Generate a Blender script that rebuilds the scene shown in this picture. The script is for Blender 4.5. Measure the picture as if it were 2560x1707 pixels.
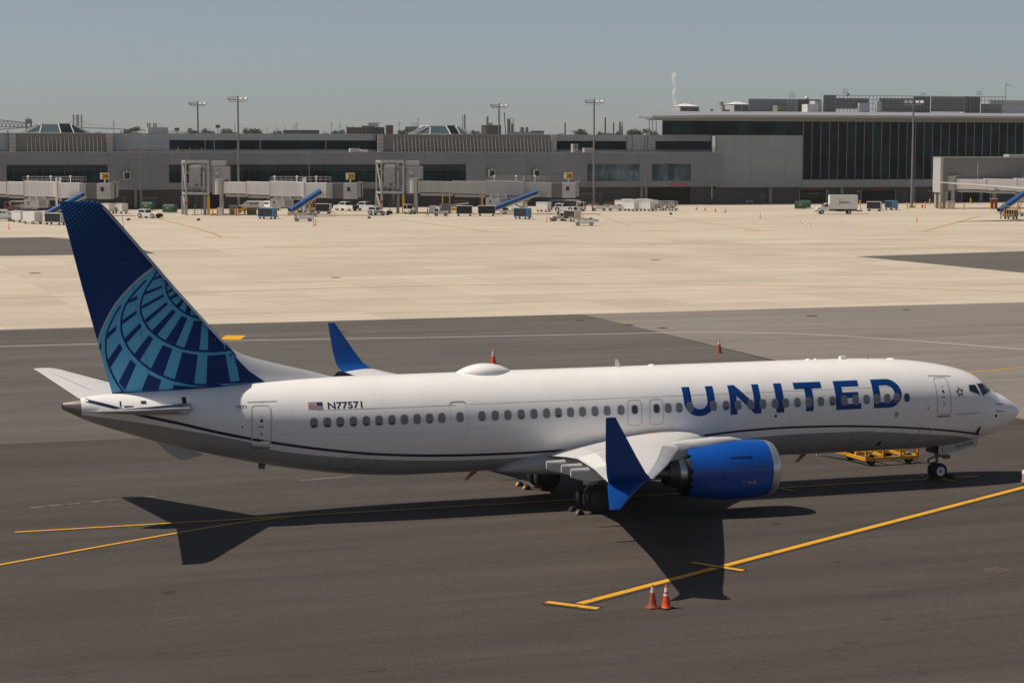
import bpy, bmesh, math, random
from mathutils import Vector, Matrix, geometry as mgeo
for o in list(bpy.data.objects): bpy.data.objects.remove(o)
R = math.radians
scene = bpy.context.scene
COL = scene.collection
rnd = random.Random(7)

# ------------------------------------------------------------------ camera, sky, sun
# Ground frame: X runs along the parked airliner towards its nose, Y away from the camera, Z up, metres.
PSI = 0.3334
cam_d = bpy.data.cameras.new('camera'); cam = bpy.data.objects.new('camera', cam_d); COL.objects.link(cam)
cam_d.sensor_width = 36.0; cam_d.lens = 36.0*5175.3/2560.0; cam_d.clip_start = 1.0; cam_d.clip_end = 30000.0
pitch = math.atan((853.5-354.06)/5175.3); roll = 0.0021
fw = Vector((math.sin(PSI)*math.cos(pitch), math.cos(PSI)*math.cos(pitch), -math.sin(pitch)))
rt0 = Vector((math.cos(PSI), -math.sin(PSI), 0)); up0 = rt0.cross(fw)
rt = rt0*math.cos(roll)+up0*math.sin(roll); up = up0*math.cos(roll)-rt0*math.sin(roll)
mw = Matrix((( rt.x, up.x, -fw.x, 0), (rt.y, up.y, -fw.y, 0), (rt.z, up.z, -fw.z, 14.512), (0, 0, 0, 1)))
cam.matrix_world = mw
scene.camera = cam

SUNV = Vector((-0.6156, 0.175, 1.0)).normalized()      # towards the sun
elev = math.asin(SUNV.z)
world = bpy.data.worlds.new('World'); scene.world = world; world.use_nodes = True
wn = world.node_tree; bg = wn.nodes['Background']
sky = wn.nodes.new('ShaderNodeTexSky'); sky.sky_type = 'NISHITA'; sky.sun_disc = False
sky.sun_elevation = elev; sky.sun_rotation = math.atan2(SUNV.x, SUNV.y)
sky.altitude = 0; sky.air_density = 0.6; sky.dust_density = 0.6; sky.ozone_density = 1.0
hs = wn.nodes.new('ShaderNodeHueSaturation'); hs.inputs['Saturation'].default_value = 0.66      # milky summer air
wn.links.new(sky.outputs[0], hs.inputs['Color']); wn.links.new(hs.outputs[0], bg.inputs[0]); bg.inputs[1].default_value = 0.059
sun_d = bpy.data.lights.new('sun', 'SUN'); sun = bpy.data.objects.new('sun', sun_d); COL.objects.link(sun)
sun_d.energy = 3.8; sun_d.angle = R(0.53); sun_d.color = (1.0, 0.895, 0.77)
sun.rotation_euler = SUNV.to_track_quat('Z', 'Y').to_euler(); sun.location = (0, 0, 200)
scene.view_settings.view_transform = 'Standard'; scene.view_settings.look = 'None'
scene.view_settings.exposure = 0.22; scene.view_settings.gamma = 1.0; scene.view_settings.use_curve_mapping = False
scene.render.engine = 'CYCLES'
scene.cycles.max_bounces = 6; scene.cycles.volume_bounces = 3

# ------------------------------------------------------------------ materials
MATS = {}
def mat(name, col, rough=0.6, metal=0.0, var=0.0, vscale=1.0, stretch=(1, 1, 1), bump=0.0, bscale=40.0, spec=0.5, coat=0.0, rand=0.0, emit=0.0, detail=4.0):
    """procedural principled material: base colour varied by noise, fine bump, per-object tint"""
    if name in MATS: return MATS[name]
    m = bpy.data.materials.new(name); m.use_nodes = True; nt = m.node_tree; b = nt.nodes['Principled BSDF']
    b.inputs['Base Color'].default_value = (*col, 1); b.inputs['Roughness'].default_value = rough
    b.inputs['Metallic'].default_value = metal; b.inputs['Specular IOR Level'].default_value = spec
    if coat: b.inputs['Coat Weight'].default_value = coat; b.inputs['Coat Roughness'].default_value = 0.08
    L = nt.links.new
    src = None
    if var or bump or rand:
        tc = nt.nodes.new('ShaderNodeTexCoord'); mp = nt.nodes.new('ShaderNodeMapping'); L(tc.outputs['Object'], mp.inputs[0])
        mp.inputs['Scale'].default_value = stretch
    if var:
        n = nt.nodes.new('ShaderNodeTexNoise'); n.inputs['Scale'].default_value = vscale; n.inputs['Detail'].default_value = detail; n.inputs['Roughness'].default_value = 0.62
        L(mp.outputs[0], n.inputs['Vector'])
        mr = nt.nodes.new('ShaderNodeMapRange'); mr.inputs[1].default_value = 0.3; mr.inputs[2].default_value = 0.7
        mr.inputs[3].default_value = 1-var; mr.inputs[4].default_value = 1+var; L(n.outputs[0], mr.inputs[0]); src = mr.outputs[0]
    if rand:
        oi = nt.nodes.new('ShaderNodeObjectInfo'); mr2 = nt.nodes.new('ShaderNodeMapRange'); L(oi.outputs['Random'], mr2.inputs[0])
        mr2.inputs[3].default_value = 1-rand; mr2.inputs[4].default_value = 1+rand
        if src is None: src = mr2.outputs[0]
        else:
            mu = nt.nodes.new('ShaderNodeMath'); mu.operation = 'MULTIPLY'; L(src, mu.inputs[0]); L(mr2.outputs[0], mu.inputs[1]); src = mu.outputs[0]
    if src is not None:
        vm = nt.nodes.new('ShaderNodeVectorMath'); vm.operation = 'SCALE'; vm.inputs[0].default_value = col; L(src, vm.inputs['Scale']); L(vm.outputs[0], b.inputs['Base Color'])
    if bump:
        n2 = nt.nodes.new('ShaderNodeTexNoise'); n2.inputs['Scale'].default_value = bscale; n2.inputs['Detail'].default_value = 3
        L(mp.outputs[0], n2.inputs['Vector']); bp = nt.nodes.new('ShaderNodeBump'); bp.inputs['Strength'].default_value = bump; bp.inputs['Distance'].default_value = 0.02
        L(n2.outputs[0], bp.inputs['Height']); L(bp.outputs[0], b.inputs['Normal'])
    if emit:
        b.inputs['Emission Color'].default_value = (*col, 1); b.inputs['Emission Strength'].default_value = emit
    MATS[name] = m; return m

def pavement(name, col, col2, joints=0.0, streak=0.25, rand=0.0, grain=0.12, spots=0.0):
    """asphalt or concrete: broad patches, long wheel streaks along X, fine grain and dark spots"""
    m = bpy.data.materials.new(name); m.use_nodes = True; nt = m.node_tree; b = nt.nodes['Principled BSDF']; L = nt.links.new
    b.inputs['Roughness'].default_value = 0.8; b.inputs['Specular IOR Level'].default_value = 0.18
    g = nt.nodes.new('ShaderNodeNewGeometry')
    def noise(scale, sc=(1, 1, 1), detail=4, rough=0.6, rot=0):
        mp = nt.nodes.new('ShaderNodeMapping'); mp.inputs['Scale'].default_value = sc; mp.inputs['Rotation'].default_value = (0, 0, rot); L(g.outputs['Position'], mp.inputs[0])
        n = nt.nodes.new('ShaderNodeTexNoise'); n.inputs['Scale'].default_value = scale; n.inputs['Detail'].default_value = detail; n.inputs['Roughness'].default_value = rough
        L(mp.outputs[0], n.inputs['Vector']); return n.outputs[0]
    def rng(s, a, b_, lo=0.3, hi=0.7):
        r = nt.nodes.new('ShaderNodeMapRange'); r.inputs[1].default_value = lo; r.inputs[2].default_value = hi; r.inputs[3].default_value = a; r.inputs[4].default_value = b_; L(s, r.inputs[0]); return r.outputs[0]
    def mul(a, b_):
        k = nt.nodes.new('ShaderNodeMath'); k.operation = 'MULTIPLY'; L(a, k.inputs[0]); L(b_, k.inputs[1]); return k.outputs[0]
    mix = nt.nodes.new('ShaderNodeMix'); mix.data_type = 'RGBA'; mix.inputs[6].default_value = (*col, 1); mix.inputs[7].default_value = (*col2, 1)
    L(rng(noise(0.05, (0.5, 1, 1)), 0, 1, 0.35, 0.65), mix.inputs[0])
    v = rng(noise(0.5, (0.09, 1.0, 1), 6, 0.7), 1-streak, 1+streak)
    v = mul(v, rng(noise(0.16, (0.10, 1.6, 1), 5, 0.65, 0.22), 1-streak*0.7, 1+streak*0.5))
    v = mul(v, rng(noise(9.0, (1, 1, 1), 3, 0.8), 1-grain, 1+grain))
    v = mul(v, rng(noise(60.0, (1, 1, 1), 2, 0.8), 1-grain, 1+grain))
    if joints:
        sx = nt.nodes.new('ShaderNodeSeparateXYZ'); L(g.outputs['Position'], sx.inputs[0])
        wob = nt.nodes.new('ShaderNodeMath'); wob.operation = 'MULTIPLY_ADD'; L(noise(0.35, (1, 0.2, 1), 3), wob.inputs[0]); wob.inputs[1].default_value = 0.5; L(sx.outputs[1], wob.inputs[2])
        pp = nt.nodes.new('ShaderNodeMath'); pp.operation = 'PINGPONG'; L(wob.outputs[0], pp.inputs[0]); pp.inputs[1].default_value = 2.1
        v = mul(v, rng(pp.outputs[0], 1-joints, 1.0, 0.0, 0.09))
        # sealed cracks
        mpv = nt.nodes.new('ShaderNodeMapping'); mpv.inputs['Scale'].default_value = (0.10, 0.16, 1); L(g.outputs['Position'], mpv.inputs[0])
        wv = nt.nodes.new('ShaderNodeVectorMath'); wv.operation = 'ADD'; L(mpv.outputs[0], wv.inputs[0]); nz = nt.nodes.new('ShaderNodeTexNoise'); nz.inputs['Scale'].default_value = 0.5; nz.inputs['Detail'].default_value = 5; L(g.outputs['Position'], nz.inputs['Vector']); sc_ = nt.nodes.new('ShaderNodeVectorMath'); sc_.operation = 'SCALE'; sc_.inputs['Scale'].default_value = 0.35; L(nz.outputs['Color'], sc_.inputs[0]); L(sc_.outputs[0], wv.inputs[1])
        vo = nt.nodes.new('ShaderNodeTexVoronoi'); vo.feature = 'DISTANCE_TO_EDGE'; vo.inputs['Scale'].default_value = 0.55; L(wv.outputs[0], vo.inputs['Vector'])
        v = mul(v, rng(vo.outputs['Distance'], 1-joints*0.8, 1.0, 0.0, 0.006))
        # small oil drips and pale scuffs
        v = mul(v, rng(noise(1.3, (0.6, 1, 1), 2, 0.4), 1.0, 0.62, 0.71, 0.77)); v = mul(v, rng(noise(1.9, (0.12, 1.5, 1), 3, 0.5, -0.3), 1.0, 1.28, 0.66, 0.76))
    if spots:
        v = mul(v, rng(noise(0.35, (0.25, 1, 1), 3, 0.5), 1.0, 1-spots, 0.66, 0.74))
    if rand:
        oi = nt.nodes.new('ShaderNodeObjectInfo'); v = mul(v, rng(oi.outputs['Random'], 1-rand, 1+rand, 0, 1))
    vm = nt.nodes.new('ShaderNodeVectorMath'); vm.operation = 'SCALE'; L(mix.outputs[2], vm.inputs[0]); L(v, vm.inputs['Scale']); L(vm.outputs[0], b.inputs['Base Color'])
    bp = nt.nodes.new('ShaderNodeBump'); bp.inputs['Strength'].default_value = 0.35; bp.inputs['Distance'].default_value = 0.01; L(noise(35.0, (1, 1, 1), 3), bp.inputs['Height']); L(bp.outputs[0], b.inputs['Normal'])
    MATS[name] = m; return m

ASPHALT = pavement('asphalt', (0.077, 0.0655, 0.058), (0.064, 0.055, 0.049), streak=0.20, grain=0.34, spots=0.2, joints=0.22)
ASPHALT_SHEEN = pavement('asphalt_sheen', (0.118, 0.107, 0.096), (0.101, 0.092, 0.083), streak=0.18, grain=0.25, spots=0.15, joints=0.2)  # same asphalt made paler: grazing-angle sheen put into the colour
ASPHALT_OLD = pavement('asphalt_old', (0.218, 0.196, 0.170), (0.189, 0.170, 0.149), streak=0.16, grain=0.15, joints=0.15)
ASPHALT_DARK = pavement('asphalt_dark', (0.125, 0.115, 0.102), (0.108, 0.099, 0.088), streak=0.12, grain=0.15)
CONCRETE = pavement('concrete', (0.515, 0.447, 0.355), (0.452, 0.393, 0.312), streak=0.12, rand=0.075, grain=0.05, spots=0.16)
JOINT = mat('joint', (0.13, 0.11, 0.09), 0.95, var=0.2, vscale=0.5)
def worn(name, col, under, amt, scale=3.0):
    """road paint chipped through to the surface below"""
    m = bpy.data.materials.new(name); m.use_nodes = True; nt = m.node_tree; b = nt.nodes['Principled BSDF']; L = nt.links.new; b.inputs['Roughness'].default_value = 0.75; b.inputs['Specular IOR Level'].default_value = 0.3
    g = nt.nodes.new('ShaderNodeNewGeometry'); fac = None
    for sc, lo, hi, w in ((scale, 0.62-amt*0.3, 0.70-amt*0.3, 1.0), (scale*9, 0.60-amt*0.2, 0.72-amt*0.2, 0.7), (scale*0.12, 0.45, 0.75, 0.45*amt+0.1)):
        n = nt.nodes.new('ShaderNodeTexNoise'); n.inputs['Scale'].default_value = sc; n.inputs['Detail'].default_value = 6; n.inputs['Roughness'].default_value = 0.7; L(g.outputs['Position'], n.inputs['Vector'])
        q = nt.nodes.new('ShaderNodeMapRange'); q.inputs[1].default_value = lo; q.inputs[2].default_value = hi; q.inputs[4].default_value = w; L(n.outputs[0], q.inputs[0])
        if fac is None: fac = q.outputs[0]
        else:
            k = nt.nodes.new('ShaderNodeMath'); k.operation = 'MAXIMUM'; L(fac, k.inputs[0]); L(q.outputs[0], k.inputs[1]); fac = k.outputs[0]
    mix = nt.nodes.new('ShaderNodeMix'); mix.data_type = 'RGBA'; mix.inputs[6].default_value = (*col, 1); mix.inputs[7].default_value = (*under, 1); L(fac, mix.inputs[0]); L(mix.outputs[2], b.inputs['Base Color'])
    MATS[name] = m; return m
YELLOW = worn('paint_yellow', (0.70, 0.345, 0.014), (0.16, 0.10, 0.045), 0.15)
YELLOW_OLD = worn('paint_yellow_old', (0.44, 0.26, 0.06), (0.42, 0.34, 0.24), 0.25, 1.0)
WHITE_LINE = worn('paint_white', (0.62, 0.60, 0.56), (0.16, 0.15, 0.13), 0.05, 1.5)
WHITE_FADED = worn('paint_white_faded', (0.20, 0.185, 0.165), (0.08, 0.07, 0.06), 0.5, 2.0)
BLACK_LINE = mat('paint_black', (0.030, 0.028, 0.027), 0.85, var=0.25, vscale=2.0)
SKIN = mat('aircraft_white', (0.86, 0.845, 0.83), 0.32, var=0.03, vscale=0.9, coat=0.3, bump=0.10, bscale=1.1)
BELLY = mat('aircraft_grey', (0.33, 0.335, 0.34), 0.38, var=0.12, vscale=1.2, stretch=(0.25, 1, 1), coat=0.15, bump=0.10, bscale=1.1)
NAVY = mat('aircraft_navy', (0.006, 0.014, 0.060), 0.35, coat=0.3)
ROYAL = mat('aircraft_royal_blue', (0.001, 0.058, 0.27), 0.33, coat=0.12, var=0.03, vscale=1)
LETTER = mat('lettering_blue', (0.0005, 0.045, 0.21), 0.4, spec=0.3)
LETTER_DARK = mat('lettering_navy', (0.010, 0.017, 0.055), 0.4)
SKYBLUE = mat('globe_light_blue', (0.095, 0.38, 0.61), 0.45, spec=0.25)
GLOBENAVY = mat('globe_navy', (0.002, 0.028, 0.145), 0.45, spec=0.2)
LTGREY = mat('light_grey_paint', (0.48, 0.48, 0.48), 0.45)
MIDGREY = mat('mid_grey_paint', (0.27, 0.27, 0.27), 0.5, var=0.05, vscale=2)
FAINT = mat('panel_seam', (0.50, 0.50, 0.50), 0.5)
METAL = mat('bare_metal', (0.55, 0.54, 0.53), 0.28, metal=1.0, var=0.06, vscale=3)
DKMETAL = mat('dark_metal', (0.13, 0.12, 0.115), 0.45, metal=0.8, var=0.1, vscale=4)
RUBBER = mat('rubber', (0.018, 0.018, 0.019), 0.85, var=0.2, vscale=5)
BLACK = mat('black', (0.012, 0.012, 0.013), 0.6)
GLASS_DK = mat('cockpit_glass', (0.012, 0.020, 0.022), 0.06, spec=0.6)
PANE = mat('cabin_pane', (0.20, 0.21, 0.22), 0.22, var=0.05, vscale=3)
PANE_DK = mat('cabin_pane_dark', (0.035, 0.048, 0.062), 0.15)
RED = mat('red_paint', (0.45, 0.03, 0.03), 0.5)
CONE_OR = mat('cone_orange', (0.72, 0.075, 0.016), 0.55, var=0.12, vscale=6)
CONE_OLD = mat('cone_orange_dirty', (0.33, 0.07, 0.025), 0.7, var=0.3, vscale=6)
WHITE = mat('white_paint', (0.68, 0.68, 0.66), 0.5, var=0.06, vscale=1.5)
WHITE_DIRTY = mat('white_paint_dirty', (0.55, 0.54, 0.51), 0.6, var=0.14, vscale=1.2)
BOLLARD = mat('safety_yellow', (0.62, 0.31, 0.012), 0.5, var=0.1, vscale=3)
CARTBLUE = mat('cart_blue', (0.07, 0.27, 0.48), 0.5, var=0.08, vscale=2)
TARPBLUE = mat('canopy_blue', (0.004, 0.070, 0.24), 0.6, var=0.15, vscale=1.5)
DUMPGREEN = mat('dumpster_green', (0.008, 0.085, 0.030), 0.5, var=0.15, vscale=2)
PANEL = mat('facade_panel', (0.188, 0.200, 0.225), 0.5, var=0.03, vscale=0.6, rand=0.045)
PANEL_D = mat('facade_panel_upper', (0.310, 0.335, 0.360), 0.5, var=0.03, vscale=0.6, rand=0.04)
BRICK = mat('dark_brick', (0.125, 0.118, 0.118), 0.85, var=0.18, vscale=2.2, stretch=(0.6, 1, 3))
CONC_COL = mat('column_concrete', (0.37, 0.36, 0.34), 0.8, var=0.08, vscale=1)
LOUVER = mat('louvre_metal', (0.235, 0.215, 0.20), 0.6, var=0.06, vscale=2, rand=0.03)
STEEL = mat('galvanised_steel', (0.42, 0.42, 0.41), 0.5, metal=0.2, var=0.08, vscale=1.5)
STEEL_D = mat('steel_dark', (0.15, 0.15, 0.15), 0.6, var=0.1, vscale=2)
BRIDGE_W = mat('bridge_white', (0.86, 0.83, 0.82), 0.55, var=0.06, vscale=0.7, stretch=(3, 3, 0.3))
CORR = mat('corrugated_grey', (0.44, 0.435, 0.425), 0.55, var=0.05, vscale=1)
DARKHOLE = mat('dark_interior', (0.018, 0.019, 0.021), 0.9)
ROOFM = mat('roof_metal', (0.27, 0.275, 0.30), 0.5, var=0.05, vscale=0.4)
SOFFIT = mat('roof_fascia', (0.38, 0.375, 0.355), 0.55)
BRICKRED = mat('brick_red', (0.22, 0.085, 0.06), 0.85, var=0.15, vscale=0.3)
BEIGE = mat('beige_wall', (0.36, 0.30, 0.22), 0.85, var=0.1, vscale=0.2)
DKBLDG = mat('dark_wall', (0.05, 0.05, 0.055), 0.8)
FARSTEEL = mat('far_steel', (0.10, 0.105, 0.115), 0.7)
FARCONC = mat('far_concrete', (0.27, 0.26, 0.25), 0.8)
LEAF = mat('leaves', (0.050, 0.075, 0.028), 0.8, rand=0.25)
BARK = mat('bark', (0.09, 0.07, 0.05), 0.9)
HIVIS = mat('hi_vis', (0.55, 0.75, 0.03), 0.7)
CLOTH_D = mat('dark_cloth', (0.02, 0.022, 0.03), 0.85)
SKINP = mat('skin', (0.30, 0.17, 0.11), 0.6)
GRASSM = mat('grass_far', (0.07, 0.085, 0.035), 0.95, var=0.3, vscale=0.02)
SIGNYEL = mat('sign_yellow', (0.70, 0.36, 0.01), 0.5)

def facade_glass(name, col, wav=0.05):
    m = bpy.data.materials.new(name); m.use_nodes = True; nt = m.node_tree; b = nt.nodes['Principled BSDF']; L = nt.links.new
    b.inputs['Roughness'].default_value = 0.07; b.inputs['IOR'].default_value = 1.2
    tc = nt.nodes.new('ShaderNodeTexCoord'); oi = nt.nodes.new('ShaderNodeObjectInfo')
    n = nt.nodes.new('ShaderNodeTexNoise'); n.inputs['Scale'].default_value = 0.55; n.inputs['Detail'].default_value = 2
    ad = nt.nodes.new('ShaderNodeVectorMath'); ad.operation = 'ADD'; g = nt.nodes.new('ShaderNodeNewGeometry')
    L(g.outputs['Position'], ad.inputs[0]); L(oi.outputs['Random'], ad.inputs[1]); L(ad.outputs[0], n.inputs['Vector'])
    bp = nt.nodes.new('ShaderNodeBump'); bp.inputs['Strength'].default_value = wav; bp.inputs['Distance'].default_value = 0.25; L(n.outputs[0], bp.inputs['Height']); L(bp.outputs[0], b.inputs['Normal'])
    mr = nt.nodes.new('ShaderNodeMapRange'); L(oi.outputs['Random'], mr.inputs[0]); mr.inputs[3].default_value = 0.6; mr.inputs[4].default_value = 1.5
    n3 = nt.nodes.new('ShaderNodeTexNoise'); n3.inputs['Scale'].default_value = 0.25; n3.inputs['Detail'].default_value = 5; L(g.outputs['Position'], n3.inputs['Vector'])
    mr3 = nt.nodes.new('ShaderNodeMapRange'); mr3.inputs[1].default_value = 0.35; mr3.inputs[2].default_value = 0.65; mr3.inputs[3].default_value = 0.35; mr3.inputs[4].default_value = 1.7; L(n3.outputs[0], mr3.inputs[0])
    mu = nt.nodes.new('ShaderNodeMath'); mu.operation = 'MULTIPLY'; L(mr.outputs[0], mu.inputs[0]); L(mr3.outputs[0], mu.inputs[1])
    vm = nt.nodes.new('ShaderNodeVectorMath'); vm.operation = 'SCALE'; vm.inputs[0].default_value = col; L(mu.outputs[0], vm.inputs['Scale']); L(vm.outputs[0], b.inputs['Base Color'])
    MATS[name] = m; return m
GLASS = facade_glass('facade_glass', (0.004, 0.017, 0.022))
GLASS_B = facade_glass('facade_glass_blue', (0.085, 0.125, 0.155))
GLASS_LIT = mat('lantern_glass_lit', (0.05, 0.075, 0.085), 0.1, spec=0.7)

def fin_material():
    """navy fin; light dots that grow towards the upper trailing corner (flat print)"""
    m = bpy.data.materials.new('fin_navy_dots'); m.use_nodes = True; nt = m.node_tree; b = nt.nodes['Principled BSDF']; L = nt.links.new
    b.inputs['Roughness'].default_value = 0.42; b.inputs['Specular IOR Level'].default_value = 0.22
    tc = nt.nodes.new('ShaderNodeTexCoord'); sp = nt.nodes.new('ShaderNodeSeparateXYZ'); L(tc.outputs['Object'], sp.inputs[0])
    def M(op, a, b_=None):
        k = nt.nodes.new('ShaderNodeMath'); k.operation = op
        for i, q in enumerate((a, b_)):
            if q is None: continue
            if isinstance(q, (int, float)): k.inputs[i].default_value = q
            else: L(q, k.inputs[i])
        return k.outputs[0]
    x, z = sp.outputs[0], sp.outputs[2]; fr = 2*math.pi/0.155
    u = M('MULTIPLY', M('ADD', x, M('MULTIPLY', z, 0.75)), fr); v = M('MULTIPLY', M('SUBTRACT', z, M('MULTIPLY', x, 0.75)), fr)
    dots = M('MULTIPLY', M('ADD', M('SINE', u), M('SINE', v)), 0.5)
    # 1 near the upper trailing corner (x=-41.3, z=12.3), 0 by mid-fin
    d = M('ADD', M('MULTIPLY', M('SUBTRACT', 12.6, z), 1.0), M('MULTIPLY', M('ADD', x, 41.5), 1.25))
    amt = M('SUBTRACT', 0.95, M('MULTIPLY', d, 0.30))
    k = nt.nodes.new('ShaderNodeMapRange'); k.inputs[1].default_value = -0.12; k.inputs[2].default_value = 0.12
    L(M('ADD', dots, M('SUBTRACT', M('MULTIPLY', amt, 1.3), 0.95)), k.inputs[0])
    mix = nt.nodes.new('ShaderNodeMix'); mix.data_type = 'RGBA'; mix.inputs[6].default_value = (0.001, 0.030, 0.150, 1); mix.inputs[7].default_value = (0.030, 0.20, 0.42, 1)
    L(k.outputs[0], mix.inputs[0]); L(mix.outputs[2], b.inputs['Base Color'])
    return m
FIN = fin_material()

# ------------------------------------------------------------------ mesh helpers
class MB:
    def __init__(s): s.v = []; s.f = []
    def add(s, vs, fs):
        k = len(s.v); s.v += [tuple(p) for p in vs]; s.f += [tuple(i+k for i in f) for f in fs]; return s
    def mm(s, x0, x1, y0, y1, z0, z1):
        return s.add([(x0, y0, z0), (x1, y0, z0), (x1, y1, z0), (x0, y1, z0), (x0, y0, z1), (x1, y0, z1), (x1, y1, z1), (x0, y1, z1)],
                     [(3, 2, 1, 0), (4, 5, 6, 7), (0, 1, 5, 4), (1, 2, 6, 5), (2, 3, 7, 6), (3, 0, 4, 7)])
    def box(s, c, d, rz=0.0):
        x, y, z = d[0]/2, d[1]/2, d[2]/2; k = len(s.v); s.mm(-x, x, -y, y, -z, z); ca, sa = math.cos(rz), math.sin(rz)
        for i in range(k, len(s.v)):
            a, b_, e = s.v[i]; s.v[i] = (a*ca-b_*sa+c[0], a*sa+b_*ca+c[1], e+c[2])
        return s
    def bar(s, p, q, w, h=None):
        """square bar from p to q"""
        h = h or w; p, q = Vector(p), Vector(q); d = (q-p).normalized(); a = Vector((0, 0, 1)) if abs(d.z) < 0.95 else Vector((1, 0, 0))
        u = d.cross(a).normalized()*w/2; v = u.cross(d).normalized()*h/2
        return s.add([p-u-v, p+u-v, p+u+v, p-u+v, q-u-v, q+u-v, q+u+v, q-u+v], [(3, 2, 1, 0), (4, 5, 6, 7), (0, 1, 5, 4), (1, 2, 6, 5), (2, 3, 7, 6), (3, 0, 4, 7)])
    def tube(s, p, q, r, r2=None, n=10, cap=True):
        r2 = r if r2 is None else r2; p, q = Vector(p), Vector(q); d = (q-p).normalized(); a = Vector((0, 0, 1)) if abs(d.z) < 0.95 else Vector((1, 0, 0))
        u = d.cross(a).normalized(); v = d.cross(u)
        vs = []
        for c, rr in ((p, r), (q, r2)):
            for i in range(n):
                t = 2*math.pi*i/n; vs.append(c+(u*math.cos(t)+v*math.sin(t))*rr)
        fs = [(i, (i+1) % n, n+(i+1) % n, n+i) for i in range(n)]
        if cap: fs += [tuple(reversed(range(n))), tuple(range(n, 2*n))]
        return s.add(vs, fs)
    def lathe(s, prof, o, axis, n=24, mod=None):
        """prof: (along, radius) pairs, closed surface of revolution about axis through o"""
        o = Vector(o); d = Vector(axis).normalized(); a = Vector((0, 0, 1)) if abs(d.z) < 0.95 else Vector((1, 0, 0)); u = d.cross(a).normalized(); v = d.cross(u)
        vs = []; m = len(prof)
        for j, (l, r) in enumerate(prof):
            for i in range(n):
                t = 2*math.pi*i/n; ll = l + (mod(j, i) if mod else 0); vs.append(o+d*ll+(u*math.cos(t)+v*math.sin(t))*r)
        fs = [(j*n+i, j*n+(i+1) % n, (j+1)*n+(i+1) % n, (j+1)*n+i) for j in range(m-1) for i in range(n)]
        return s.add(vs, fs)
    def prism(s, poly, ax, a, b):
        """extrude a 2D polygon along axis ax (0,1,2) from a to b"""
        def P(p, t): return {0: (t, p[0], p[1]), 1: (p[0], t, p[1]), 2: (p[0], p[1], t)}[ax]
        n = len(poly); vs = [P(p, a) for p in poly]+[P(p, b) for p in poly]
        return s.add(vs, [tuple(reversed(range(n))), tuple(range(n, 2*n))]+[(i, (i+1) % n, n+(i+1) % n, n+i) for i in range(n)])
    def loft(s, rings, closed=True, caps=True):
        n = len(rings[0]); k = len(s.v)
        vs = [p for r in rings for p in r]; fs = []
        for j in range(len(rings)-1):
            for i in range(n if closed else n-1): fs.append((j*n+i, j*n+(i+1) % n, (j+1)*n+(i+1) % n, (j+1)*n+i))
        if caps: fs += [tuple(reversed(range(n))), tuple(range((len(rings)-1)*n, len(rings)*n))]
        return s.add(vs, fs)
    def mesh(s, name, m, smooth=None):
        me = bpy.data.meshes.new(name); me.from_pydata(s.v, [], s.f)
        bm = bmesh.new(); bm.from_mesh(me); bmesh.ops.recalc_face_normals(bm, faces=bm.faces[:]); bm.to_mesh(me); bm.free()
        me.materials.append(m)
        if smooth is not None:
            me.polygons.foreach_set('use_smooth', [True]*len(me.polygons)); me.set_sharp_from_angle(angle=R(smooth))
        me.update(); return me
    def build(s, name, m, parent=None, smooth=None):
        return obj(name, s.mesh(name, m, smooth), parent)
def obj(name, me, parent=None, loc=None):
    o = bpy.data.objects.new(name, me); COL.objects.link(o)
    if parent: o.parent = parent
    if loc: o.location = loc
    return o
def tag(o, label=None, cat=None, group=None, kind=None):
    if label: o['label'] = label
    if cat: o['category'] = cat
    if group: o['group'] = group
    if kind: o['kind'] = kind
    return o
def thing(name, label, cat, loc=(0, 0, 0), rz=0.0, group=None):
    o = bpy.data.objects.new(name, None); COL.objects.link(o); o.location = loc; o.rotation_euler = (0, 0, rz); o.empty_display_size = 0.3
    return tag(o, label, cat, group)
KIDS = {}
def dup(root, loc, rz=None, label=None, group=None, scale=None):
    def cp(o, parent):
        c = o.copy(); COL.objects.link(c); c.parent = parent
        for ch in o.children: cp(ch, c)
        return c
    r = cp(root, None); r.location = loc
    if rz is not None: r.rotation_euler = (0, 0, rz)
    if label: r['label'] = label
    if group: r['group'] = group
    if scale: r.scale = scale
    return r
IMG = -PSI          # heading that runs left to right across the view
def struct(name, mb, m): return tag(mb.build(name, m), kind='structure')

def text_polys(txt, size, bold=0.0, space=1.0):
    """mesh triangles of a text line in a plane, origin at its lower left"""
    cu = bpy.data.curves.new('t', 'FONT'); cu.body = txt; cu.size = size; cu.offset = bold; cu.resolution_u = 4; cu.space_character = space
    o = bpy.data.objects.new('t', cu); COL.objects.link(o); dg = bpy.context.evaluated_depsgraph_get(); me = o.evaluated_get(dg).to_mesh()
    vs = [tuple(v.co) for v in me.vertices]; fs = [tuple(p.vertices) for p in me.polygons]
    o.evaluated_get(dg).to_mesh_clear(); bpy.data.objects.remove(o); bpy.data.curves.remove(cu)
    return vs, fs
def text_on(name, txt, size, m, parent, origin, right, upv, bold=0.0, center=True, fit=None):
    vs, fs = text_polys(txt, size, bold)
    x0 = min(v[0] for v in vs); x1 = max(v[0] for v in vs); k = (fit/(x1-x0)) if fit else 1.0
    o, r, u = Vector(origin), Vector(right).normalized(), Vector(upv).normalized(); cx = (x0+x1)/2 if center else x0
    mb = MB(); mb.v = [tuple(o+r*((v[0]-cx)*k)+u*v[1]) for v in vs]; mb.f = list(fs)
    return mb.build(name, m, parent)

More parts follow.
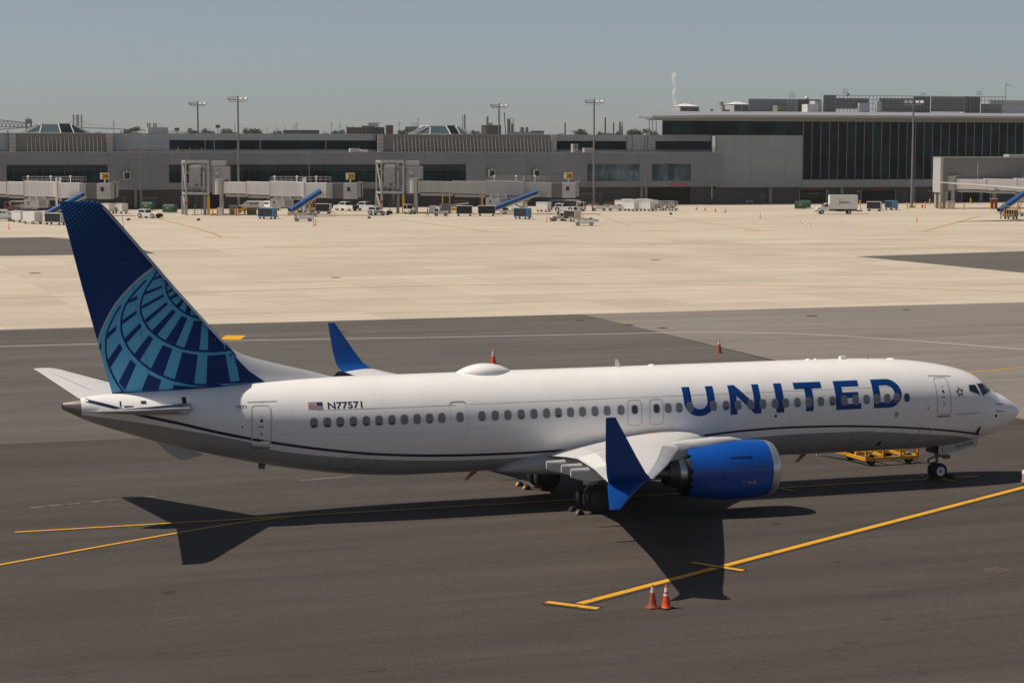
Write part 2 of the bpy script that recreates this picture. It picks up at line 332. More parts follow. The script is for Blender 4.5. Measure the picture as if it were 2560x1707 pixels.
# ------------------------------------------------------------------ ground, pavements and markings
struct('terrain', MB().add([(-1500, -600, -0.5), (4000, -600, -0.5), (4000, 5600, -0.5), (-1500, 5600, -0.5)], [(0, 1, 2, 3)]), GRASSM)
struct('asphalt_apron', MB().mm(-120, 330, -60, 163.0, -0.4, 0.0), ASPHALT)
def sheet(name, pts, z, m): return struct(name, MB().add([(x, y, z) for x, y in pts], [tuple(range(len(pts)))]), m)
sheet('sheen_asphalt', [(-120, 101), (60.5, 101), (62.7, 163.0), (-120, 163.0)], 0.003, ASPHALT_SHEEN)  # paler sheet imitating the sheen of asphalt seen at a low angle
sheet('old_asphalt', [(58.5, 0), (330, 0), (330, 163.0), (62.7, 163.0)], 0.004, ASPHALT_OLD)
# concrete apron cast in square slabs
apron = struct('concrete_apron', MB().mm(-120, 420, 163.0, 460, -0.4, -0.05), JOINT)
SL = 7.6
slab_me = MB().mm(0.012, SL-0.012, 0.012, SL-0.012, -0.3, 0.0).mesh('slab', CONCRETE)
cand = []; rest = MB()
for i in range(-16, 71):
    for j in range(0, 39):
        x, y = i*SL, 163.0+j*SL; cx, cy = x+SL/2, y+SL/2
        a = math.atan2(cx, cy)-PSI
        if abs(a) < 0.262: cand.append((cy*math.cos(a), x, y))
        else: rest.mm(x+0.012, x+SL-0.012, y+0.012, y+SL-0.012, -0.3, 0.0)
cand.sort()
for k, (d, x, y) in enumerate(cand):
    if k < 300: obj('slab', slab_me, apron, (x, y, 0))
    else: rest.mm(x+0.012, x+SL-0.012, y+0.012, y+SL-0.012, -0.3, 0.0)
tag(rest.build('slab_field', CONCRETE, apron), kind='stuff')
sheet('asphalt_strip', [(-100, 268.2), (44, 267.7), (44, 297), (36, 318.5), (-100, 318.5)], 0.005, ASPHALT_DARK)
sheet('asphalt_patch', [(128, 235.5), (129.8, 199.9), (134, 163.2), (330, 163.2), (330, 268), (156, 240.2)], 0.005, ASPHALT_DARK)

def ribbon(pts, w, z, mb=None, cut=None):
    mb = mb or MB(); P = [Vector((x, y, 0)) for x, y in pts]; L, Rr = [], []
    for i, p in enumerate(P):
        d = ((P[i+1]-p) if i+1 < len(P) else (p-P[i-1])).normalized()
        if 0 < i < len(P)-1: d = ((P[i+1]-p).normalized()+(p-P[i-1]).normalized()).normalized()
        n = Vector((-d.y, d.x, 0))*w/2; L.append(p+n); Rr.append(p-n)
    for i in range(len(P)-1): mb.add([(q.x, q.y, z) for q in (L[i], L[i+1], Rr[i+1], Rr[i])], [(0, 1, 2, 3)])
    return mb
def smooth(pts, n=6):
    out = []; P = [pts[0]]+list(pts)+[pts[-1]]
    for i in range(1, len(P)-2):
        for k in range(n):
            t = k/n; a = [0.5*(2*P[i][c]+(P[i+1][c]-P[i-1][c])*t+(2*P[i-1][c]-5*P[i][c]+4*P[i+1][c]-P[i+2][c])*t*t+(-P[i-1][c]+3*P[i][c]-3*P[i+1][c]+P[i+2][c])*t**3) for c in (0, 1)]
            out.append(tuple(a))
    return out+[pts[-1]]
def line(name, pts, w, m, z=0.008, border=0.0):
    if border: struct(name+'_border', ribbon(pts, w+2*border, z-0.004), BLACK_LINE)
    return struct(name, ribbon(pts, w, z), m)
line('stand_line', [(7.4, 77.9), (48.6, 77.9)], 0.17, YELLOW, 0.016, 0.09)
line('lead_in_line', smooth([(-30, 50.6), (-8, 63.6), (0, 68.4), (6.3, 72.0), (10.8, 74.6), (14.5, 76.6), (17.0, 77.6), (19.5, 77.9)]), 0.17, YELLOW, 0.012, 0.09)
line('parking_line', [(22.75, 59.85), (49.0, 74.85), (76, 90.3)], 0.30, YELLOW, 0.016, 0.19)
line('parking_bar', [(22.15, 60.55), (23.35, 59.15)], 0.30, YELLOW, 0.024, 0.19)
line('parking_cross', [(29.05, 64.75), (30.15, 62.95)], 0.24, YELLOW, 0.024, 0.13)
line('stand_cross', [(38.6, 79.0), (39.1, 76.9)], 0.17, YELLOW, 0.024, 0.05)
line('stand_cross', [(46.2, 78.8), (46.9, 77.0)], 0.17, YELLOW, 0.024, 0.05)
line('service_line', smooth([(-40, 150.5), (13.5, 149.6), (28.9, 149.0), (44.8, 146.8), (58.2, 145.4), (65.1, 144.7), (71.0, 141.7), (75.6, 136.5), (81.6, 125.4), (90, 104)]), 0.22, WHITE_LINE, 0.012)
line('far_lead_line', [(62, 111.5), (70.3, 113.9), (75.1, 115.3), (110, 125.4)], 0.22, YELLOW, 0.012, 0.05)
line('taxi_line', smooth([(-40, 193), (17.7, 195.9), (29.9, 196.7), (47.3, 199.1), (61.1, 200.0), (78.9, 197.1), (90.9, 191.4), (102.1, 184.5), (113.1, 174.1), (126, 160.5)]), 0.36, YELLOW_OLD, 0.010)
line('apron_line', smooth([(44.0, 274.1), (66.1, 278.1), (90.9, 276.9), (115.5, 272.1), (144.8, 262.0), (162.5, 250.3), (185, 234)]), 0.40, YELLOW_OLD, 0.010)
line('gate_line', smooth([(64.9, 395), (64.3, 382.6), (63.6, 355), (62.6, 329.2), (61.1, 310.7)]), 0.45, YELLOW_OLD, 0.010)
line('gate_line', [(106.4, 372), (105.8, 316.6)], 0.45, YELLOW_OLD, 0.010)
line('gate_line', [(163, 388), (150.0, 308.7)], 0.45, YELLOW_OLD, 0.010)
line('gate_line', [(221.3, 356.9), (174.4, 298.2)], 0.6, YELLOW_OLD, 0.010)
for (x, y) in ((61.1, 310.7), (105.8, 316.6), (150.0, 308.7), (133.6, 312.0), (174.4, 298.2), (66.0, 278.0)):
    line('gate_bar', [(x-2.6, y+0.3), (x+2.6, y-0.3)], 1.1, YELLOW, 0.018)
line('marking_panel', [(29.75, 151.5), (31.2, 151.0)], 3.4, YELLOW, 0.016, 0.3)
for a, b in (((8.5, 83.0), (13.8, 84.2)), ((20.2, 86.1), (23.0, 86.6))): line('faded_line', [a, b], 0.22, WHITE_FADED, 0.010)
line('strip_line', [(-20, 299.8), (33.8, 297.9)], 0.35, WHITE_FADED, 0.014)
line('strip_line', [(-20, 311.5), (42, 309.5)], 0.35, WHITE_FADED, 0.014)
for a, b in (((176.6, 345.7), (166.7, 323.4)), ((184.5, 345.0), (174.0, 321.2))):
    line('zipper_line', [a, b], 0.5, WHITE_LINE, 0.014, 0.12)
for t in range(4):
    line('zipper_dash', [(177.4+t*1.9, 344.6-t*0.2), (178.3+t*1.9, 344.4-t*0.2)], 0.8, WHITE_LINE, 0.014)
    line('zipper_dash', [(169.3+t*1.6, 327.8), (170.0+t*1.6, 327.6)], 0.8, WHITE_LINE, 0.014)
for k in range(7): line('guide_dash', [(150.5-2.2*k+1.0, 386-8.0*k), (149.6-2.2*k+1.0, 382.5-8.0*k)], 0.5, YELLOW_OLD, 0.010)
for k in range(2): line('hatch_line', [(238+k*6, 380-k*8), (244+k*6, 378-k*8)], 0.7, WHITE_FADED, 0.010)
IRON = mat('cast_iron', (0.10, 0.075, 0.060), 0.8, var=0.2, vscale=6)
for (x, y, r) in ((38.4, 60.3, 0.42), (60.3, 157.0, 0.4), (62.5, 152.2, 0.5), (64.0, 148.8, 0.45), (80.5, 155.5, 0.55), (91.2, 158.5, 0.4), (39.0, 153.0, 0.8), (24.8, 232, 0.7), (54.5, 215, 0.6), (100.5, 236, 0.7)):
    mb = MB(); mb.lathe([(0.0, r), (0.012, r), (0.014, r*0.9), (0.009, r*0.88), (0.009, 0.01)], (0, 0, 0), (0, 0, 1), 20)
    for k in range(-2, 3): mb.mm(-r*0.7, r*0.7, k*r*0.26-r*0.05, k*r*0.26+r*0.05, 0.005, 0.016)
    o = mb.build('manhole_cover', IRON); o.location = (x, y, 0.003); o['kind'] = 'structure'
# ------------------------------------------------------------------ the airliner
# local frame of the aircraft: x = -s (s metres aft of the nose), y = +left / -right, z up
PL = thing('airliner', 'white twin-engine airliner with blue globe tail and UNITED lettering parked in foreground', 'airplane', (50.629, 78.092, 0))
FT = [(0.00,2.83,2.77,0.03,2.80),(0.06,2.92,2.66,0.15,2.79),(0.2,3.04,2.57,0.30,2.79),(0.5,3.26,2.33,0.54,2.78),(1.0,3.55,2.06,0.84,2.78),(1.45,3.74,1.87,1.05,2.82),
(1.75,3.96,1.77,1.17,2.88),(2.05,4.20,1.69,1.27,2.95),(2.5,4.51,1.60,1.41,3.05),(3.0,4.71,1.52,1.53,3.15),(3.5,4.85,1.46,1.62,3.22),(4.44,5.04,1.39,1.75,3.33),(5.6,5.20,1.36,1.83,3.41),(6.9,5.30,1.36,1.87,3.46),(8.5,5.35,1.37,1.88,3.49),(11,5.37,1.38,1.88,3.49),
(27,5.37,1.38,1.88,3.49),(28,5.37,1.385,1.88,3.5),(29,5.37,1.42,1.865,3.52),(30.5,5.37,1.55,1.81,3.58),(32,5.35,1.76,1.71,3.67),(33.5,5.31,2.03,1.56,3.79),(35,5.24,2.37,1.37,3.93),(36.5,5.16,2.75,1.14,4.08),(38,5.10,3.19,.89,4.25),(39.2,5.05,3.58,.69,4.38),(40.2,4.99,3.94,.53,4.49),(40.72,4.91,4.17,.42,4.53),(41.38,4.78,4.52,.15,4.64)]
FS = [r[0] for r in FT]
def curve(xs, ys):
    n = len(xs); d = [(ys[i+1]-ys[i])/(xs[i+1]-xs[i]) for i in range(n-1)]
    m = [d[0]]+[0 if d[i-1]*d[i] <= 0 else 2*d[i-1]*d[i]/(d[i-1]+d[i]) for i in range(1, n-1)]+[d[-1]]
    def f(x):
        i = 0
        while i < n-2 and x > xs[i+1]: i += 1
        h = xs[i+1]-xs[i]; t = min(max((x-xs[i])/h, 0), 1)
        return (2*t**3-3*t*t+1)*ys[i]+(t**3-2*t*t+t)*h*m[i]+(-2*t**3+3*t*t)*ys[i+1]+(t**3-t*t)*h*m[i+1]
    return f
fT, fB, fW, fC = [curve(FS, [r[k] for r in FT]) for k in (1, 2, 3, 4)]
def skin(s, z, off=0.0, sgn=-1):
    """point on the fuselage side at station s and height z (sgn -1: right side), off metres proud"""
    t, b, w, c = fT(s), fB(s), fW(s), fC(s); h = (t-c) if z > c else (c-b)
    q = max(-0.9999, min(0.9999, (z-c)/h)); y = w*math.sqrt(1-q*q)
    n = Vector((0, y/(w*w), (z-c)/(h*h))).normalized()
    return Vector((-s, sgn*(y+n.y*off), z+n.z*off))
def ring(s, a0, a1, n):
    t, b, w, c = fT(s), fB(s), fW(s), fC(s); out = []
    for i in range(n+1):
        a = a0+(a1-a0)*i/n; h = (t-c) if math.sin(a) > 0 else (c-b); out.append(Vector((-s, -w*math.cos(a), c+h*math.sin(a))))
    return out
# height of the paint break between white and grey
GZ = curve([0, 2.6, 3.33, 4.19, 5.73, 7.83, 9.45, 11.63, 13.76, 17, 22, 25.58, 28.48, 30.36, 32.2, 33.73, 34.52, 36.88, 38.86, 41.4],
           [1.4, 1.72, 1.92, 2.05, 2.21, 2.40, 2.48, 2.49, 2.41, 2.2, 2.05, 2.04, 2.18, 2.35, 2.56, 2.82, 3.12, 3.65, 4.03, 4.45])
ST = sorted(set([0.0, 0.02, 0.06, 0.12]+[0.2+0.1*i for i in range(0, 35)]+[3.7+0.3*i for i in range(0, 15)]+[8.3+0.75*i for i in range(0, 26)]+[27.4+0.4*i for i in range(0, 34)]+[40.72]))
ST = [s for s in ST if s <= 40.72]
upr, lwr = [], []
for s in ST:
    c, b = fC(s), fB(s); q = (GZ(s)-c)/(c-b); q = max(-0.985, min(-0.02, q)); a = math.asin(q)
    upr.append(ring(s, a, math.pi-a, 44)); lwr.append(ring(s, math.pi-a, 2*math.pi+a, 16))
MB().loft(upr, False, False).build('fuselage', SKIN, PL, 60)
MB().loft(lwr, False, False).build('belly', BELLY, PL, 60)
cone_r = [ring(s, 0, 2*math.pi*39/40, 39) for s in (40.72, 40.95, 41.2, 41.38)]
tc = MB().loft(cone_r, True, False).build('tail_cone', mat('cone_metal', (0.30, 0.26, 0.23), 0.35, metal=0.85, var=0.08, vscale=3), PL, 60)
MB().loft([[p*1.0 for p in ring(41.365, 0, 2*math.pi*39/40, 39)]], True, False).add(ring(41.34, 0, 2*math.pi*23/24, 23), [tuple(range(24))]).build('exhaust', BLACK, tc)

def decal(name, vs, fs, m, parent, mp, step=0.12):
    """flat (s,z) faces cut into a grid and laid on a surface by mp"""
    bm = bmesh.new(); bv = [bm.verts.new((v[0], v[1], 0)) for v in vs]
    for f in fs:
        try: bm.faces.new([bv[i] for i in f])
        except ValueError: pass
    xs = [v[0] for v in vs]; zs = [v[1] for v in vs]
    for lo, hi, no in ((min(xs), max(xs), (1, 0, 0)), (min(zs), max(zs), (0, 1, 0))):
        k = math.floor(lo/step)+1
        while k*step < hi:
            bmesh.ops.bisect_plane(bm, geom=bm.verts[:]+bm.edges[:]+bm.faces[:], plane_co=(k*step, 0, 0) if no[0] else (0, k*step, 0), plane_no=no); k += 1
    me = bpy.data.meshes.new(name)
    for v in bm.verts: v.co = mp(v.co.x, v.co.y)
    bmesh.ops.recalc_face_normals(bm, faces=bm.faces[:])
    bm.to_mesh(me); bm.free(); me.materials.append(m); me.polygons.foreach_set('use_smooth', [True]*len(me.polygons))
    return obj(name, me, parent)
def fill(outer, holes=()):
    loops = [[Vector((p[0], p[1], 0)) for p in l] for l in [outer]+list(holes)]; tri = mgeo.tessellate_polygon(loops)
    vs = [p for l in loops for p in l]; return [(v.x, v.y) for v in vs], [tuple(t) for t in tri]
def strip(pts, w0, w1=None):
    """polyline to quads; returns vs, fs"""
    w1 = w0 if w1 is None else w1; vs, fs = [], []
    n = len(pts)
    for i, p in enumerate(pts):
        a = pts[max(i-1, 0)]; b = pts[min(i+1, n-1)]; d = Vector((b[0]-a[0], b[1]-a[1])).normalized(); w = (w0+(w1-w0)*i/(n-1))/2
        vs += [(p[0]-d.y*w, p[1]+d.x*w), (p[0]+d.y*w, p[1]-d.x*w)]
        if i: fs.append((2*i-2, 2*i, 2*i+1, 2*i-1))
    return vs, fs
def on_skin(off): return lambda s, z: skin(s, z, off)

# navy cheat line
CH = [(2.56,1.98),(3.18,2.10),(4.3,2.28),(5.8,2.46),(7.84,2.64),(10.07,2.76),(12.24,2.80),(14.36,2.74),(16.12,2.60),(18.5,2.42),(21,2.30),(23.76,2.25),(25.63,2.27),(27.57,2.34),(29.47,2.48),(30.86,2.64),(33.41,3.05),(35.67,3.54),(37.28,3.96),(38.47,4.25),(39.65,4.62),(40.6,4.87)]
cz = curve([c[0] for c in CH], [c[1] for c in CH])
cl = [(2.56+0.2*i, cz(2.56+0.2*i)) for i in range(0, 191)]
v, f = strip(cl, 0.085, 0.115); decal('cheat_line', v, f, NAVY, PL, on_skin(0.004), 0.5)

def rrect(cx, cz, w, h, r, n=5):
    out = []
    for ix, iz, a0 in ((1, 1, 0), (-1, 1, 90), (-1, -1, 180), (1, -1, 270)):
        for k in range(n):
            a = R(a0+90*k/(n-1)); out.append((cx+ix*(w/2-r)+r*math.cos(a), cz+iz*(h/2-r)+r*math.sin(a)))
    return out
def ring2(o, i):
    n = len(o); return list(o)+list(i), [(k, (k+1) % n, n+(k+1) % n, n+k) for k in range(n)]
# cabin windows: raised surround, sunken pane, shade line
WIN = [32.15, 31.64, 31.14, 30.63, 30.12, 29.62, 29.11, 28.61, 28.10, 27.60, 27.10, 26.36, 25.46, 24.91, 24.39, 23.83, 23.30, 22.77, 22.27, 21.76, 21.25, 20.72, 20.20, 19.60, 19.01, 18.06, 17.55, 17.07, 16.59, 15.55, 14.99, 14.44, 13.88, 13.33, 12.78, 12.29, 11.76, 11.24, 10.68, 10.14, 9.59, 9.06, 8.55, 8.07, 7.57, 7.12, 6.63]
for k, s in enumerate(WIN):
    dark = k in (24, 25, 46)
    zc = 3.83
    def mp(a, b, s=s): return skin(a, b, 0.006)
    o, i = rrect(s, zc, 0.30, 0.395, 0.125), rrect(s, zc, 0.245, 0.335, 0.10)
    v, f = ring2(o, i); w = decal('window', v, f, MIDGREY if not dark else LTGREY, PL, lambda a, b: skin(a, b, 0.013), 0.2)
    v, f = fill(i); decal('pane', v, f, PANE_DK if dark else PANE, w, lambda a, b: skin(a, b, 0.0085), 0.2)
    if not dark and (k < 7 or k % 3 == 0):
        gh = 0.07 if k < 7 else rnd.choice((0.03, 0.045, 0.09)); v, f = fill(rrect(s, zc-0.16+gh/2, 0.20, gh, 0.015)); decal('shade_gap', v, f, PANE_DK, w, lambda a, b: skin(a, b, 0.0105), 0.2)
for s in (6.15, 5.67, 32.75):
    v, f = ring2(rrect(s, 3.83, 0.27, 0.37, 0.11), rrect(s, 3.83, 0.255, 0.355, 0.10)); decal('window_plug', v, f, FAINT, PL, on_skin(0.003), 0.2)
# doors
def door(name, s, zc, w, h, thick=0.035, r=0.16, m=LTGREY, win=None, handle=True):
    v, f = ring2(rrect(s, zc, w, h, r), rrect(s, zc, w-2*thick, h-2*thick, r-thick*0.7)); d = decal(name, v, f, m, PL, on_skin(0.010), 0.15)
    v, f = fill(rrect(s, zc, w-2*thick, h-2*thick, r-thick*0.7)); decal('door_panel', v, f, SKIN, d, on_skin(0.004), 0.15)
    if handle:
        v, f = fill(rrect(s+0.02, zc-0.02, 0.22, 0.055, 0.02)); decal('door_handle', v, f, MIDGREY, d, on_skin(0.012), 0.15)
        v, f = fill(rrect(s, zc+0.21, 0.10, 0.12, 0.045)); decal('door_window', v, f, BLACK, d, on_skin(0.010), 0.15)
        for dz, ww in ((0.40, 0.13), (-0.22, 0.10), (-0.32, 0.07)):
            v, f = fill(rrect(s, zc+dz, ww, 0.022 if dz > -0.3 else 0.10, 0.008)); decal('placard', v, f, MIDGREY, d, on_skin(0.011), 0.2)
        v, f = fill(rrect(s, zc-h/2-0.07, w*0.95, 0.065, 0.02)); decal('door_sill', v, f, mat('sill_tan', (0.20, 0.17, 0.14), 0.7), d, on_skin(0.008), 0.15)
    return d
door('forward_door', 4.80, 3.80, 0.72, 1.55)
door('aft_door', 34.13, 3.76, 0.75, 1.57)
for s in (19.01, 18.06): door('overwing_exit', s, 3.70, 0.62, 1.03, 0.025, 0.15, LTGREY, None, False)
v, f = ring2(rrect(26.40, 3.66, 0.74, 1.50, 0.13), rrect(26.40, 3.66, 0.715, 1.475, 0.12)); decal('exit_plug', v, f, mat('plug_line', (0.62, 0.62, 0.62), 0.5), PL, on_skin(0.004), 0.15)
v, f = strip([(26.74, 4.30), (26.70, 4.38), (26.62, 4.415), (26.18, 4.415), (26.10, 4.38), (26.06, 4.30)], 0.028); decal('plug_gutter', v, f, MIDGREY, PL, on_skin(0.010), 0.15)
for a, b in ((9.04, 7.95), (30.85, 29.65)):      # cargo doors in the belly side
    m0 = (a+b)/2; zt = 2.47
    v, f = ring2(rrect(m0, zt-0.32, a-b, 0.64, 0.10), rrect(m0, zt-0.32, a-b-0.035, 0.605, 0.09)); d = decal('cargo_door', v, f, mat('seam_dark', (0.20, 0.20, 0.205), 0.6), PL, on_skin(0.004), 0.15)
    v, f = fill(rrect(m0, zt-0.52, 0.24, 0.03, 0.01)); decal('latch', v, f, BLACK, d, on_skin(0.006), 0.2)
# long lap seams and rain gutters
def seam(name, pts, w, m, off=0.003): v, f = strip(pts, w); return decal(name, v, f, m, PL, on_skin(off), 0.6)
seam('lap_seam', [(32.0-0.5*i, 4.29) for i in range(12)], 0.016, FAINT); seam('lap_seam', [(25.95-0.5*i, 4.30) for i in range(39)], 0.016, FAINT)
seam('lap_seam', [(33.3-0.5*i, 3.42-0.012*i) for i in range(13)], 0.010, FAINT)
seam('rain_gutter', [(34.62, 4.66), (33.5, 4.67)], 0.022, MIDGREY, 0.012); seam('rain_gutter', [(5.35, 4.66), (4.15, 4.58)], 0.022, MIDGREY, 0.012)
seam('radome_seam', [(1.27, 3.46), (1.36, 3.2), (1.42, 2.9), (1.44, 2.6), (1.42, 2.25)], 0.012, FAINT)
seam('cabin_seam', [(7.0, 4.95), (6.96, 4.33)], 0.012, FAINT)
# circumferential skin joints and access panels
for s_ in (8.9, 11.5, 13.2, 15.3, 17.35, 20.0, 22.5, 25.05, 27.85, 29.4, 31.3, 33.0, 35.6, 37.0, 38.6):
    lo = GZ(s_)+0.05; hi = fT(s_)-0.03; seam('skin_joint', [(s_, lo+(hi-lo)*i/14) for i in range(15)], 0.007, mat('joint_faint', (0.66, 0.655, 0.65), 0.5), 0.0025)
for s_, z_, w_, h_ in ((35.9, 3.75, 0.55, 0.42), (36.1, 3.72, 0.25, 0.2), (38.9, 3.95, 0.4, 0.22), (21.6, 2.75, 0.5, 0.3), (24.0, 2.72, 0.35, 0.4), (15.0, 2.95, 0.5, 0.25), (11.9, 3.05, 0.3, 0.22), (3.4, 2.55, 0.3, 0.25), (28.6, 2.9, 0.42, 0.3)):
    v, f = ring2(rrect(s_, z_, w_, h_, 0.03, 3), rrect(s_, z_, w_-0.016, h_-0.016, 0.025, 3)); decal('access_panel', v, f, MATS['joint_faint'], PL, on_skin(0.0025), 0.3)
STAIN = mat('oil_stain', (0.24, 0.215, 0.19), 0.6, var=0.4, vscale=4)
# nose details: pitot probes, ports
for s, z in ((1.76, 3.28), (1.80, 2.99)):
    p = skin(s, z, 0); MB().bar(p, p+Vector((0.0, -0.10, 0)), 0.03, 0.05).bar(p+Vector((-0.02, -0.10, 0)), p+Vector((0.22, -0.11, 0)), 0.03).build('pitot_probe', DKMETAL, PL)
for s, z, r in ((1.89, 2.79, 0.065), (7.12, 3.15, 0.105), (5.6, 3.35, 0.035), (7.57, 1.84, 0.10), (34.85, 3.75, 0.03), (12.75, 3.32, 0.055)):
    c = [(s+r*math.cos(2*math.pi*k/14), z+r*1.15*math.sin(2*math.pi*k/14)) for k in range(14)]; v, f = fill(c)
    decal('port', v, f, mat('port_tan', (0.40, 0.33, 0.27), 0.6) if r == 0.105 else BLACK, PL, on_skin(0.006), 0.3)
v, f = fill([(2.88, 2.05), (2.78, 2.36), (2.68, 2.38), (2.66, 2.05)]); decal('sensor_cutout', v, f, BLACK, PL, on_skin(0.007), 0.2)
# flight-deck windows on both sides
WS = [[(3.31, 4.17), (2.93, 4.16), (2.80, 3.76), (3.35, 3.95)], [(2.79, 4.18), (2.36, 4.16), (2.12, 3.84), (2.64, 3.72)], [(2.30, 4.23), (2.12, 4.30), (1.84, 3.93), (2.05, 3.84)]]
for sg in (-1, 1):
    for q in WS:
        cx = sum(p[0] for p in q)/4; cz_ = sum(p[1] for p in q)/4; big = [(cx+(p[0]-cx)*1.12, cz_+(p[1]-cz_)*1.14) for p in q]
        v, f = ring2(big, q); w = decal('windscreen', v, f, MIDGREY, PL, lambda a, b, sg=sg: skin(a, b, 0.010, sg), 0.15)
        v, f = fill(q); decal('windscreen_pane', v, f, GLASS_DK, w, lambda a, b, sg=sg: skin(a, b, 0.006, sg), 0.15)
# lettering ------------------------------------------------------
def arc(cx, cz, rx, rz, a0, a1, n=14): return [(cx+rx*math.cos(R(a0+(a1-a0)*k/n)), cz+rz*math.sin(R(a0+(a1-a0)*k/n))) for k in range(n+1)]
H = 1.165
LET = {
 'U': ([(0, H), (0, 0.60)]+arc(0.69, 0.60, 0.69, 0.60, 180, 360)+[(1.38, H), (1.04, H), (1.04, 0.58)]+arc(0.69, 0.58, 0.35, 0.30, 360, 180)+[(0.34, H)], []),
 'N': ([(0, 0), (0, H), (0.30, H), (1.08, 0.42), (1.08, H), (1.39, H), (1.39, 0), (1.09, 0), (0.31, 0.75), (0.31, 0)], []),
 'I': ([(0, 0), (0, H), (0.36, H), (0.36, 0)], []),
 'T': ([(0, H), (1.27, H), (1.27, H-0.25), (0.81, H-0.25), (0.81, 0), (0.46, 0), (0.46, H-0.25), (0, H-0.25)], []),
 'E': ([(0, 0), (0, H), (1.15, H), (1.15, H-0.235), (0.34, H-0.235), (0.34, 0.705), (1.06, 0.705), (1.06, 0.475), (0.34, 0.475), (0.34, 0.235), (1.17, 0.235), (1.17, 0)], []),
 'D': ([(0, 0), (0, H), (0.66, H)]+arc(0.72, H/2, 0.64, H/2, 88, -88)+[(0.66, 0)], [[(0.33, 0.245), (0.60, 0.245)]+arc(0.66, H/2, 0.36, H/2-0.245, -86, 86)+[(0.60, H-0.245), (0.33, H-0.245)]])}
for ch, s0 in zip('UNITED', (16.84, 14.80, 12.73, 11.83, 9.98, 8.22)):
    o, hs = LET[ch]; v, f = fill([(s0-x, 3.45+z) for x, z in o], [[(s0-x, 3.45+z) for x, z in h] for h in hs])
    decal('letter', v, f, LETTER, PL, on_skin(0.0045), 0.10)
def skin_text(name, txt, s0, z0, wid, hgt, m, bold=0.0, off=0.005):
    vs, fs = text_polys(txt, 1.0, bold); x0, x1 = min(v[0] for v in vs), max(v[0] for v in vs); y0, y1 = min(v[1] for v in vs), max(v[1] for v in vs)
    return decal(name, [(s0-(v[0]-x0)/(x1-x0)*wid, z0+(v[1]-y0)/(y1-y0)*hgt) for v in vs], fs, m, PL, on_skin(off), 0.15)
skin_text('registration', 'N77571', 31.57, 4.325, 1.35, 0.245, LETTER_DARK, 0.02)
skin_text('fleet_number', '7571', 35.04, 4.435, 0.37, 0.11, LETTER_DARK, 0.02)
skin_text('slogan', 'Connecting people. Uniting the world.', 4.18, 2.965, 1.25, 0.075, LETTER_DARK)
# flag
fl0, fl1, fz0, fz1 = 32.32, 31.76, 4.325, 4.59
fb = decal('flag', *fill([(fl0, fz0), (fl1, fz0), (fl1, fz1), (fl0, fz1)]), mat('flag_white', (0.65, 0.63, 0.62), 0.5), PL, on_skin(0.004), 0.15)
for k in range(7):
    a = fz0+(fz1-fz0)*(2*k)/13; b = fz0+(fz1-fz0)*(2*k+1)/13; decal('stripe', *fill([(fl0, a), (fl1, a), (fl1, b), (fl0, b)]), mat('flag_red', (0.28, 0.03, 0.05), 0.5), fb, on_skin(0.0055), 0.15)
uz = fz0+(fz1-fz0)*6/13; ux = fl1+0.23
un = decal('canton', *fill([(ux, uz), (fl1, uz), (fl1, fz1), (ux, fz1)]), mat('flag_blue', (0.02, 0.03, 0.12), 0.5), fb, on_skin(0.0065), 0.15)
# five-pointed alliance mark made of folded darts
for k in range(5):
    a = R(95+72*k); cx, cz_ = 3.92, 3.94; ca, sa = math.cos(a), math.sin(a)
    pts = [(0.24, 0.0), (0.09, 0.085), (0.075, -0.06)]
    decal('alliance_mark', *fill([(cx-(p*ca-q*sa)*0.95, cz_+p*sa+q*ca) for p, q in pts]), mat('mark_grey', (0.07, 0.075, 0.085), 0.5), PL, on_skin(0.005), 0.2)

# ---- aerofoil surfaces
def naca(n=14):
    xs = [0.5*(1-math.cos(math.pi*i/n)) for i in range(n+1)]
    th = [5*(0.2969*math.sqrt(x)-0.1260*x-0.3516*x*x+0.2843*x**3-0.1036*x**4) for x in xs]; return xs, th
NX, NT = naca()
def foil(le, te, nrm, t, camber=0.0):
    le, te, nrm = Vector(le), Vector(te), Vector(nrm).normalized(); c = te-le; out = []
    for x, q in zip(NX, NT): out.append(le+c*x+nrm*(q*t*1.0+camber*4*x*(1-x)))
    for x, q in list(zip(NX, NT))[-2:0:-1]: out.append(le+c*x+nrm*(-q*t+camber*4*x*(1-x)))
    return out
# wing sections: y, s_le, s_te, z_le, z_te, thickness
WG = [(0.9, 15.2, 22.75, 2.40, 2.12, 1.02), (1.9, 15.85, 22.62, 2.45, 2.14, 0.98), (2.6, 16.65, 22.58, 2.49, 2.22, 0.86), (3.5, 17.45, 22.56, 2.54, 2.32, 0.74), (5.13, 18.5, 22.72, 2.66, 2.50, 0.56), (8, 19.95, 23.52, 2.90, 2.79, 0.42), (11.5, 21.72, 24.47, 3.19, 3.11, 0.31), (14.5, 23.30, 25.40, 3.44, 3.38, 0.23), (16.9, 24.60, 26.14, 3.64, 3.60, 0.17)]
def wing_pt(y, x, sgn, up=True, off=0.0):
    """point on the wing skin at span y, chord fraction x"""
    for a, b in zip(WG, WG[1:]):
        if a[0] <= y <= b[0]: break
    k = (y-a[0])/(b[0]-a[0]); q = [a[i]+(b[i]-a[i])*k for i in range(6)]
    tt = 5*(0.2969*math.sqrt(x)-0.1260*x-0.3516*x*x+0.2843*x**3-0.1036*x**4)*q[5]
    z = q[3]+(q[4]-q[3])*x+(tt if up else -tt)+0.06*q[5]*4*x*(1-x)
    return Vector((-(q[1]+(q[2]-q[1])*x), sgn*y, z+(off if up else -off)))
WINGM = mat('wing_grey', (0.58, 0.577, 0.57), 0.4, var=0.05, vscale=0.8, coat=0.1)
SLATM = mat('slat_metal', (0.66, 0.67, 0.68), 0.25, metal=0.7, var=0.1, vscale=2.5)
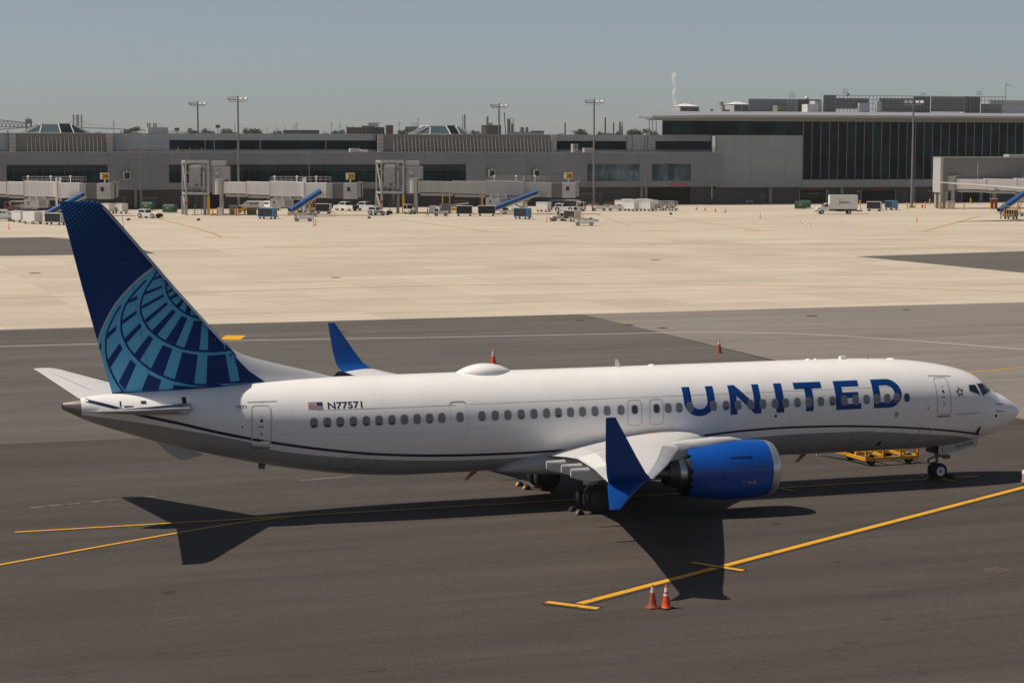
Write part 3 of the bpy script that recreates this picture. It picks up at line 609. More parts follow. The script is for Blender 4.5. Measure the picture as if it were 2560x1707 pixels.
for sgn in (-1, 1):
    w = MB().loft([foil((-a[1], sgn*a[0], a[3]), (-a[2], sgn*a[0], a[4]), (0, 0, 1), a[5], 0.06*a[5]) for a in WG]).build('wing', WINGM, PL, 50)
    w['label'] = 'right wing towards the camera' if sgn < 0 else 'left wing on the far side'
    def patch(name, pts, m, off=0.006, n=8, up=True):
        """pts: corner list (y, chord fraction) 4 corners, ruled patch on the skin"""
        (y0, xa), (y1, xb), (y2, xc), (y3, xd) = pts; mb = MB(); vs = []
        for i in range(n+1):
            t = i/n
            for j in range(5):
                u = j/4; ya, yb = y0+(y1-y0)*t, y3+(y2-y3)*t; x1, x2 = xa+(xb-xa)*t, xd+(xc-xd)*t
                vs.append(wing_pt(ya+(yb-ya)*u, x1+(x2-x1)*u, sgn, up, off))
        mb.add(vs, [(i*5+j, i*5+j+1, i*5+j+6, i*5+j+5) for i in range(n) for j in range(4)]); return mb.build(name, m, w, 40)
    for k, (ya, yb) in enumerate(((5.9, 9.3), (9.36, 12.8), (12.86, 16.5))):
        patch('slat', [(ya, 0.005), (yb, 0.005), (yb, 0.145), (ya, 0.145)], SLATM, 0.012)
        patch('slat_gap', [(ya, 0.15), (yb, 0.15), (yb, 0.157), (ya, 0.157)], STEEL_D, 0.004)
    for ya, yb in ((2.4, 4.4), (5.2, 6.9), (6.95, 8.6), (8.65, 10.4)):
        patch('spoiler', [(ya, 0.66), (yb, 0.66), (yb, 0.80), (ya, 0.80)], LTGREY, 0.010)
    patch('flap', [(4.9, 0.815), (11.0, 0.815), (11.0, 0.985), (4.9, 0.985)], WHITE, 0.008); patch('aileron', [(11.6, 0.78), (15.4, 0.78), (15.4, 0.985), (11.6, 0.985)], LTGREY, 0.008)
    patch('walkway_line', [(2.05, 0.20), (2.05, 0.40), (2.12, 0.40), (2.12, 0.20)], YELLOW, 0.010)
    for y0, s0, s1, z0 in ((3.15, 21.4, 23.25, 2.27), (5.75, 21.2, 23.6, 2.53), (8.6, 22.1, 24.3, 2.84)):      # flap track fairings
        rg = []
        for t in (0, 0.08, 0.2, 0.45, 0.7, 0.88, 1.0):
            wv = 0.085*math.sin(math.pi*min(max(t*0.9+0.06, 0), 1))**0.5+0.012; hv = 0.24*math.sin(math.pi*min(t*0.75+0.10, 1))**0.8+0.03; zz = z0-0.12-0.16*math.sin(math.pi*t)+(-0.16*t)
            rg.append([Vector((-(s0+(s1-s0)*t), sgn*y0+wv*math.cos(a)*0.9, zz+hv*math.sin(a))) for a in [2*math.pi*k/12 for k in range(12)]])
        MB().loft(rg).build('flap_fairing', WHITE, w, 50)
    # split winglet: upper blade and lower blade
    up_ = [((24.60, 16.9, 3.64), (26.14, 16.9, 3.60), (0, 0, 1), 0.16), ((24.80, 17.25, 3.72), (26.30, 17.25, 3.70), (0, -0.5, 1), 0.15), ((25.10, 17.48, 3.98), (26.43, 17.45, 3.98), (0, -1, 0.45), 0.13), ((25.50, 17.66, 4.55), (26.54, 17.63, 4.55), (0, -1, 0.25), 0.10), ((26.35, 17.98, 5.87), (26.68, 17.98, 5.87), (0, -1, 0.2), 0.04)]
    lo_ = [((24.88, 17.1, 3.66), (26.23, 17.1, 3.63), (0, 0, 1), 0.15), ((25.13, 17.35, 3.60), (26.36, 17.35, 3.58), (0, 0.4, 1), 0.12), ((25.63, 17.72, 3.34), (26.48, 17.72, 3.33), (0, 0.8, 1), 0.09), ((26.20, 18.1, 2.95), (26.58, 18.1, 2.95), (0, 0.9, 1), 0.04)]
    for nm, L in (('winglet', up_), ('lower_winglet', lo_)):
        MB().loft([foil((-a[0], sgn*a[1], a[2]), (-b[0], sgn*b[1], b[2]), (0, sgn*n[1], n[2]), t) for a, b, n, t in L]).build(nm, ROYAL, PL, 50)
    mbw = MB()
    for y, x in ((15.8, 0.99), (16.6, 0.99), (14.9, 0.99)):
        p = wing_pt(y, x, sgn); mbw.bar(p, p+Vector((-0.22, 0, 0.01)), 0.015)
    mbw.build('static_wick', BLACK, w)
# wing root fairing under the fuselage
rg = []
for s in [14.2+0.31*i for i in range(34)]:
    t = (s-14.2)/(24.43-14.2); e = math.sin(math.pi*t)**0.55; hw = 1.35+0.72*e; zb = 1.46-0.33*e; zt = 1.62+0.95*e
    rg.append([Vector((-s, hw*math.copysign(abs(math.cos(a))**0.62, math.cos(a)), (zb+zt)/2+(zt-zb)/2*math.copysign(abs(math.sin(a))**0.8, math.sin(a)))) for a in [2*math.pi*k/28 for k in range(28)]])
MB().loft(rg).build('wing_root_fairing', mat('fairing_grey', (0.42, 0.42, 0.42), 0.4, var=0.04, vscale=1, coat=0.1), PL, 60)
# tail ---------------------------------------------------------------
def fin_le(z): return 33.70+(z-5.28)*0.9*(1 if z < 6.83 else 1)+(0.0 if z < 6.83 else -(z-6.83)*0.045)
FINS = [(4.9, 33.42, 39.48, 0.62), (5.28, 33.70, 39.58, 0.60), (6.83, 35.20, 39.98, 0.48), (9.0, 37.10, 40.55, 0.34), (11.2, 38.93, 41.08, 0.21), (12.05, 39.66, 41.30, 0.16), (12.20, 39.85, 41.33, 0.13), (12.27, 40.1, 41.34, 0.05)]
fin = MB().loft([foil((-a, 0, z), (-b, 0, z), (0, 1, 0), t) for z, a, b, t in FINS]).build('fin', FIN, PL, 50)
def dors_w(s, z):
    """half-width of the dorsal fairing at station s and height z"""
    if s > 35.33: return 0.0
    zt = dz(s); w = 0.05+0.15*min((s-31)/3.5, 1)
    t = (z-5.05)/(zt-5.05)
    if t >= 1: return 0.0
    return w*(1.45-0.9*t) if t < 0.5 else (w*(1.0-(t-0.5)/0.35*0.45) if t < 0.85 else w*0.55*(1-(t-0.85)/0.15))
dz = curve([31.0, 32.0, 33.07, 33.7, 34.46, 35.0, 35.35], [5.38, 5.66, 5.93, 6.10, 6.34, 6.63, 6.98])
def fin_map(off):
    def g(s, z):
        for p, q in zip(FINS, FINS[1:]):
            if p[0] <= z <= q[0]: break
        k = (z-p[0])/(q[0]-p[0]); le, te, t = [p[i]+(q[i]-p[i])*k for i in (1, 2, 3)]
        x = min(max((s-le)/(te-le), 0.0), 1.0); y = 5*(0.2969*math.sqrt(x)-0.1260*x-0.3516*x*x+0.2843*x**3-0.1036*x**4)*t
        return Vector((-s, -(max(y, dors_w(s, z))+off), z))
    return g
GLOBE = [(37.833,9.738),(38.063,9.621),(38.3,9.468),(38.571,9.238),(38.842,8.991),(39.113,8.695),(39.367,8.382),(39.572,8.051),(39.743,7.72),(39.881,7.422),(40.03,7.023),(39.537,5.085),(38.096,5.116),(36.739,5.175),(35.366,5.227),(33.699,5.298),(34.322,5.734),(34.802,6.233),(35.041,6.549),(35.21,6.829),(36.057,7.792)]
RIM = [(37.86,9.762),(38.063,9.648),(38.3,9.495),(38.571,9.265),(38.841,9.018),(39.112,8.722),(39.377,8.399),(39.582,8.068),(39.753,7.737),(39.89,7.439),(40.043,7.04)]
ARCS = [[(37.385,9.281),(37.445,9.131),(37.46,8.996),(37.435,8.826),(37.354,8.622),(37.205,8.415),(37.004,8.207),(36.769,8.032),(36.533,7.917),(36.176,7.819)],[(37.677,9.624),(37.967,9.31),(38.207,8.978),(38.363,8.645),(38.438,8.309),(38.415,8.039),(38.319,7.767),(38.155,7.492),(37.923,7.249),(37.629,7.037),(37.294,6.857),(36.889,6.692),(36.379,6.591),(35.695,6.535),(35.058,6.574)],[(38.202,9.298),(38.508,8.984),(38.78,8.688),(38.985,8.39),(39.106,8.056),(39.162,7.721),(39.15,7.385),(39.055,7.078),(38.91,6.77),(38.68,6.459),(38.416,6.18),(38.084,5.914),(37.682,5.679),(37.245,5.494),(36.736,5.356),(36.225,5.279),(35.435,5.23)],[(39.151,8.377),(39.356,8.063),(39.544,7.698),(39.666,7.399),(39.728,7.065),(39.734,6.695),(39.699,6.357),(39.605,6.017),(39.461,5.674),(39.299,5.364),(39.11,5.093)]]
BARS = [[(37.814,9.425),(37.528,9.463),(37.495,9.392),(37.951,9.293)],[(38.208,8.877),(37.607,9.09),(37.595,9.005),(38.318,8.718)],[(38.384,8.335),(37.571,8.769),(37.552,8.66),(38.392,8.214)],[(38.291,7.817),(37.457,8.472),(37.405,8.369),(38.209,7.679)],[(38.012,7.403),(37.235,8.179),(37.108,8.081),(37.836,7.219)],[(37.511,7.033),(36.889,7.926),(36.67,7.825),(37.142,6.818)],[(36.814,6.723),(36.416,7.73),(36.045,7.673),(36.249,6.611)],[(35.918,6.576),(35.832,7.411),(35.279,6.838),(35.268,6.58)],[(37.414,9.137),(37.278,9.195),(37.222,9.119),(37.415,9.056)],[(37.418,8.867),(37.123,8.962),(37.069,8.9),(37.396,8.771)],[(37.343,8.649),(37.003,8.773),(36.923,8.693),(37.271,8.532)],[(37.087,8.338),(36.813,8.548),(36.702,8.464),(36.97,8.206)],[(36.762,8.059),(36.562,8.305),(36.421,8.159),(36.567,7.931)],[(38.781,8.604),(38.522,8.722),(38.548,8.581),(38.968,8.406)],[(39.1,7.814),(38.587,8.168),(38.586,8.026),(39.13,7.636)],[(39.072,7.096),(38.478,7.683),(38.396,7.549),(38.991,6.908)],[(38.707,6.501),(38.139,7.228),(37.976,7.081),(38.499,6.257)],[(38.083,5.948),(37.625,6.84),(37.262,6.686),(37.622,5.677)],[(37.204,5.509),(36.891,6.545),(36.306,6.431),(36.463,5.346)],[(36.002,5.285),(35.937,6.389),(35.225,6.407),(35.072,5.296)],[(34.701,5.386),(34.871,6.321),(34.322,5.734),(33.717,5.305),(35.09,5.286),(35.089,5.348)],[(39.626,7.371),(39.323,7.615),(39.346,7.44),(39.721,7.064)],[(39.667,6.329),(39.221,6.938),(39.111,6.743),(39.572,6.016)],[(39.281,5.458),(38.827,6.318),(38.625,6.119),(39.042,5.152)],[(38.439,5.122),(38.187,5.755),(37.692,5.51),(37.805,5.122)],[(37.29,5.154),(37.23,5.312),(36.567,5.223),(36.054,5.218),(36.739,5.168)],[(39.98,6.82),(39.898,7.009),(39.902,6.734),(39.943,6.674)]]
NAVYC = [(33.699,5.298),(34.802,6.233),(35.041,6.549),(35.21,6.829)]
def clipfin(poly):
    out = []
    for s, z in poly:
        z = min(max(z, 4.95), 12.2); p = None
        for p, q in zip(FINS, FINS[1:]):
            if p[0] <= z <= q[0]: break
        k = (z-p[0])/(q[0]-p[0]); le = p[1]+(q[1]-p[1])*k; te = p[2]+(q[2]-p[2])*k
        out.append((min(max(s, le+0.16 if z > 6.9 else 33.6), te-0.004), z))
    return out
decal('fin_root_navy', *fill([(35.45, 7.05), (35.21, 6.83), (35.04, 6.55), (34.8, 6.23), (34.32, 5.73), (33.75, 5.28), (33.9, 5.1), (36.2, 5.1), (36.2, 7.05)]), GLOBENAVY, fin, fin_map(0.003), 0.1)
decal('globe', *fill(clipfin(GLOBE)), SKYBLUE, fin, fin_map(0.006), 0.15)
decal('globe_rim', *strip(clipfin(RIM), 0.09, 0.03), mat('rim_grey', (0.42, 0.44, 0.46), 0.4), fin, fin_map(0.009), 0.3)
for a, w0 in zip(ARCS, (0.075, 0.085, 0.085, 0.075)): decal('globe_arc', *strip(clipfin(a), w0*0.75, w0*1.05), GLOBENAVY, fin, fin_map(0.012), 0.15)
for b in BARS: decal('globe_bar', *fill(clipfin(b)), GLOBENAVY, fin, fin_map(0.010), 0.15)
seamle = [(fz, 0) for fz in (6.83, 9, 11.2, 12.05)]
mb = MB(); le = []
for z, a, b, t in FINS[2:6]:
    le.append([Vector((-(a-0.012), 0, z)), Vector((-(a+0.15), -5*t*0.13, z)), Vector((-(a+0.15), 5*t*0.13, z))])
for i in range(len(le)-1):
    k = len(mb.v); mb.add(le[i]+le[i+1], [(0, 1, 4, 3), (0, 3, 5, 2)])
mb.build('fin_leading_edge', mat('edge_grey', (0.36, 0.40, 0.46), 0.3, metal=0.4), fin, 40)
decal('rudder_seam', *strip([(39.05, 11.75), (38.62, 8.5), (38.05, 5.15)], 0.014), mat('seam_navy', (0.004, 0.010, 0.035), 0.5), fin, fin_map(0.015), 0.5)
decal('vhf_panel', *strip([(40.75, 12.02), (39.95, 12.02), (39.72, 11.92), (39.62, 11.55)], 0.03), BLACK, fin, fin_map(0.012), 0.5)
decal('fin_placard', *strip([(39.25, 9.92), (38.75, 9.92)], 0.02), mat('placard_red', (0.16, 0.05, 0.06), 0.5), fin, fin_map(0.012), 0.5)
# white dorsal fairing ahead of the fin
dz = curve([31.0, 32.0, 33.07, 33.7, 34.46, 35.0, 35.35], [5.38, 5.66, 5.93, 6.10, 6.34, 6.63, 6.98]); rg = []
for s in [31.0+0.2*i for i in range(22)]+[35.33]:
    zt = dz(s); w = 0.05+0.15*min((s-31)/3.5, 1); rg.append([Vector((-s, -w*1.45, 5.05)), Vector((-s, -w, 5.05+(zt-5.05)*0.5)), Vector((-s, -w*0.55, 5.05+(zt-5.05)*0.85)), Vector((-s, 0, zt)), Vector((-s, w*0.55, 5.05+(zt-5.05)*0.85)), Vector((-s, w, 5.05+(zt-5.05)*0.5)), Vector((-s, w*1.45, 5.05))])
MB().loft(rg, True).build('dorsal_fin', SKIN, PL, 60)
for sgn in (-1, 1):
    S_ = [(0.35, 36.05, 40.05, 4.38, 4.40, 0.42), (0.9, 36.55, 40.2, 4.46, 4.47, 0.40), (4.0, 38.62, 40.90, 4.86, 4.88, 0.22), (6.8, 40.5, 41.55, 5.24, 5.26, 0.10), (7.05, 40.75, 41.63, 5.28, 5.29, 0.08), (7.17, 41.05, 41.66, 5.31, 5.31, 0.03)]
    st = MB().loft([foil((-a[1], sgn*a[0], a[3]), (-a[2], sgn*a[0], a[4]), (0, 0, 1), a[5]) for a in S_]).build('stabilizer', WINGM, PL, 50)
    le = []
    for a in S_[1:5]:
        le.append([Vector((-(a[1]-0.012), sgn*a[0], a[3])), Vector((-(a[1]+0.18), sgn*a[0], a[3]+5*a[5]*0.115)), Vector((-(a[1]+0.18), sgn*a[0], a[3]-5*a[5]*0.115))])
    mb = MB()
    for i in range(len(le)-1): mb.add(le[i]+le[i+1], [(0, 1, 4, 3), (0, 3, 5, 2)])
    mb.build('leading_edge', METAL, st, 40)
    mb = MB()
    for x in (0.70,):
        a, b = S_[1], S_[3]; P = [Vector((-(q[1]+(q[2]-q[1])*x), sgn*q[0], q[3]+0.24*q[5]+0.015)) for q in (a, b)]; mb.bar(P[0], P[1], 0.03, 0.006)
    mb.build('elevator_seam', STEEL_D, st)
# cut-outs beside the stabiliser root
for s, z, w, h in ((36.95, 4.78, 0.16, 0.22), (39.3, 4.70, 0.06, 0.20), (39.0, 4.60, 0.35, 0.06), (38.45, 4.74, 0.20, 0.11)):
    decal('stabilizer_slot', *fill(rrect(s, z, w, h, 0.012, 3)), BLACK, PL, on_skin(0.006), 0.1)
# ---- engines
COWL = mat('engine_cowl_blue', (0.0008, 0.070, 0.37), 0.3, coat=0.2, var=0.02, vscale=2)
for sgn in (-1, 1):
    o = (0, sgn*4.83, 1.71); ax = (-1, 0, 0)
    cw = MB().lathe([(14.820, 1.125), (15.200, 1.155), (15.700, 1.17), (16.300, 1.165), (16.900, 1.125), (17.500, 1.05), (17.950, 0.985), (18.120, 0.955)], o, ax, 72, lambda j, i: (0.16*(abs(((i % 4)-2))/2.0) if j == 7 else 0)).build('engine', COWL, PL, 40)
    cw['label'] = 'blue engine cowl with saw-tooth trailing edge'
    MB().lathe([(14.820, 1.125), (14.620, 1.09), (14.480, 1.03), (14.410, 0.95), (14.460, 0.88), (14.700, 0.84), (15.100, 0.83)], o, ax, 48).build('inlet_lip', mat('lip_metal', (0.60, 0.60, 0.60), 0.3, metal=0.75), cw, 60)
    MB().lathe([(15.100, 0.83), (15.600, 0.86), (15.700, 0.86), (15.700, 0.01)], o, ax, 40).build('inlet_duct', STEEL_D, cw, 40)
    mb = MB()
    for k in range(18):
        a = 2*math.pi*k/18; d = Vector((0, math.cos(a), math.sin(a))); t = Vector((0, -math.sin(a), math.cos(a))); c = Vector(o)+Vector((-15.5, 0, 0))
        mb.add([c+d*0.25-t*0.04+Vector((0.06, 0, 0)), c+d*0.84-t*0.12+Vector((0.08, 0, 0)), c+d*0.84+t*0.12-Vector((0.10, 0, 0)), c+d*0.25+t*0.05-Vector((0.08, 0, 0))], [(0, 1, 2, 3)])
    mb.lathe([(15.250, 0.01), (15.350, 0.12), (15.500, 0.25), (15.650, 0.28)], o, ax, 20); mb.build('fan', DKMETAL, cw, 40)
    MB().lathe([(18.120, 0.945), (17.900, 0.93), (17.400, 0.93), (17.400, 0.60)], o, ax, 72, lambda j, i: (0.155*(abs(((i % 4)-2))/2.0) if j == 0 else 0)).build('fan_nozzle_inner', DKMETAL, cw, 40)
    MB().lathe([(17.260, 0.70), (17.860, 0.70), (18.360, 0.63), (18.710, 0.55), (18.880, 0.52)], o, ax, 64, lambda j, i: (0.12*(abs(((i % 4)-2))/2.0) if j == 4 else 0)).build('core_nozzle', DKMETAL, cw, 40)
    MB().lathe([(18.160, 0.36), (18.660, 0.36), (18.960, 0.27), (19.310, 0.12), (19.510, 0.03)], o, ax, 30).build('exhaust_plug', mat('plug_metal', (0.22, 0.19, 0.16), 0.4, metal=0.9), cw, 40)
    MB().lathe([(18.280, 0.655), (18.410, 0.64), (18.540, 0.61)], o, ax, 48).build('nozzle_band', METAL, cw, 40)
    # pylon: from the cowl crown back under the wing
    rg = []
    for s, zt, zb, hw in ((15.730, 2.90, 2.80, 0.04), (16.180, 3.0, 2.75, 0.20), (16.980, 3.02, 2.6, 0.25), (17.980, 2.96, 2.4, 0.25), (18.700, 2.86, 2.2, 0.22), (19.700, 2.62, 2.1, 0.18), (20.6, 2.35, 2.15, 0.12), (21.4, 2.3, 2.2, 0.04)):
        rg.append([Vector((-s, sgn*4.83-hw, zb)), Vector((-s, sgn*4.83-hw, zb+(zt-zb)*0.7)), Vector((-s, sgn*4.83-hw*0.5, zt)), Vector((-s, sgn*4.83+hw*0.5, zt)), Vector((-s, sgn*4.83+hw, zb+(zt-zb)*0.7)), Vector((-s, sgn*4.83+hw, zb))])
    MB().loft(rg).build('pylon', WINGM, cw, 50)
    if sgn < 0:
        def cowl_pt(s, a, off=0.006):
            r = 1.165+off if s < 16.4 else 1.125+off; return Vector((-s, -4.83-r*math.cos(a), 1.71+r*math.sin(a)))
        def cp(name, s, a, w, h, m, round_=False):
            n = 14 if round_ else 4
            pts = [(s+w*math.cos(2*math.pi*k/n+(0 if round_ else math.pi/4)), a+h*math.sin(2*math.pi*k/n+(0 if round_ else math.pi/4))) for k in range(n)]
            MB().add([cowl_pt(p, q, 0.012) for p, q in pts], [tuple(range(n))]).build(name, m, cw)
        cp('cowl_placard', 15.850, -0.30, 0.09, 0.07, mat('placard_light', (0.30, 0.32, 0.40), 0.5)); cp('cowl_placard', 15.640, -0.30, 0.075, 0.065, mat('placard_pink', (0.40, 0.28, 0.30), 0.5), True)
        cp('cowl_placard', 16.100, -0.26, 0.10, 0.02, MATS['placard_light']); cp('cowl_vent', 16.950, -0.12, 0.07, 0.05, BLACK, True); cp('cowl_placard', 15.950, 0.12, 0.08, 0.05, mat('placard_dim', (0.02, 0.09, 0.35), 0.5))
        mb = MB(); mb.add([cowl_pt(15.860, -0.42, 0.014), cowl_pt(15.820, -0.42, 0.014), cowl_pt(15.920, -0.95, 0.014), cowl_pt(15.960, -0.95, 0.014)], [(0, 1, 2, 3)]); mb.build('cowl_stripe', MATS['placard_pink'], cw)
        MB().bar(cowl_pt(15.750, 0.55, 0.0), cowl_pt(16.600, 0.55, 0.0), 0.05, 0.16).build('cowl_strake', COWL, cw)
        seam_m = mat('cowl_seam', (0.001, 0.02, 0.13), 0.5)
        mb = MB(); mb.add([cowl_pt(14.900+0.1*i, 0.03+q, 0.004) for i in range(15) for q in (-0.005, 0.005)], [(2*i, 2*i+1, 2*i+3, 2*i+2) for i in range(14)]); mb.build('cowl_seam', seam_m, cw)
# ---- landing gear
def wheel(name, parent, c, r, w, rim_m, side):
    t = MB().lathe([(-w/2, r*0.60), (-w/2, r*0.86), (-w*0.38, r*0.97), (-w*0.15, r), (w*0.15, r), (w*0.38, r*0.97), (w/2, r*0.86), (w/2, r*0.60)], c, (0, 1, 0), 28).build(name, RUBBER, parent, 35)
    return t
for sgn in (-1, 1):
    y = sgn*2.86
    mb = MB(); mb.tube((-21.25, y, 2.35), (-21.18, y, 1.15), 0.15, n=14).tube((-21.18, y, 1.2), (-21.18, y, 0.5), 0.09, n=14).tube((-21.18, y-0.5, 0.565), (-21.18, y+0.5, 0.565), 0.07).bar((-21.2, y, 1.9), (-21.0, y*0.5, 2.1), 0.10).bar((-21.32, y, 1.1), (-21.55, y, 0.85), 0.06).bar((-21.55, y, 0.85), (-21.3, y, 0.62), 0.06)
    g = mb.build('main_gear', STEEL, PL, 40)
    for dy in (-0.43, 0.43):
        t = wheel('wheel', g, (-21.18, y+dy, 0.565), 0.565, 0.40, MIDGREY, sgn)
    for dy, face in ((-0.43, -1), (0.43, 1)):
        MB().lathe([(0.0, 0.01), (0.03, 0.10), (0.0, 0.14), (-0.05, 0.30), (0.02, 0.345)], (-21.18, y+dy+face*0.16, 0.565), (0, face, 0), 24).build('hub', mat('hub_grey', (0.06, 0.06, 0.06), 0.55, metal=0.3), g, 35)
    MB().add([(-20.75, y-sgn*0.12, 2.25), (-21.65, y-sgn*0.12, 2.25), (-21.55, y-sgn*0.12, 1.05), (-20.95, y-sgn*0.12, 1.05)], [(0, 1, 2, 3)]).build('gear_door', WHITE, g)
mb = MB(); mb.tube((-4.10, 0, 1.75), (-4.05, 0, 0.95), 0.10, n=14).tube((-4.05, 0, 1.0), (-4.01, 0, 0.3), 0.06, n=12).tube((-4.01, -0.3, 0.343), (-4.01, 0.3, 0.343), 0.05).bar((-4.1, 0, 0.95), (-4.5, 0, 0.82), 0.07).bar((-4.5, 0, 0.82), (-4.2, 0, 0.45), 0.05).bar((-4.0, -0.16, 0.98), (-4.0, 0.16, 0.98), 0.08).bar((-4.05, 0, 1.0), (-3.5, 0, 0.92), 0.11).mm(-3.72, -3.45, -0.12, 0.12, 0.84, 1.0)
ng = mb.build('nose_gear', STEEL_D, PL, 40)
MB().mm(-4.42, -3.75, -0.30, 0.30, 1.15, 1.55).build('wheel_well', BLACK, ng)
for sy in (-1, 1):
    wheel('wheel', ng, (-4.01, sy*0.20, 0.343), 0.343, 0.20, WHITE, sy)
    MB().lathe([(0.0, 0.01), (0.0, 0.05), (0.012, 0.055), (-0.03, 0.10), (-0.015, 0.17), (0.012, 0.205)], (-4.01, sy*0.29, 0.343), (0, sy, 0), 24).build('hub', WHITE, ng, 35)
    MB().lathe([(0.0, 0.005), (0.02, 0.035), (0.0, 0.045)], (-4.01, sy*0.292, 0.343), (0, sy, 0), 12).build('hub_cap', BLACK, ng, 35)
    dr = MB().prism([(-4.22, 1.50), (-2.48, 1.76), (-2.33, 1.73), (-2.27, 1.60), (-2.29, 1.39), (-3.80, 1.13), (-4.10, 1.08), (-4.22, 1.12)], 1, sy*0.42-0.015, sy*0.42+0.015).build('nose_gear_door', LTGREY, PL)
    if sy < 0:
        r_, u_ = (1, 0, 0.165), (-0.165, 0, 1)
        text_on('door_number', '7571 ETOPS', 0.17, BLACK, dr, (-2.95, -0.437, 1.40), r_, u_, 0.006, True, 0.92)
        text_on('door_notice', 'NO PUSH', 0.07, MIDGREY, dr, (-3.15, -0.437, 1.28), r_, u_, 0.001, True, 0.36)
        MB().mm(-4.06, -4.02, -0.438, -0.436, 1.12, 1.50).build('red_mark', RED, dr)
mb = MB(); mb.add([skin(5.85, 2.45, 0.007), skin(5.80, 2.45, 0.007), skin(6.15, 1.75, 0.007), skin(6.2, 1.75, 0.007)], [(0, 1, 2, 3)])
decal('red_band', *strip([(5.78, 2.62), (5.84, 2.42), (5.95, 2.1), (6.2, 1.7)], 0.03), RED, PL, on_skin(0.007), 0.2)
decal('grey_band', *strip([(5.22, 2.42), (5.27, 2.18)], 0.05), LTGREY, PL, on_skin(0.007), 0.2)
# ---- antennas and lumps on the spine and belly
rg = []
for i in range(17):
    t = i/16; s = 23.6+2.45*t; e = max(math.sin(math.pi*t**0.92), 0.0)**0.72; hw = 0.62*e+0.01; ht = 0.42*e+0.02
    rg.append([Vector((-s, hw*math.cos(a), 5.24+(ht*max(math.sin(a), 0)**0.8 if math.sin(a) > 0 else 0.12*math.sin(a))+0.02)) for a in [2*math.pi*k/20 for k in range(20)]])
MB().loft(rg).build('satellite_dome', SKIN, PL, 60)
def blade(name, s, z0, h, c, sweep, m=SKIN, up=1):
    MB().loft([foil((-s, 0, z0), (-s-c, 0, z0), (0, 1, 0), 0.05), foil((-s-sweep, 0, z0+up*h), (-s-sweep-c*0.4, 0, z0+up*h), (0, 1, 0), 0.02)]).build(name, m, PL, 40)
blade('blade_antenna', 18.85, 5.33, 0.36, 0.28, 0.16)
for s, w in ((17.5, 0.16), (10.35, 0.12), (10.0, 0.08), (6.4, 0.22)):
    MB().lathe([(0, w), (0.03, w*0.95), (0.06, w*0.6), (0.075, 0.01)], (-s, 0, fT(s)-0.02), (0, 0, 1), 14).build('spine_fitting', SKIN, PL, 50)
MB().mm(-8.85, -8.60, -0.10, 0.10, 5.33, 5.47).build('spine_box', SKIN, PL)
MB().lathe([(0, 0.05), (0.05, 0.045), (0.07, 0.01)], (-7.5, 0, 5.31), (0, 0, 1), 10).build('beacon', RED, PL, 50)
for s, zb in ((25.0, 1.40), (10.3, 1.40)):
    a = MB().prism([(-s, zb), (-s-0.30, zb), (-s-0.62, zb-0.36), (-s-0.46, zb-0.36)], 1, -0.02, 0.02).build('belly_antenna', WHITE, PL)
    for k in range(3):
        t = 0.1+0.3*k; MB().prism([(-s-0.02-0.46*t, zb-0.36*t), (-s-0.30-0.30*t, zb-0.36*t-0.04), (-s-0.34-0.34*t, zb-0.36*t-0.13), (-s-0.06-0.50*t, zb-0.36*t-0.09)], 1, -0.024, 0.024).build('red_stripe', RED, a)
MB().prism([(-36.35, 2.68), (-37.9, 3.12), (-37.35, 2.62), (-37.0, 2.42), (-36.75, 2.40), (-36.1, 2.58)], 1, -0.10, 0.10).build('tail_skid', LTGREY, PL)
MB().mm(-33.95, -33.75, -0.05, 0.05, 1.90, 2.15).bar((-33.7, 0, 2.1), (-33.75, 0, 1.86), 0.05).build('drain_mast', DKMETAL, PL)
# ------------------------------------------------------------------ terminal buildings
CB = thing('concourse', 'long grey panelled concourse with clerestory windows behind the gates', 'building', (0, 442, 0))
# local y = 0 is the face of the projecting first floor
MESHC = {}
def panel(name, x0, x1, y0, y1, z0, z1, m, parent, gap=0.015):
    """one cladding panel or pane, mesh shared between equal sizes"""
    key = (name, round(x1-x0, 2), round(y1-y0, 2), round(z1-z0, 2), m.name)
    if key not in MESHC: MESHC[key] = MB().mm(gap, x1-x0-gap, 0, y1-y0, gap, z1-z0-gap).mesh(name, m)
    return obj(name, MESHC[key], parent, (x0, y0, z0))
def cells(a, b, w):
    n = max(1, round((b-a)/w)); return [(a+(b-a)*i/n, a+(b-a)*(i+1)/n) for i in range(n)]
X0, X1 = 0.0, 204.6
CB_core = MB(); CB_core.mm(X0, X1, 0.35, 38, 4.25, 12.0); CB_core.mm(X0, X1, 5.35, 38, 11.9, 15.95); CB_core.build('core', STEEL_D, CB)
MB().mm(X0, X1, 5.2, 38, 0.0, 4.3).build('ground_floor_wall', BRICK, CB)
MB().mm(X0, X1, 0.02, 5.3, 4.13, 4.24).build('soffit', mat('soffit_dark', (0.16, 0.16, 0.165), 0.7), CB)
MB().mm(X0, X1, -0.06, 5.0, 12.02, 12.12).build('ledge_cap', STEEL, CB)
MB().mm(X0, X1, 4.82, 38, 16.0, 16.1).build('parapet_cap', STEEL, CB)
WB = [(41.9, 62.7), (75.7, 142.1), (171.2, 184.0), (187.2, 196.9)]       # first floor windows
edges = [X0]+[e for w in WB for e in w]+[X1]
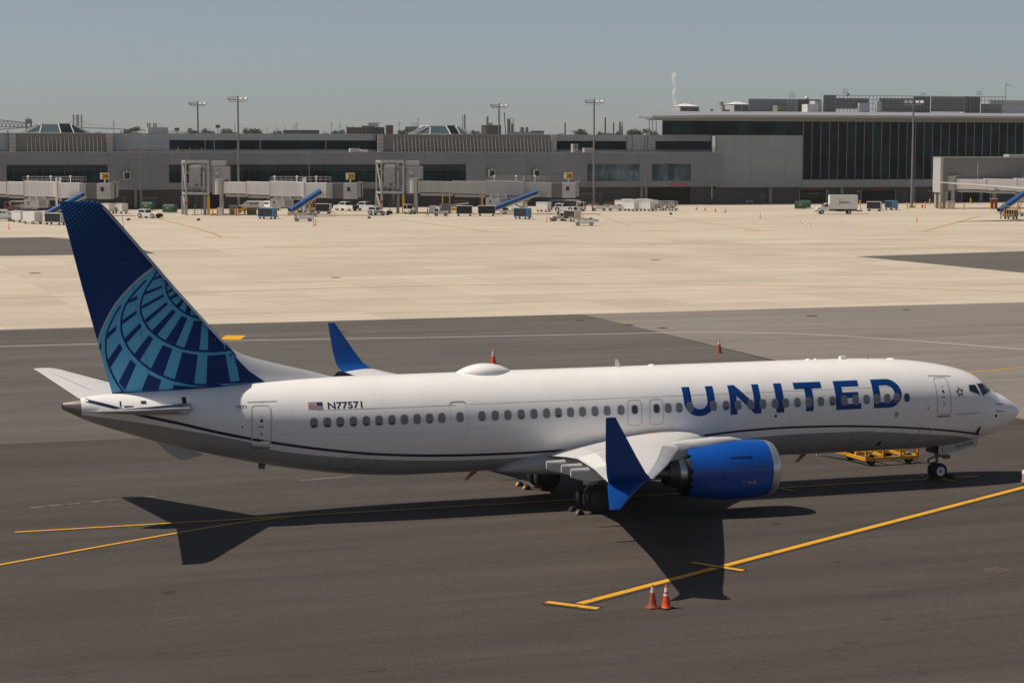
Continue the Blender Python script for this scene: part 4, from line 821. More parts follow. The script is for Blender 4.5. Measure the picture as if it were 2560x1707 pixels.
for a, b in zip(edges, edges[1:]):
    isw = (a, b) in WB; glass = GLASS_B if a > 165 else GLASS
    for p, q in cells(a, b, 4.75):
        panel('panel', p, q, 0.0, 0.12, 9.45, 12.0, PANEL, CB); panel('panel', p, q, 0.0, 0.12, 4.24, 5.55, PANEL, CB)
        if not isw:
            panel('panel', p, q, 0.0, 0.12, 5.55, 7.5, PANEL, CB); panel('panel', p, q, 0.0, 0.12, 7.5, 9.45, PANEL, CB)
    if isw:
        for p, q in cells(a, b, 1.44):
            panel('pane', p, q, 0.16, 0.20, 5.58, 9.42, glass, CB, 0.03)
        mb = MB()
        for z in (8.2, 8.6, 9.0): mb.mm(a, b, 0.05, 0.13, z, z+0.10)
        mb.build('louvre_bars', mat('louvre_blue', (0.075, 0.09, 0.10), 0.5), CB)
        MB().mm(a, b, -0.02, 0.14, 9.40, 9.50).mm(a, b, -0.02, 0.14, 5.50, 5.60).build('window_frame', STEEL_D, CB)
# upper storey set back
UW = [(76.7, 123.1), (165.5, 182.7), (190.1, 204.3)]
edges = [X0, 43.0, 64.4]+[76.7, 123.1, 165.0, 165.5, 182.7, 190.1, 204.3, X1]
for a, b in zip(edges, edges[1:]):
    if b-a < 0.05 or (a, b) in ((43.0, 64.4), (123.1, 165.0)): continue
    for p, q in cells(a, b, 4.75):
        if (a, b) in UW: panel('upper_panel', p, q, 5.0, 5.12, 14.65, 16.0, PANEL_D, CB); panel('upper_panel', p, q, 5.0, 5.12, 12.12, 12.65, PANEL_D, CB)
        else: panel('upper_panel', p, q, 5.0, 5.12, 12.12, 14.0, PANEL_D, CB); panel('upper_panel', p, q, 5.0, 5.12, 14.0, 16.0, PANEL_D, CB)
    if (a, b) in UW:
        for p, q in cells(a, b, 2.9): panel('clerestory_pane', p, q, 5.16, 5.2, 12.67, 14.63, GLASS, CB, 0.02)
# ribbed plant screens with raking struts
for a, b in ((43.0, 64.4), (122.7, 165.0)):
    mb = MB(); n = int((b-a)/0.35)
    for i in range(n): mb.mm(a+i*(b-a)/n, a+(i+0.55)*(b-a)/n, 3.86, 3.94, 12.5, 15.95)
    mb.mm(a, b, 3.94, 5.3, 12.2, 15.97); mb.build('plant_screen', LOUVER, CB)
    for z in (13.9, 14.9): MB().mm(a, b, 3.78, 3.86, z, z+0.07).build('screen_rail', LOUVER, CB)
    k = a+3.6
    sm = MB().bar((0, 2.9, 12.12), (0, 3.75, 15.3), 0.13, 0.13).mesh('strut', mat('strut_grey', (0.36, 0.34, 0.32), 0.6))
    while k < b-1.6: obj('strut', sm, CB, (k, 0, 0)); k += 0.855
    for p in (a, b-1.3):
        MB().mm(p, p+1.3, 3.5, 5.0, 12.13, 15.98).build('screen_pier', mat('pier_light', (0.36, 0.35, 0.335), 0.6), CB)
        for z in (13.0, 13.9, 14.8): MB().mm(p-0.01, p+1.31, 3.46, 3.5, z, z+0.06).build('pier_joint', STEEL_D, CB)
# columns and openings at ground level
for x in (48.0, 58.2, 69.2, 70.3, 98, 126.5, 127.6, 147, 186.4, 187.5): MB().mm(x-0.32, x+0.32, 4.2, 4.85, 0, 4.13).build('column', CONC_COL, CB)
MB().mm(187.9, 199.1, 5.13, 5.19, 0.0, 3.95).build('garage_opening', DARKHOLE, CB)
for x, w, h in ((66.9, 1.2, 2.4), (73.1, 1.4, 2.3), (71.5, 1.6, 2.3), (79.5, 1.3, 2.3), (96, 3.0, 2.8), (131, 2.4, 2.6), (173.5, 4.0, 2.6), (176.5, 1.2, 2.3)):
    MB().mm(x-w/2, x+w/2, 5.10, 5.19, 0.0, h).build('service_door', STEEL_D, CB); MB().mm(x-w/2-0.08, x+w/2+0.08, 5.14, 5.195, h, h+0.1).build('door_head', STEEL, CB)
for x in (86.0, 104.5): MB().mm(x-1.8, x+1.8, 5.08, 5.19, 0.0, 3.2).build('roller_door', DARKHOLE, CB)
# downpipes, small lamps, guard posts on the ledge
for x in (66.7, 69.4, 106.2, 147.5, 158.4, 185.4): MB().tube((x, -0.07, 4.3), (x, -0.07, 9.4 if x in (147.5, 158.4, 66.7) else 12.0), 0.06, n=8).build('downpipe', STEEL, CB)
for k in range(8): MB().bar((65.0+2.55*k, 0.5, 12.12), (65.0+2.55*k, 0.5, 13.1), 0.10).mm(64.8+2.55*k, 65.2+2.55*k, 0.35, 0.65, 12.12, 12.2).build('roof_post', BOLLARD, CB)
for x in (44.2, 64.6, 67.3, 71.2, 125.4): MB().mm(x-0.18, x+0.18, 4.75, 5.0, 15.55, 15.8).build('wall_lamp', WHITE, CB)
for x in (84.4, 86.4, 96.5, 111.2): MB().tube((x, 4.9, 12.15), (x, 4.9, 15.0), 0.07, n=6).build('vent_pipe', STEEL, CB)
for x, h, w in ((182.9, 0.0, 0), (184.2, 0, 0), (187.4, 0, 0), (188.0, 0, 0)): MB().tube((x, 4.88, 12.15), (x, 4.88, 15.9), 0.05, n=6).build('ladder_pipe', STEEL_D, CB)
# rooftop plant on the ledge
MB().mm(168.2, 169.5, 1.5, 2.8, 12.12, 14.0).build('roof_unit', SOFFIT, CB); MB().mm(168.45, 169.3, 1.44, 1.5, 12.9, 13.8).build('unit_grille', STEEL_D, CB); MB().mm(171.0, 173.3, 1.5, 2.8, 12.12, 13.1).build('roof_unit', SOFFIT, CB)
MB().mm(115.8, 117.9, 1.2, 2.4, 12.12, 12.95).build('roof_unit', LTGREY, CB); MB().mm(118.2, 119.8, 1.2, 2.4, 12.12, 12.7).build('roof_unit', WHITE, CB)
# penthouse bump
MB().mm(73.9, 77.3, 10, 16, 16.1, 17.4).build('penthouse', PANEL_D, CB); MB().mm(72.9, 73.88, 10, 12, 16.1, 17.4).build('penthouse_unit', SOFFIT, CB)
MB().bar((75.6, 10.5, 17.4), (75.6, 10.5, 17.9), 0.06).bar((76.6, 10.5, 17.4), (76.6, 10.5, 17.9), 0.06).bar((75.55, 10.5, 17.9), (76.65, 10.5, 17.9), 0.06).build('roof_hatch_rail', BOLLARD, CB)
# glazed roof lanterns: truncated pyramid with white frame
for xc in (54.4, 142.3):
    zb, zt = 16.1, 18.1; y0, y1 = 14.0, 28.5; a0, a1 = xc-7.3, xc+7.3; b0, b1 = xc-3.4, xc+3.5; yt0, yt1 = 18.0, 24.5
    base = [(a0, y0, zb), (a1, y0, zb), (a1, y1, zb), (a0, y1, zb)]
    ym = (y0+y1)/2; B = [(a0, ym, zb), (xc-3.9, y0+1.5, zb), (xc+0.3, y0-1.0, zb), (xc+3.4, y0+1.5, zb), (a1, ym, zb), (xc+3.4, y1, zb), (xc-3.9, y1, zb)]
    T_ = [(b0, ym, zt), (xc-3.1, yt0, zt), (xc+0.2, yt0-1.6, zt), (xc+2.9, yt0, zt), (b1, ym, zt), (xc+2.9, yt1, zt), (xc-3.1, yt1, zt)]
    n7 = 7; lf = MB()
    for i in range(n7):
        lf.bar(B[i], T_[i], 0.34 if i in (0, 4) else 0.16, 0.25); lf.bar(B[i], B[(i+1) % n7], 0.26, 0.2); lf.bar(T_[i], T_[(i+1) % n7], 0.25, 0.22)
    lf.bar((a0-0.2, ym-2.2, zb), (b0+0.3, yt0-0.3, zt), 0.35, 0.3).bar((a1+0.2, ym-2.2, zb), (b1-0.3, yt0-0.3, zt), 0.35, 0.3)
    L_ = lf.build('roof_lantern', WHITE, CB)
    for i in range(n7): MB().add([B[i], B[(i+1) % n7], T_[(i+1) % n7], T_[i]], [(0, 1, 2, 3)]).build('lantern_pane', GLASS_LIT if i < 2 else GLASS, L_)  # left panes in paler glass, their bright sky reflection put into the colour
    MB().add([(p[0], p[1], p[2]+0.06) for p in T_], [tuple(range(n7))]).build('lantern_top', ROOFM, L_)
    MB().bar((T_[2][0], T_[2][1]-0.05, zt-0.25), (T_[3][0], T_[3][1]-0.05, zt-0.25), 0.3, 0.6).build('lantern_shade', STEEL_D, L_)
# gate number boards fixed on the wall and info boxes
for x, z in ((66.6, 7.1), (147.9, 7.3), (158.6, 7.3)): 
    MB().mm(x-0.75, x+0.75, -1.2, -0.6, z-0.8, z+0.9).build('docking_display', STEEL, CB); MB().mm(x-0.55, x+0.55, -1.24, -1.2, z-0.6, z+0.7).build('display_face', BLACK, CB); MB().bar((x, -0.9, z+0.9), (x, 0.0, z+2.0), 0.12).build('display_arm', STEEL, CB)
def clearance(x0, x1, z0, z1, y, parent):
    s = MB().mm(x0, x1, y, y+0.06, z0, z1).build('clearance_sign', RED, parent); text_on('sign_text', '<  LOW CLEARANCE  >', (z1-z0)*0.55, mat('sign_white', (0.6, 0.55, 0.55), 0.6), s, ((x0+x1)/2, y-0.006, z0+(z1-z0)*0.3), (1, 0, 0), (0, 0, 1), 0, True, (x1-x0)*0.75)
clearance(191.8, 195.7, 4.5, 5.0, -0.10, CB)

# ---- main terminal hall
TB = thing('terminal_hall', 'tall glazed terminal hall with overhanging white roof at right', 'building', (0, 445, 0))
E0, E1 = 191.0, 330.0
MB().prism([(204.72, 0.3), (E1, 0.3), (E1, 60), (232, 60)], 2, 3.9, 16.11).prism([(E0, 0.3), (E1, 0.3), (E1, 60), (220, 60)], 2, 16.12, 19.6).build('core', PANEL_D, TB)
MB().prism([(204.75, 2.0), (E1, 2.0), (E1, 60), (232, 60)], 2, 0, 3.9).build('ground_floor_wall', BRICK, TB)
for p, q in cells(204.7, 227.2, 4.5):
    for z0, z1 in ((3.85, 5.6), (5.6, 7.35), (7.35, 9.1), (9.1, 10.85), (10.85, 12.6), (12.6, 14.35), (14.35, 16.1)):
        panel('panel', p, q, 0.0, 0.12, z0, z1, PANEL_D, TB)
for p, q in cells(E0, 227.2, 2.4): panel('band_pane', p, q, 0.06, 0.10, 16.14, 19.38, GLASS, TB, 0.025)
for p, q in cells(227.3, 329.9, 2.34): 
    panel('curtain_pane', p, q, 0.06, 0.10, 5.62, 19.4, GLASS, TB, 0.03)
    panel('mullion', p-0.05, p+0.05, -0.14, 0.05, 5.6, 19.4, mat('mullion_grey', (0.26, 0.25, 0.25), 0.6), TB, 0.0)
    panel('panel', p, q, 0.0, 0.12, 3.75, 5.55, PANEL_D, TB)
MB().mm(E0, E1, -0.15, 0.12, 19.4, 20.2).build('eaves_band', mat('eaves_grey', (0.25, 0.25, 0.25), 0.6), TB)
# roof: overhanging slab with upturned tip at the left end, sloping up to the rear
def roof_sec(x, zf, yf):
    k = 0.47*(331-x)/(331-184.9)
    return [(x+k*max(y, 0), y, z) for y, z in ((yf, zf), (yf, zf+0.55), (8.0, 21.5), (20.0, 22.0), (60.0, 22.0), (60.0, 20.2), (0.0, 20.15))]
MB().loft([[Vector(p) for p in roof_sec(*a)] for a in ((184.9, 19.95, 1.0), (187.0, 19.9, -3.2), (192, 19.95, -4.6), (200.5, 20.15, -5.0), (224, 20.25, -5.0), (331, 20.45, -5.0))]).build('roof', ROOFM, TB)
MB().loft([[Vector(p) for p in ((x, yf-0.05, zf-0.02), (x, yf-0.05, zf+0.5), (x, yf+0.04, zf+0.5), (x, yf+0.04, zf-0.02))] for x, zf, yf in ((187.0, 19.9, -3.2), (192, 19.95, -4.6), (200.5, 20.15, -5.0), (224, 20.25, -5.0), (331, 20.45, -5.0))]).build('fascia', SOFFIT, TB)
for x in (188.6, 189.4): MB().tube((x, 2.2, 16.1), (x, 2.2, 19.9), 0.12, n=8).build('roof_post', STEEL, TB)
for x in (219.5, 238.5, 258.1, 277): MB().mm(x-0.35, x+0.35, 1.0, 1.6, 0, 3.8).build('column', CONC_COL, TB)
MB().mm(204.7, E1, 0.02, 2.0, 3.70, 3.78).build('soffit', MATS['soffit_dark'], TB)
for a, b, h in ((227.5, 234.7, 3.05), (244.1, 253.5, 2.9), (263.9, 268, 2.9), (272, 280, 3.0)):
    MB().mm(a, b, 1.93, 1.99, 0, h).build('garage_opening', DARKHOLE, TB)
    for x in (a, b): MB().mm(x-0.12, x+0.12, 1.80, 1.98, 0, h+0.2).build('jamb', CONC_COL, TB)
ent = MB().mm(227.6, 234.6, 1.88, 1.92, 2.0, 2.5).mm(227.6, 234.6, 1.86, 1.90, 1.45, 1.52).build('entrance_beam', mat('beam_dark', (0.03, 0.03, 0.03), 0.6), TB)
text_on('entrance_word', 'ENTRANCE', 0.55, mat('entrance_yellow', (0.33, 0.30, 0.14), 0.6), ent, (231.1, 1.84, 2.03), (1, 0, 0), (0, 0, 1), 0.012, True, 2.7)
text_on('entrance_door_mark', 'DOOR 8', 0.4, mat('entrance_dim', (0.14, 0.14, 0.12), 0.6), ent, (231.1, 1.84, 1.0), (1, 0, 0), (0, 0, 1), 0.0, True, 1.9)
MB().mm(227.6, 234.6, 1.82, 1.86, 1.60, 1.66).build('height_bar', mat('bar_gold', (0.30, 0.20, 0.05), 0.6), TB)
clearance(229.6, 232.5, 3.25, 3.55, 1.85, TB); clearance(247.3, 250.4, 3.0, 3.35, 1.85, TB)
for x in (217.9, 236.2, 239.6, 256.0): MB().mm(x-0.7, x+0.7, 1.9, 1.99, 0.0, 2.4).build('service_door', STEEL_D, TB)
for x in (235.2, 243.3, 262.9): MB().mm(x-0.3, x+0.3, 1.9, 1.99, 2.5, 2.9).build('lamp_box', LTGREY, TB)
# roof cupolas, plant screens, roof machines
def cupola(x0, x1, y0, y1, z0, z1, zt):
    c = MB().mm(x0, x1, y0, y1, z0, z1).build('cupola', SOFFIT, TB); xm, ym = (x0+x1)/2, (y0+y1)/2
    MB().add([(x0-0.15, y0-0.15, z1), (x1+0.15, y0-0.15, z1), (x1+0.15, y1+0.15, z1), (x0-0.15, y1+0.15, z1), (xm-0.6, ym, zt), (xm+0.6, ym, zt)], [(0, 1, 5, 4), (1, 2, 5), (2, 3, 4, 5), (3, 0, 4)]).build('cupola_roof', WHITE, c)
    for a, b in ((x0+0.25, xm-0.15), (xm+0.15, x1-0.25)): MB().mm(a, b, y0-0.04, y0, z0+0.25, z1-0.3).build('cupola_louvre', STEEL_D, c)
cupola(203.3, 208.3, 18, 23, 21.7, 23.1, 23.75); cupola(217.6, 221.6, 18, 23, 21.9, 23.7, 24.3)
MB().tube((214.9, 19, 21.9), (214.9, 19, 23.4), 0.75, n=14).tube((214.7, 19, 23.3), (214.5, 19, 24.3), 0.6, n=12).mm(215.6, 216.7, 18.3, 19.4, 21.9, 22.4).build('exhaust_fan', SOFFIT, TB, 40)
MB().mm(211.4, 212.3, 18.5, 19.4, 21.9, 22.5).build('roof_vent', LTGREY, TB)
def ribbed(name, x0, x1, y, z0, z1, m, step=0.7):
    mb = MB(); n = int((x1-x0)/step)
    for i in range(n): mb.mm(x0+i*(x1-x0)/n, x0+(i+0.5)*(x1-x0)/n, y-0.08, y, z0, z1)
    mb.mm(x0, x1, y, y+0.15, z0, z1); return mb.build(name, m, TB)
SCREEN = mat('plant_screen_grey', (0.30, 0.29, 0.275), 0.6, var=0.05, vscale=0.5)
ribbed('roof_screen', 224.8, 235.6, 25, 22.0, 25.2, mat('screen_cool', (0.27, 0.28, 0.29), 0.6))
MB().mm(235.7, 238.5, 25, 33, 22.0, 25.2).build('roof_room', SCREEN, TB); MB().mm(238.52, 245.2, 25.6, 33, 22.0, 25.2).build('roof_room', mat('room_dark', (0.13, 0.13, 0.135), 0.7), TB)
MB().mm(231.2, 235.7, 22, 24.5, 22.0, 23.6).mm(231.4, 233.0, 21.6, 22, 22.4, 23.3).build('chiller', mat('chiller_olive', (0.23, 0.23, 0.17), 0.6), TB)
MB().mm(239.1, 242.2, 21, 24, 22.0, 23.9).build('air_handler', WHITE, TB); MB().mm(241.6, 243.6, 22, 25, 22.0, 24.8).build('duct', LTGREY, TB)
def frame_top(x, z, w=1.3, h=1.7, y=26):
    mb = MB()
    for k in (0, 0.5, 1.0): mb.bar((x+w*k, y, z), (x+w*k, y, z+h), 0.07)
    for k in (0.45, 0.98): mb.bar((x, y, z+h*k), (x+w, y, z+h*k), 0.07)
    mb.build('ladder_rail', STEEL_D, TB)
frame_top(236.7, 25.2); frame_top(251.6, 26.2); frame_top(290.5, 26.5, 1.4, 1.2); frame_top(274, 26.5, 1.4, 0.6)
MB().lathe([(0, 0.55), (0.5, 0.5), (0.8, 0.3), (0.9, 0.02)], (241.5, 26.5, 25.2), (0.5, 0, 1), 14).build('dish', LTGREY, TB, 40); MB().lathe([(0, 0.5), (0.4, 0.45), (0.8, 0.2)], (253.2, 26.5, 26.2), (0, 0, 1), 12).build('dish', mat('dish_olive', (0.2, 0.21, 0.15), 0.6), TB, 40)
# open mesh screen in front of the rear plant: posts, rails and dull panels
sc = MB(); x = 246.0
while x < 298.6: sc.bar((x, 25, 22.0), (x, 25, 26.3), 0.09); x += 1.05
for z in (22.9, 24.3, 25.2, 26.28): sc.bar((246, 25, z), (298.6, 25, z), 0.10)
sc.build('screen_frame', STEEL_D, TB)
for a, b, z0, z1, m in ((246.0, 249.5, 22.0, 26.3, SCREEN), (249.6, 259.0, 23.0, 25.6, SCREEN), (262.0, 272.0, 22.2, 25.7, SCREEN), (272.2, 277.0, 22.0, 26.2, mat('screen_dark', (0.19, 0.185, 0.18), 0.6)), (277.2, 287.0, 22.4, 26.2, SCREEN), (287.2, 291.8, 22.0, 26.3, MATS['screen_dark']), (292, 298, 22.0, 24.5, SCREEN)):
    ribbed('roof_screen', a, b, 25.8+(a % 3)*0.3, z0, z1, m, 0.55)
MB().mm(255.2, 258.2, 24.0, 25.0, 22.0, 24.4).mm(260.2, 261.6, 24, 25.2, 22.0, 24.9).build('air_handler', LTGREY, TB); MB().mm(303, 330, 40, 55, 22.0, 25.8).build('rear_penthouse', SOFFIT, TB); MB().mm(299.3, 330, 37, 40, 22.0, 24.6).build('rear_duct', LTGREY, TB)
MB().tube((298.4, 25.0, 22.0), (298.4, 25.0, 30.0), 0.12, n=8).bar((298.4, 25, 29.4), (300.0, 25, 29.3), 0.14).build('roof_mast', STEEL, TB)
bench = MB().mm(0, 1.7, 0, 0.5, 0.35, 0.45).mm(0.05, 0.2, 0.05, 0.45, 0, 0.35).mm(1.5, 1.65, 0.05, 0.45, 0, 0.35).mm(0, 1.7, 0.44, 0.5, 0.45, 0.75).build('bench', LTGREY); bench.location = (213.3, 446.2, 0); tag(bench, 'pale bench against the dark brick wall below the panelled wall', 'bench')

# ------------------------------------------------------------------ floodlight masts
def mast(loc, h, label, rz=IMG, red=False):
    t = thing('floodlight_mast', label, 'light mast', loc, rz, 'floodlight masts')
    MB().tube((0, 0, 0), (0, 0, h), 0.30, 0.16, 12).mm(-0.5, 0.5, -0.5, 0.5, 0, 0.35).build('pole', mat('mast_grey', (0.20, 0.20, 0.205), 0.55, metal=0.3), t, 40)
    MB().bar((-1.85, -0.15, h-1.25), (1.85, -0.15, h-1.25), 0.12).build('crossarm', STEEL, t)
    for x, a in ((-1.75, 0.45), (-0.75, 0.35), (0.75, -0.2), (1.75, -0.3)):
        f = MB().box((0, 0, 0), (0.85, 0.25, 0.72)).build('floodlight', STEEL_D, t); f.location = (x, -0.35, h-0.6); f.rotation_euler = (R(-28), 0, a)
        MB().box((0, -0.135, 0), (0.76, 0.02, 0.62)).build('lens', LTGREY, f)
    if red: MB().lathe([(-0.15, 0.02), (-0.1, 0.14), (0.1, 0.14), (0.15, 0.02)], (0, -0.3, h*0.46), (0, 0, 1), 10).build('beacon', mat('beacon_red', (0.8, 0.12, 0.08), 0.4), t, 40)
    return t
mast((95.9, 517.0, 0), 24.4, 'floodlight mast rising behind the concourse, leftmost of the masts')
mast((90.3, 440.2, 0), 24.1, 'tall floodlight mast beside the gate 25 jet bridge tunnel')
mast((166.5, 491.0, 0), 24.0, 'floodlight mast behind the concourse, right of the second roof lantern')
mast((172.2, 440.6, 0), 24.2, 'tall floodlight mast just right of the gate 26 cab')
mast((235.5, 407.9, 0), 24.0, 'floodlight mast in front of the glazed terminal hall', IMG, True)

# ------------------------------------------------------------------ jet bridges
def rails(mb, x0, x1, y, z, h=1.05, step=0.9):
    n = max(1, int((x1-x0)/step))
    for i in range(n+1): mb.bar((x0+(x1-x0)*i/n, y, z), (x0+(x1-x0)*i/n, y, z+h), 0.05)
    for k in (0.5, 1.0): mb.bar((x0, y, z+h*k), (x1, y, z+h*k), 0.05)
    return mb
def corr_box(x0, x1, y0, y1, z0, z1, step=0.55):
    mb = MB(); n = max(1, int((z1-z0)/step))
    for i in range(n):
        a, b = z0+(z1-z0)*i/n, z0+(z1-z0)*(i+1)/n; mb.mm(x0, x1, y0, y1, a, a+(b-a)*0.55); mb.mm(x0+0.15, x1-0.15, y0+0.15, y1-0.15, a+(b-a)*0.55, b)
    return mb
def jet_bridge(loc, label, sign, lens, white, frame=True, drop=0.9, unit=True):
    t = thing('jet_bridge', label, 'jet bridge', loc, IMG, 'jet bridges')
    W = white
    # rotunda and column
    MB().tube((0, 0, 4.1), (0, 0, 7.1), 1.05, n=20).build('rotunda', CORR, t, 40)
    MB().tube((0.4, 0, 0), (0.4, 0, 4.15), 0.42, n=14).mm(-0.3, 1.1, -0.7, 0.7, 0, 0.15).build('rotunda_column', STEEL, t, 40)
    MB().tube((0.75, -0.5, 3.9), (1.3, -0.6, 2.4), 0.07, n=6).tube((1.3, -0.6, 2.4), (1.7, -0.5, 3.6), 0.07, n=6).build('hose', BLACK, t, 40)
    corr_box(-1.6, 1.75, 1.05, 3.8, 4.0, 9.6).build('stair_tower', CORR, t)
    MB().mm(-1.7, 1.0, 0.9, 3.6, 9.65, 10.6).mm(-1.0, 0.6, 0.8, 0.9, 10.0, 10.35).build('tower_unit', CORR, t); MB().mm(-0.9, -0.35, 1.0, 1.04, 7.9, 8.4).build('tower_window', WHITE, t)
    MB().mm(-0.9, 1.4, -0.95, 1.0, 7.1, 7.25).build('rotunda_roof', STEEL, t)
    # telescoping tunnels, sloping down to the aircraft end
    L = [0.95]; 
    for l in lens: L.append(L[-1]+l)
    xe = L[-1]; tot = xe+5; nm = ['tunnel']*3
    for k, (a, b) in enumerate(zip(L, L[1:])):
        hh = (1.12, 1.25, 1.45)[k]; zc = lambda x: 5.45-drop*0.5*(x/tot)
        wd = (1.15, 1.3, 1.5)[k]
        rg = [[Vector((x, -wd, zc(x)-hh)), Vector((x, -wd, zc(x)+hh)), Vector((x, wd, zc(x)+hh)), Vector((x, wd, zc(x)-hh))] for x in (a, b)]
        tu = MB().loft(rg).build('tunnel', W, t)
        mb = MB(); n = max(2, int((b-a)/0.55))
        for i in range(1, n): 
            x = a+(b-a)*i/n; mb.mm(x-0.02, x+0.02, -wd-0.02, -wd, zc(x)-hh+0.1, zc(x)+hh-0.1)
        mb.build('tunnel_ribs', W, tu)
        MB().mm(a-0.05, a+0.12, -wd-0.06, wd+0.06, zc(a)-hh-0.06, zc(a)+hh+0.06).build('tunnel_collar', STEEL, tu)
        MB().bar((a+0.4, -wd*0.8, zc(a)-hh-0.45), (b, -wd*0.8, zc(b)-hh-0.45), 0.25, 0.4).bar((a+0.4, wd*0.8, zc(a)-hh-0.45), (b, wd*0.8, zc(b)-hh-0.45), 0.25, 0.4).build('tunnel_beam', STEEL, tu)
    ze = 5.45-drop*0.5*(xe/tot)
    # lift columns and wheel bogie
    MB().mm(xe-0.3, xe+0.05, -1.85, -1.55, 1.0, ze+2.3).mm(xe-0.3, xe+0.05, 1.55, 1.85, 1.0, ze+2.3).mm(xe-0.35, xe+0.1, -1.9, 1.9, 0.75, 1.15).build('lift_column', W, t)
    for y in (-0.9, 0.9): MB().lathe([(-0.2, 0.2), (-0.2, 0.5), (0.2, 0.5), (0.2, 0.2)], (xe-0.1, y, 0.5), (0, 1, 0), 16).build('wheel', RUBBER, t, 40)
    MB().bar((xe-4, -0.8, ze-1.8), (xe-0.2, -0.8, 1.0), 0.18).bar((xe-4, 0.8, ze-1.8), (xe-0.2, 0.8, 1.0), 0.18).build('brace', STEEL_D, t)
    # cab end
    d = xe+0.1
    MB().mm(d, d+4.2, -1.45, 1.45, ze-1.65, ze+1.25).build('cab_tunnel', W, t)
    MB().mm(d+4.2, d+5.4, -1.6, 1.5, ze-1.75, ze+1.15).build('vestibule', SOFFIT, t); MB().tube((d+4.6, -1.66, ze-1.6), (d+4.6, -1.66, ze+0.9), 0.04, n=6).tube((d+5.1, -1.66, ze-1.6), (d+5.1, -1.66, ze+0.9), 0.04, n=6).build('cable_duct', STEEL, t)
    mb = MB()
    for k in range(8): x = d+5.4+k*0.27; mb.mm(x, x+0.2, -1.6, 1.6, ze-1.75, ze+1.15); mb.mm(x+0.2, x+0.27, -1.5, 1.5, ze-1.68, ze+1.08)
    mb.build('bellows', mat('bellows_grey', (0.16, 0.155, 0.15), 0.7), t)
    cb = MB().mm(d+7.56, d+10.2, -1.75, 1.75, ze-1.85, ze+1.2).build('cab', CORR, t)
    MB().mm(d+8.3, d+8.95, -1.79, -1.75, ze-0.35, ze+0.45).build('cab_window', BLACK, cb)
    MB().mm(d+9.2, d+9.5, -1.78, -1.75, ze-1.7, ze+1.0).build('cab_rib', STEEL, cb)
    MB().loft([[Vector((d+10.2, -1.7, ze-1.6)), Vector((d+10.2, -1.7, ze+1.45)), Vector((d+10.2, 1.7, ze+1.45)), Vector((d+10.2, 1.7, ze-1.6))], [Vector((d+11.15, -1.6, ze-1.5)), Vector((d+11.2, -1.6, ze+1.5)), Vector((d+11.2, 1.6, ze+1.5)), Vector((d+11.15, 1.6, ze-1.5))]]).build('hood', mat('hood_tan', (0.30, 0.285, 0.275), 0.75), cb)
    MB().mm(d+10.95, d+11.18, -1.62, -1.5, ze-1.4, ze+1.3).build('hood_edge', BLACK, cb)
    mb = MB(); rails(mb, xe-6.6, d+4.9, -1.4, ze+1.4); rails(mb, xe-6.6, d+4.9, 1.3, ze+1.4); mb.build('roof_railing', STEEL, t)
    mb = MB(); rails(mb, d+2.6, d+4.3, -2.6, ze-1.6, 1.1, 0.5); mb.mm(d+2.6, d+4.3, -2.7, -1.45, ze-1.72, ze-1.6); mb.build('service_platform', STEEL_D, t)
    # number box
    sx = d+8.8; sb = MB().mm(sx-0.12, sx+0.12, -0.2, 0.2, ze+1.2, ze+1.95).mm(sx-0.85, sx+0.85, -0.35, 0.35, ze+1.95, ze+3.2).build('number_box', WHITE, t)
    for (u, v, ww) in (((1, 0, 0), (0, -1, 0), 1.4),):
        MB().mm(sx-0.45, sx+0.83, -0.37, -0.355, ze+2.0, ze+3.15).build('number_plate', SIGNYEL, sb)
        if sign: text_on('gate_number', sign, 1.15, BLACK, sb, (sx+0.19, -0.38, ze+2.15), (1, 0, 0), (0, 0, 1), 0.03, True, 1.05)
    for x in (xe-6, xe+2.2, xe-1.6): MB().lathe([(0, 0.08), (0.9, 0.08), (0.95, 0.22), (1.2, 0.24), (1.3, 0.05)], (x, 0.2, ze+1.35), (0, 0, 1), 10).build('roof_lamp', WHITE, t, 40)
    # hung air-conditioning unit
    if unit:
        ux = L[2]+0.1; un = MB().mm(ux, ux+4.4, -1.7, 0.4, 1.6, 3.25).build('air_unit', WHITE_DIRTY, t)
        MB().mm(ux+2.85, ux+4.25, -1.73, -1.7, 1.75, 3.1).build('air_unit_grille', MIDGREY, un)
        for k in (0.95, 2.3, 3.9): MB().mm(ux+k, ux+k+0.22, -1.65, -1.45, 3.25, 4.0).build('hanger', WHITE, un)
        MB().mm(ux+0.95, ux+4.1, -1.6, -1.45, 3.5, 3.62).build('hanger_bar', WHITE, un)
        lg = MB().mm(ux+0.62, ux+1.0, -1.715, -1.7, 2.35, 2.75).build('maker_mark', mat('mark_teal', (0.03, 0.09, 0.12), 0.5), un); MB().mm(ux+0.45, ux+1.15, -1.712, -1.70, 1.98, 2.16).build('maker_strip', mat('word_grey', (0.3, 0.3, 0.3), 0.6), un)
    # portal frame with the fixed walkway and stairs
    if frame:
        fx = MB()
        for x, y in ((-7.8, 3.4), (-6.5, -0.6), (-2.1, -0.6), (-3.4, 3.4)): fx.mm(x-0.16, x+0.16, y-0.16, y+0.16, 3.6, 10.6)
        for x0, y0, x1, y1 in ((-7.8, 3.4, -3.4, 3.4), (-6.5, -0.6, -2.1, -0.6), (-7.8, 3.4, -6.5, -0.6), (-3.4, 3.4, -2.1, -0.6)):
            fx.bar((x0, y0, 10.45), (x1, y1, 10.45), 0.3, 0.5); fx.bar((x0, y0, 4.2), (x1, y1, 4.2), 0.25, 0.4)
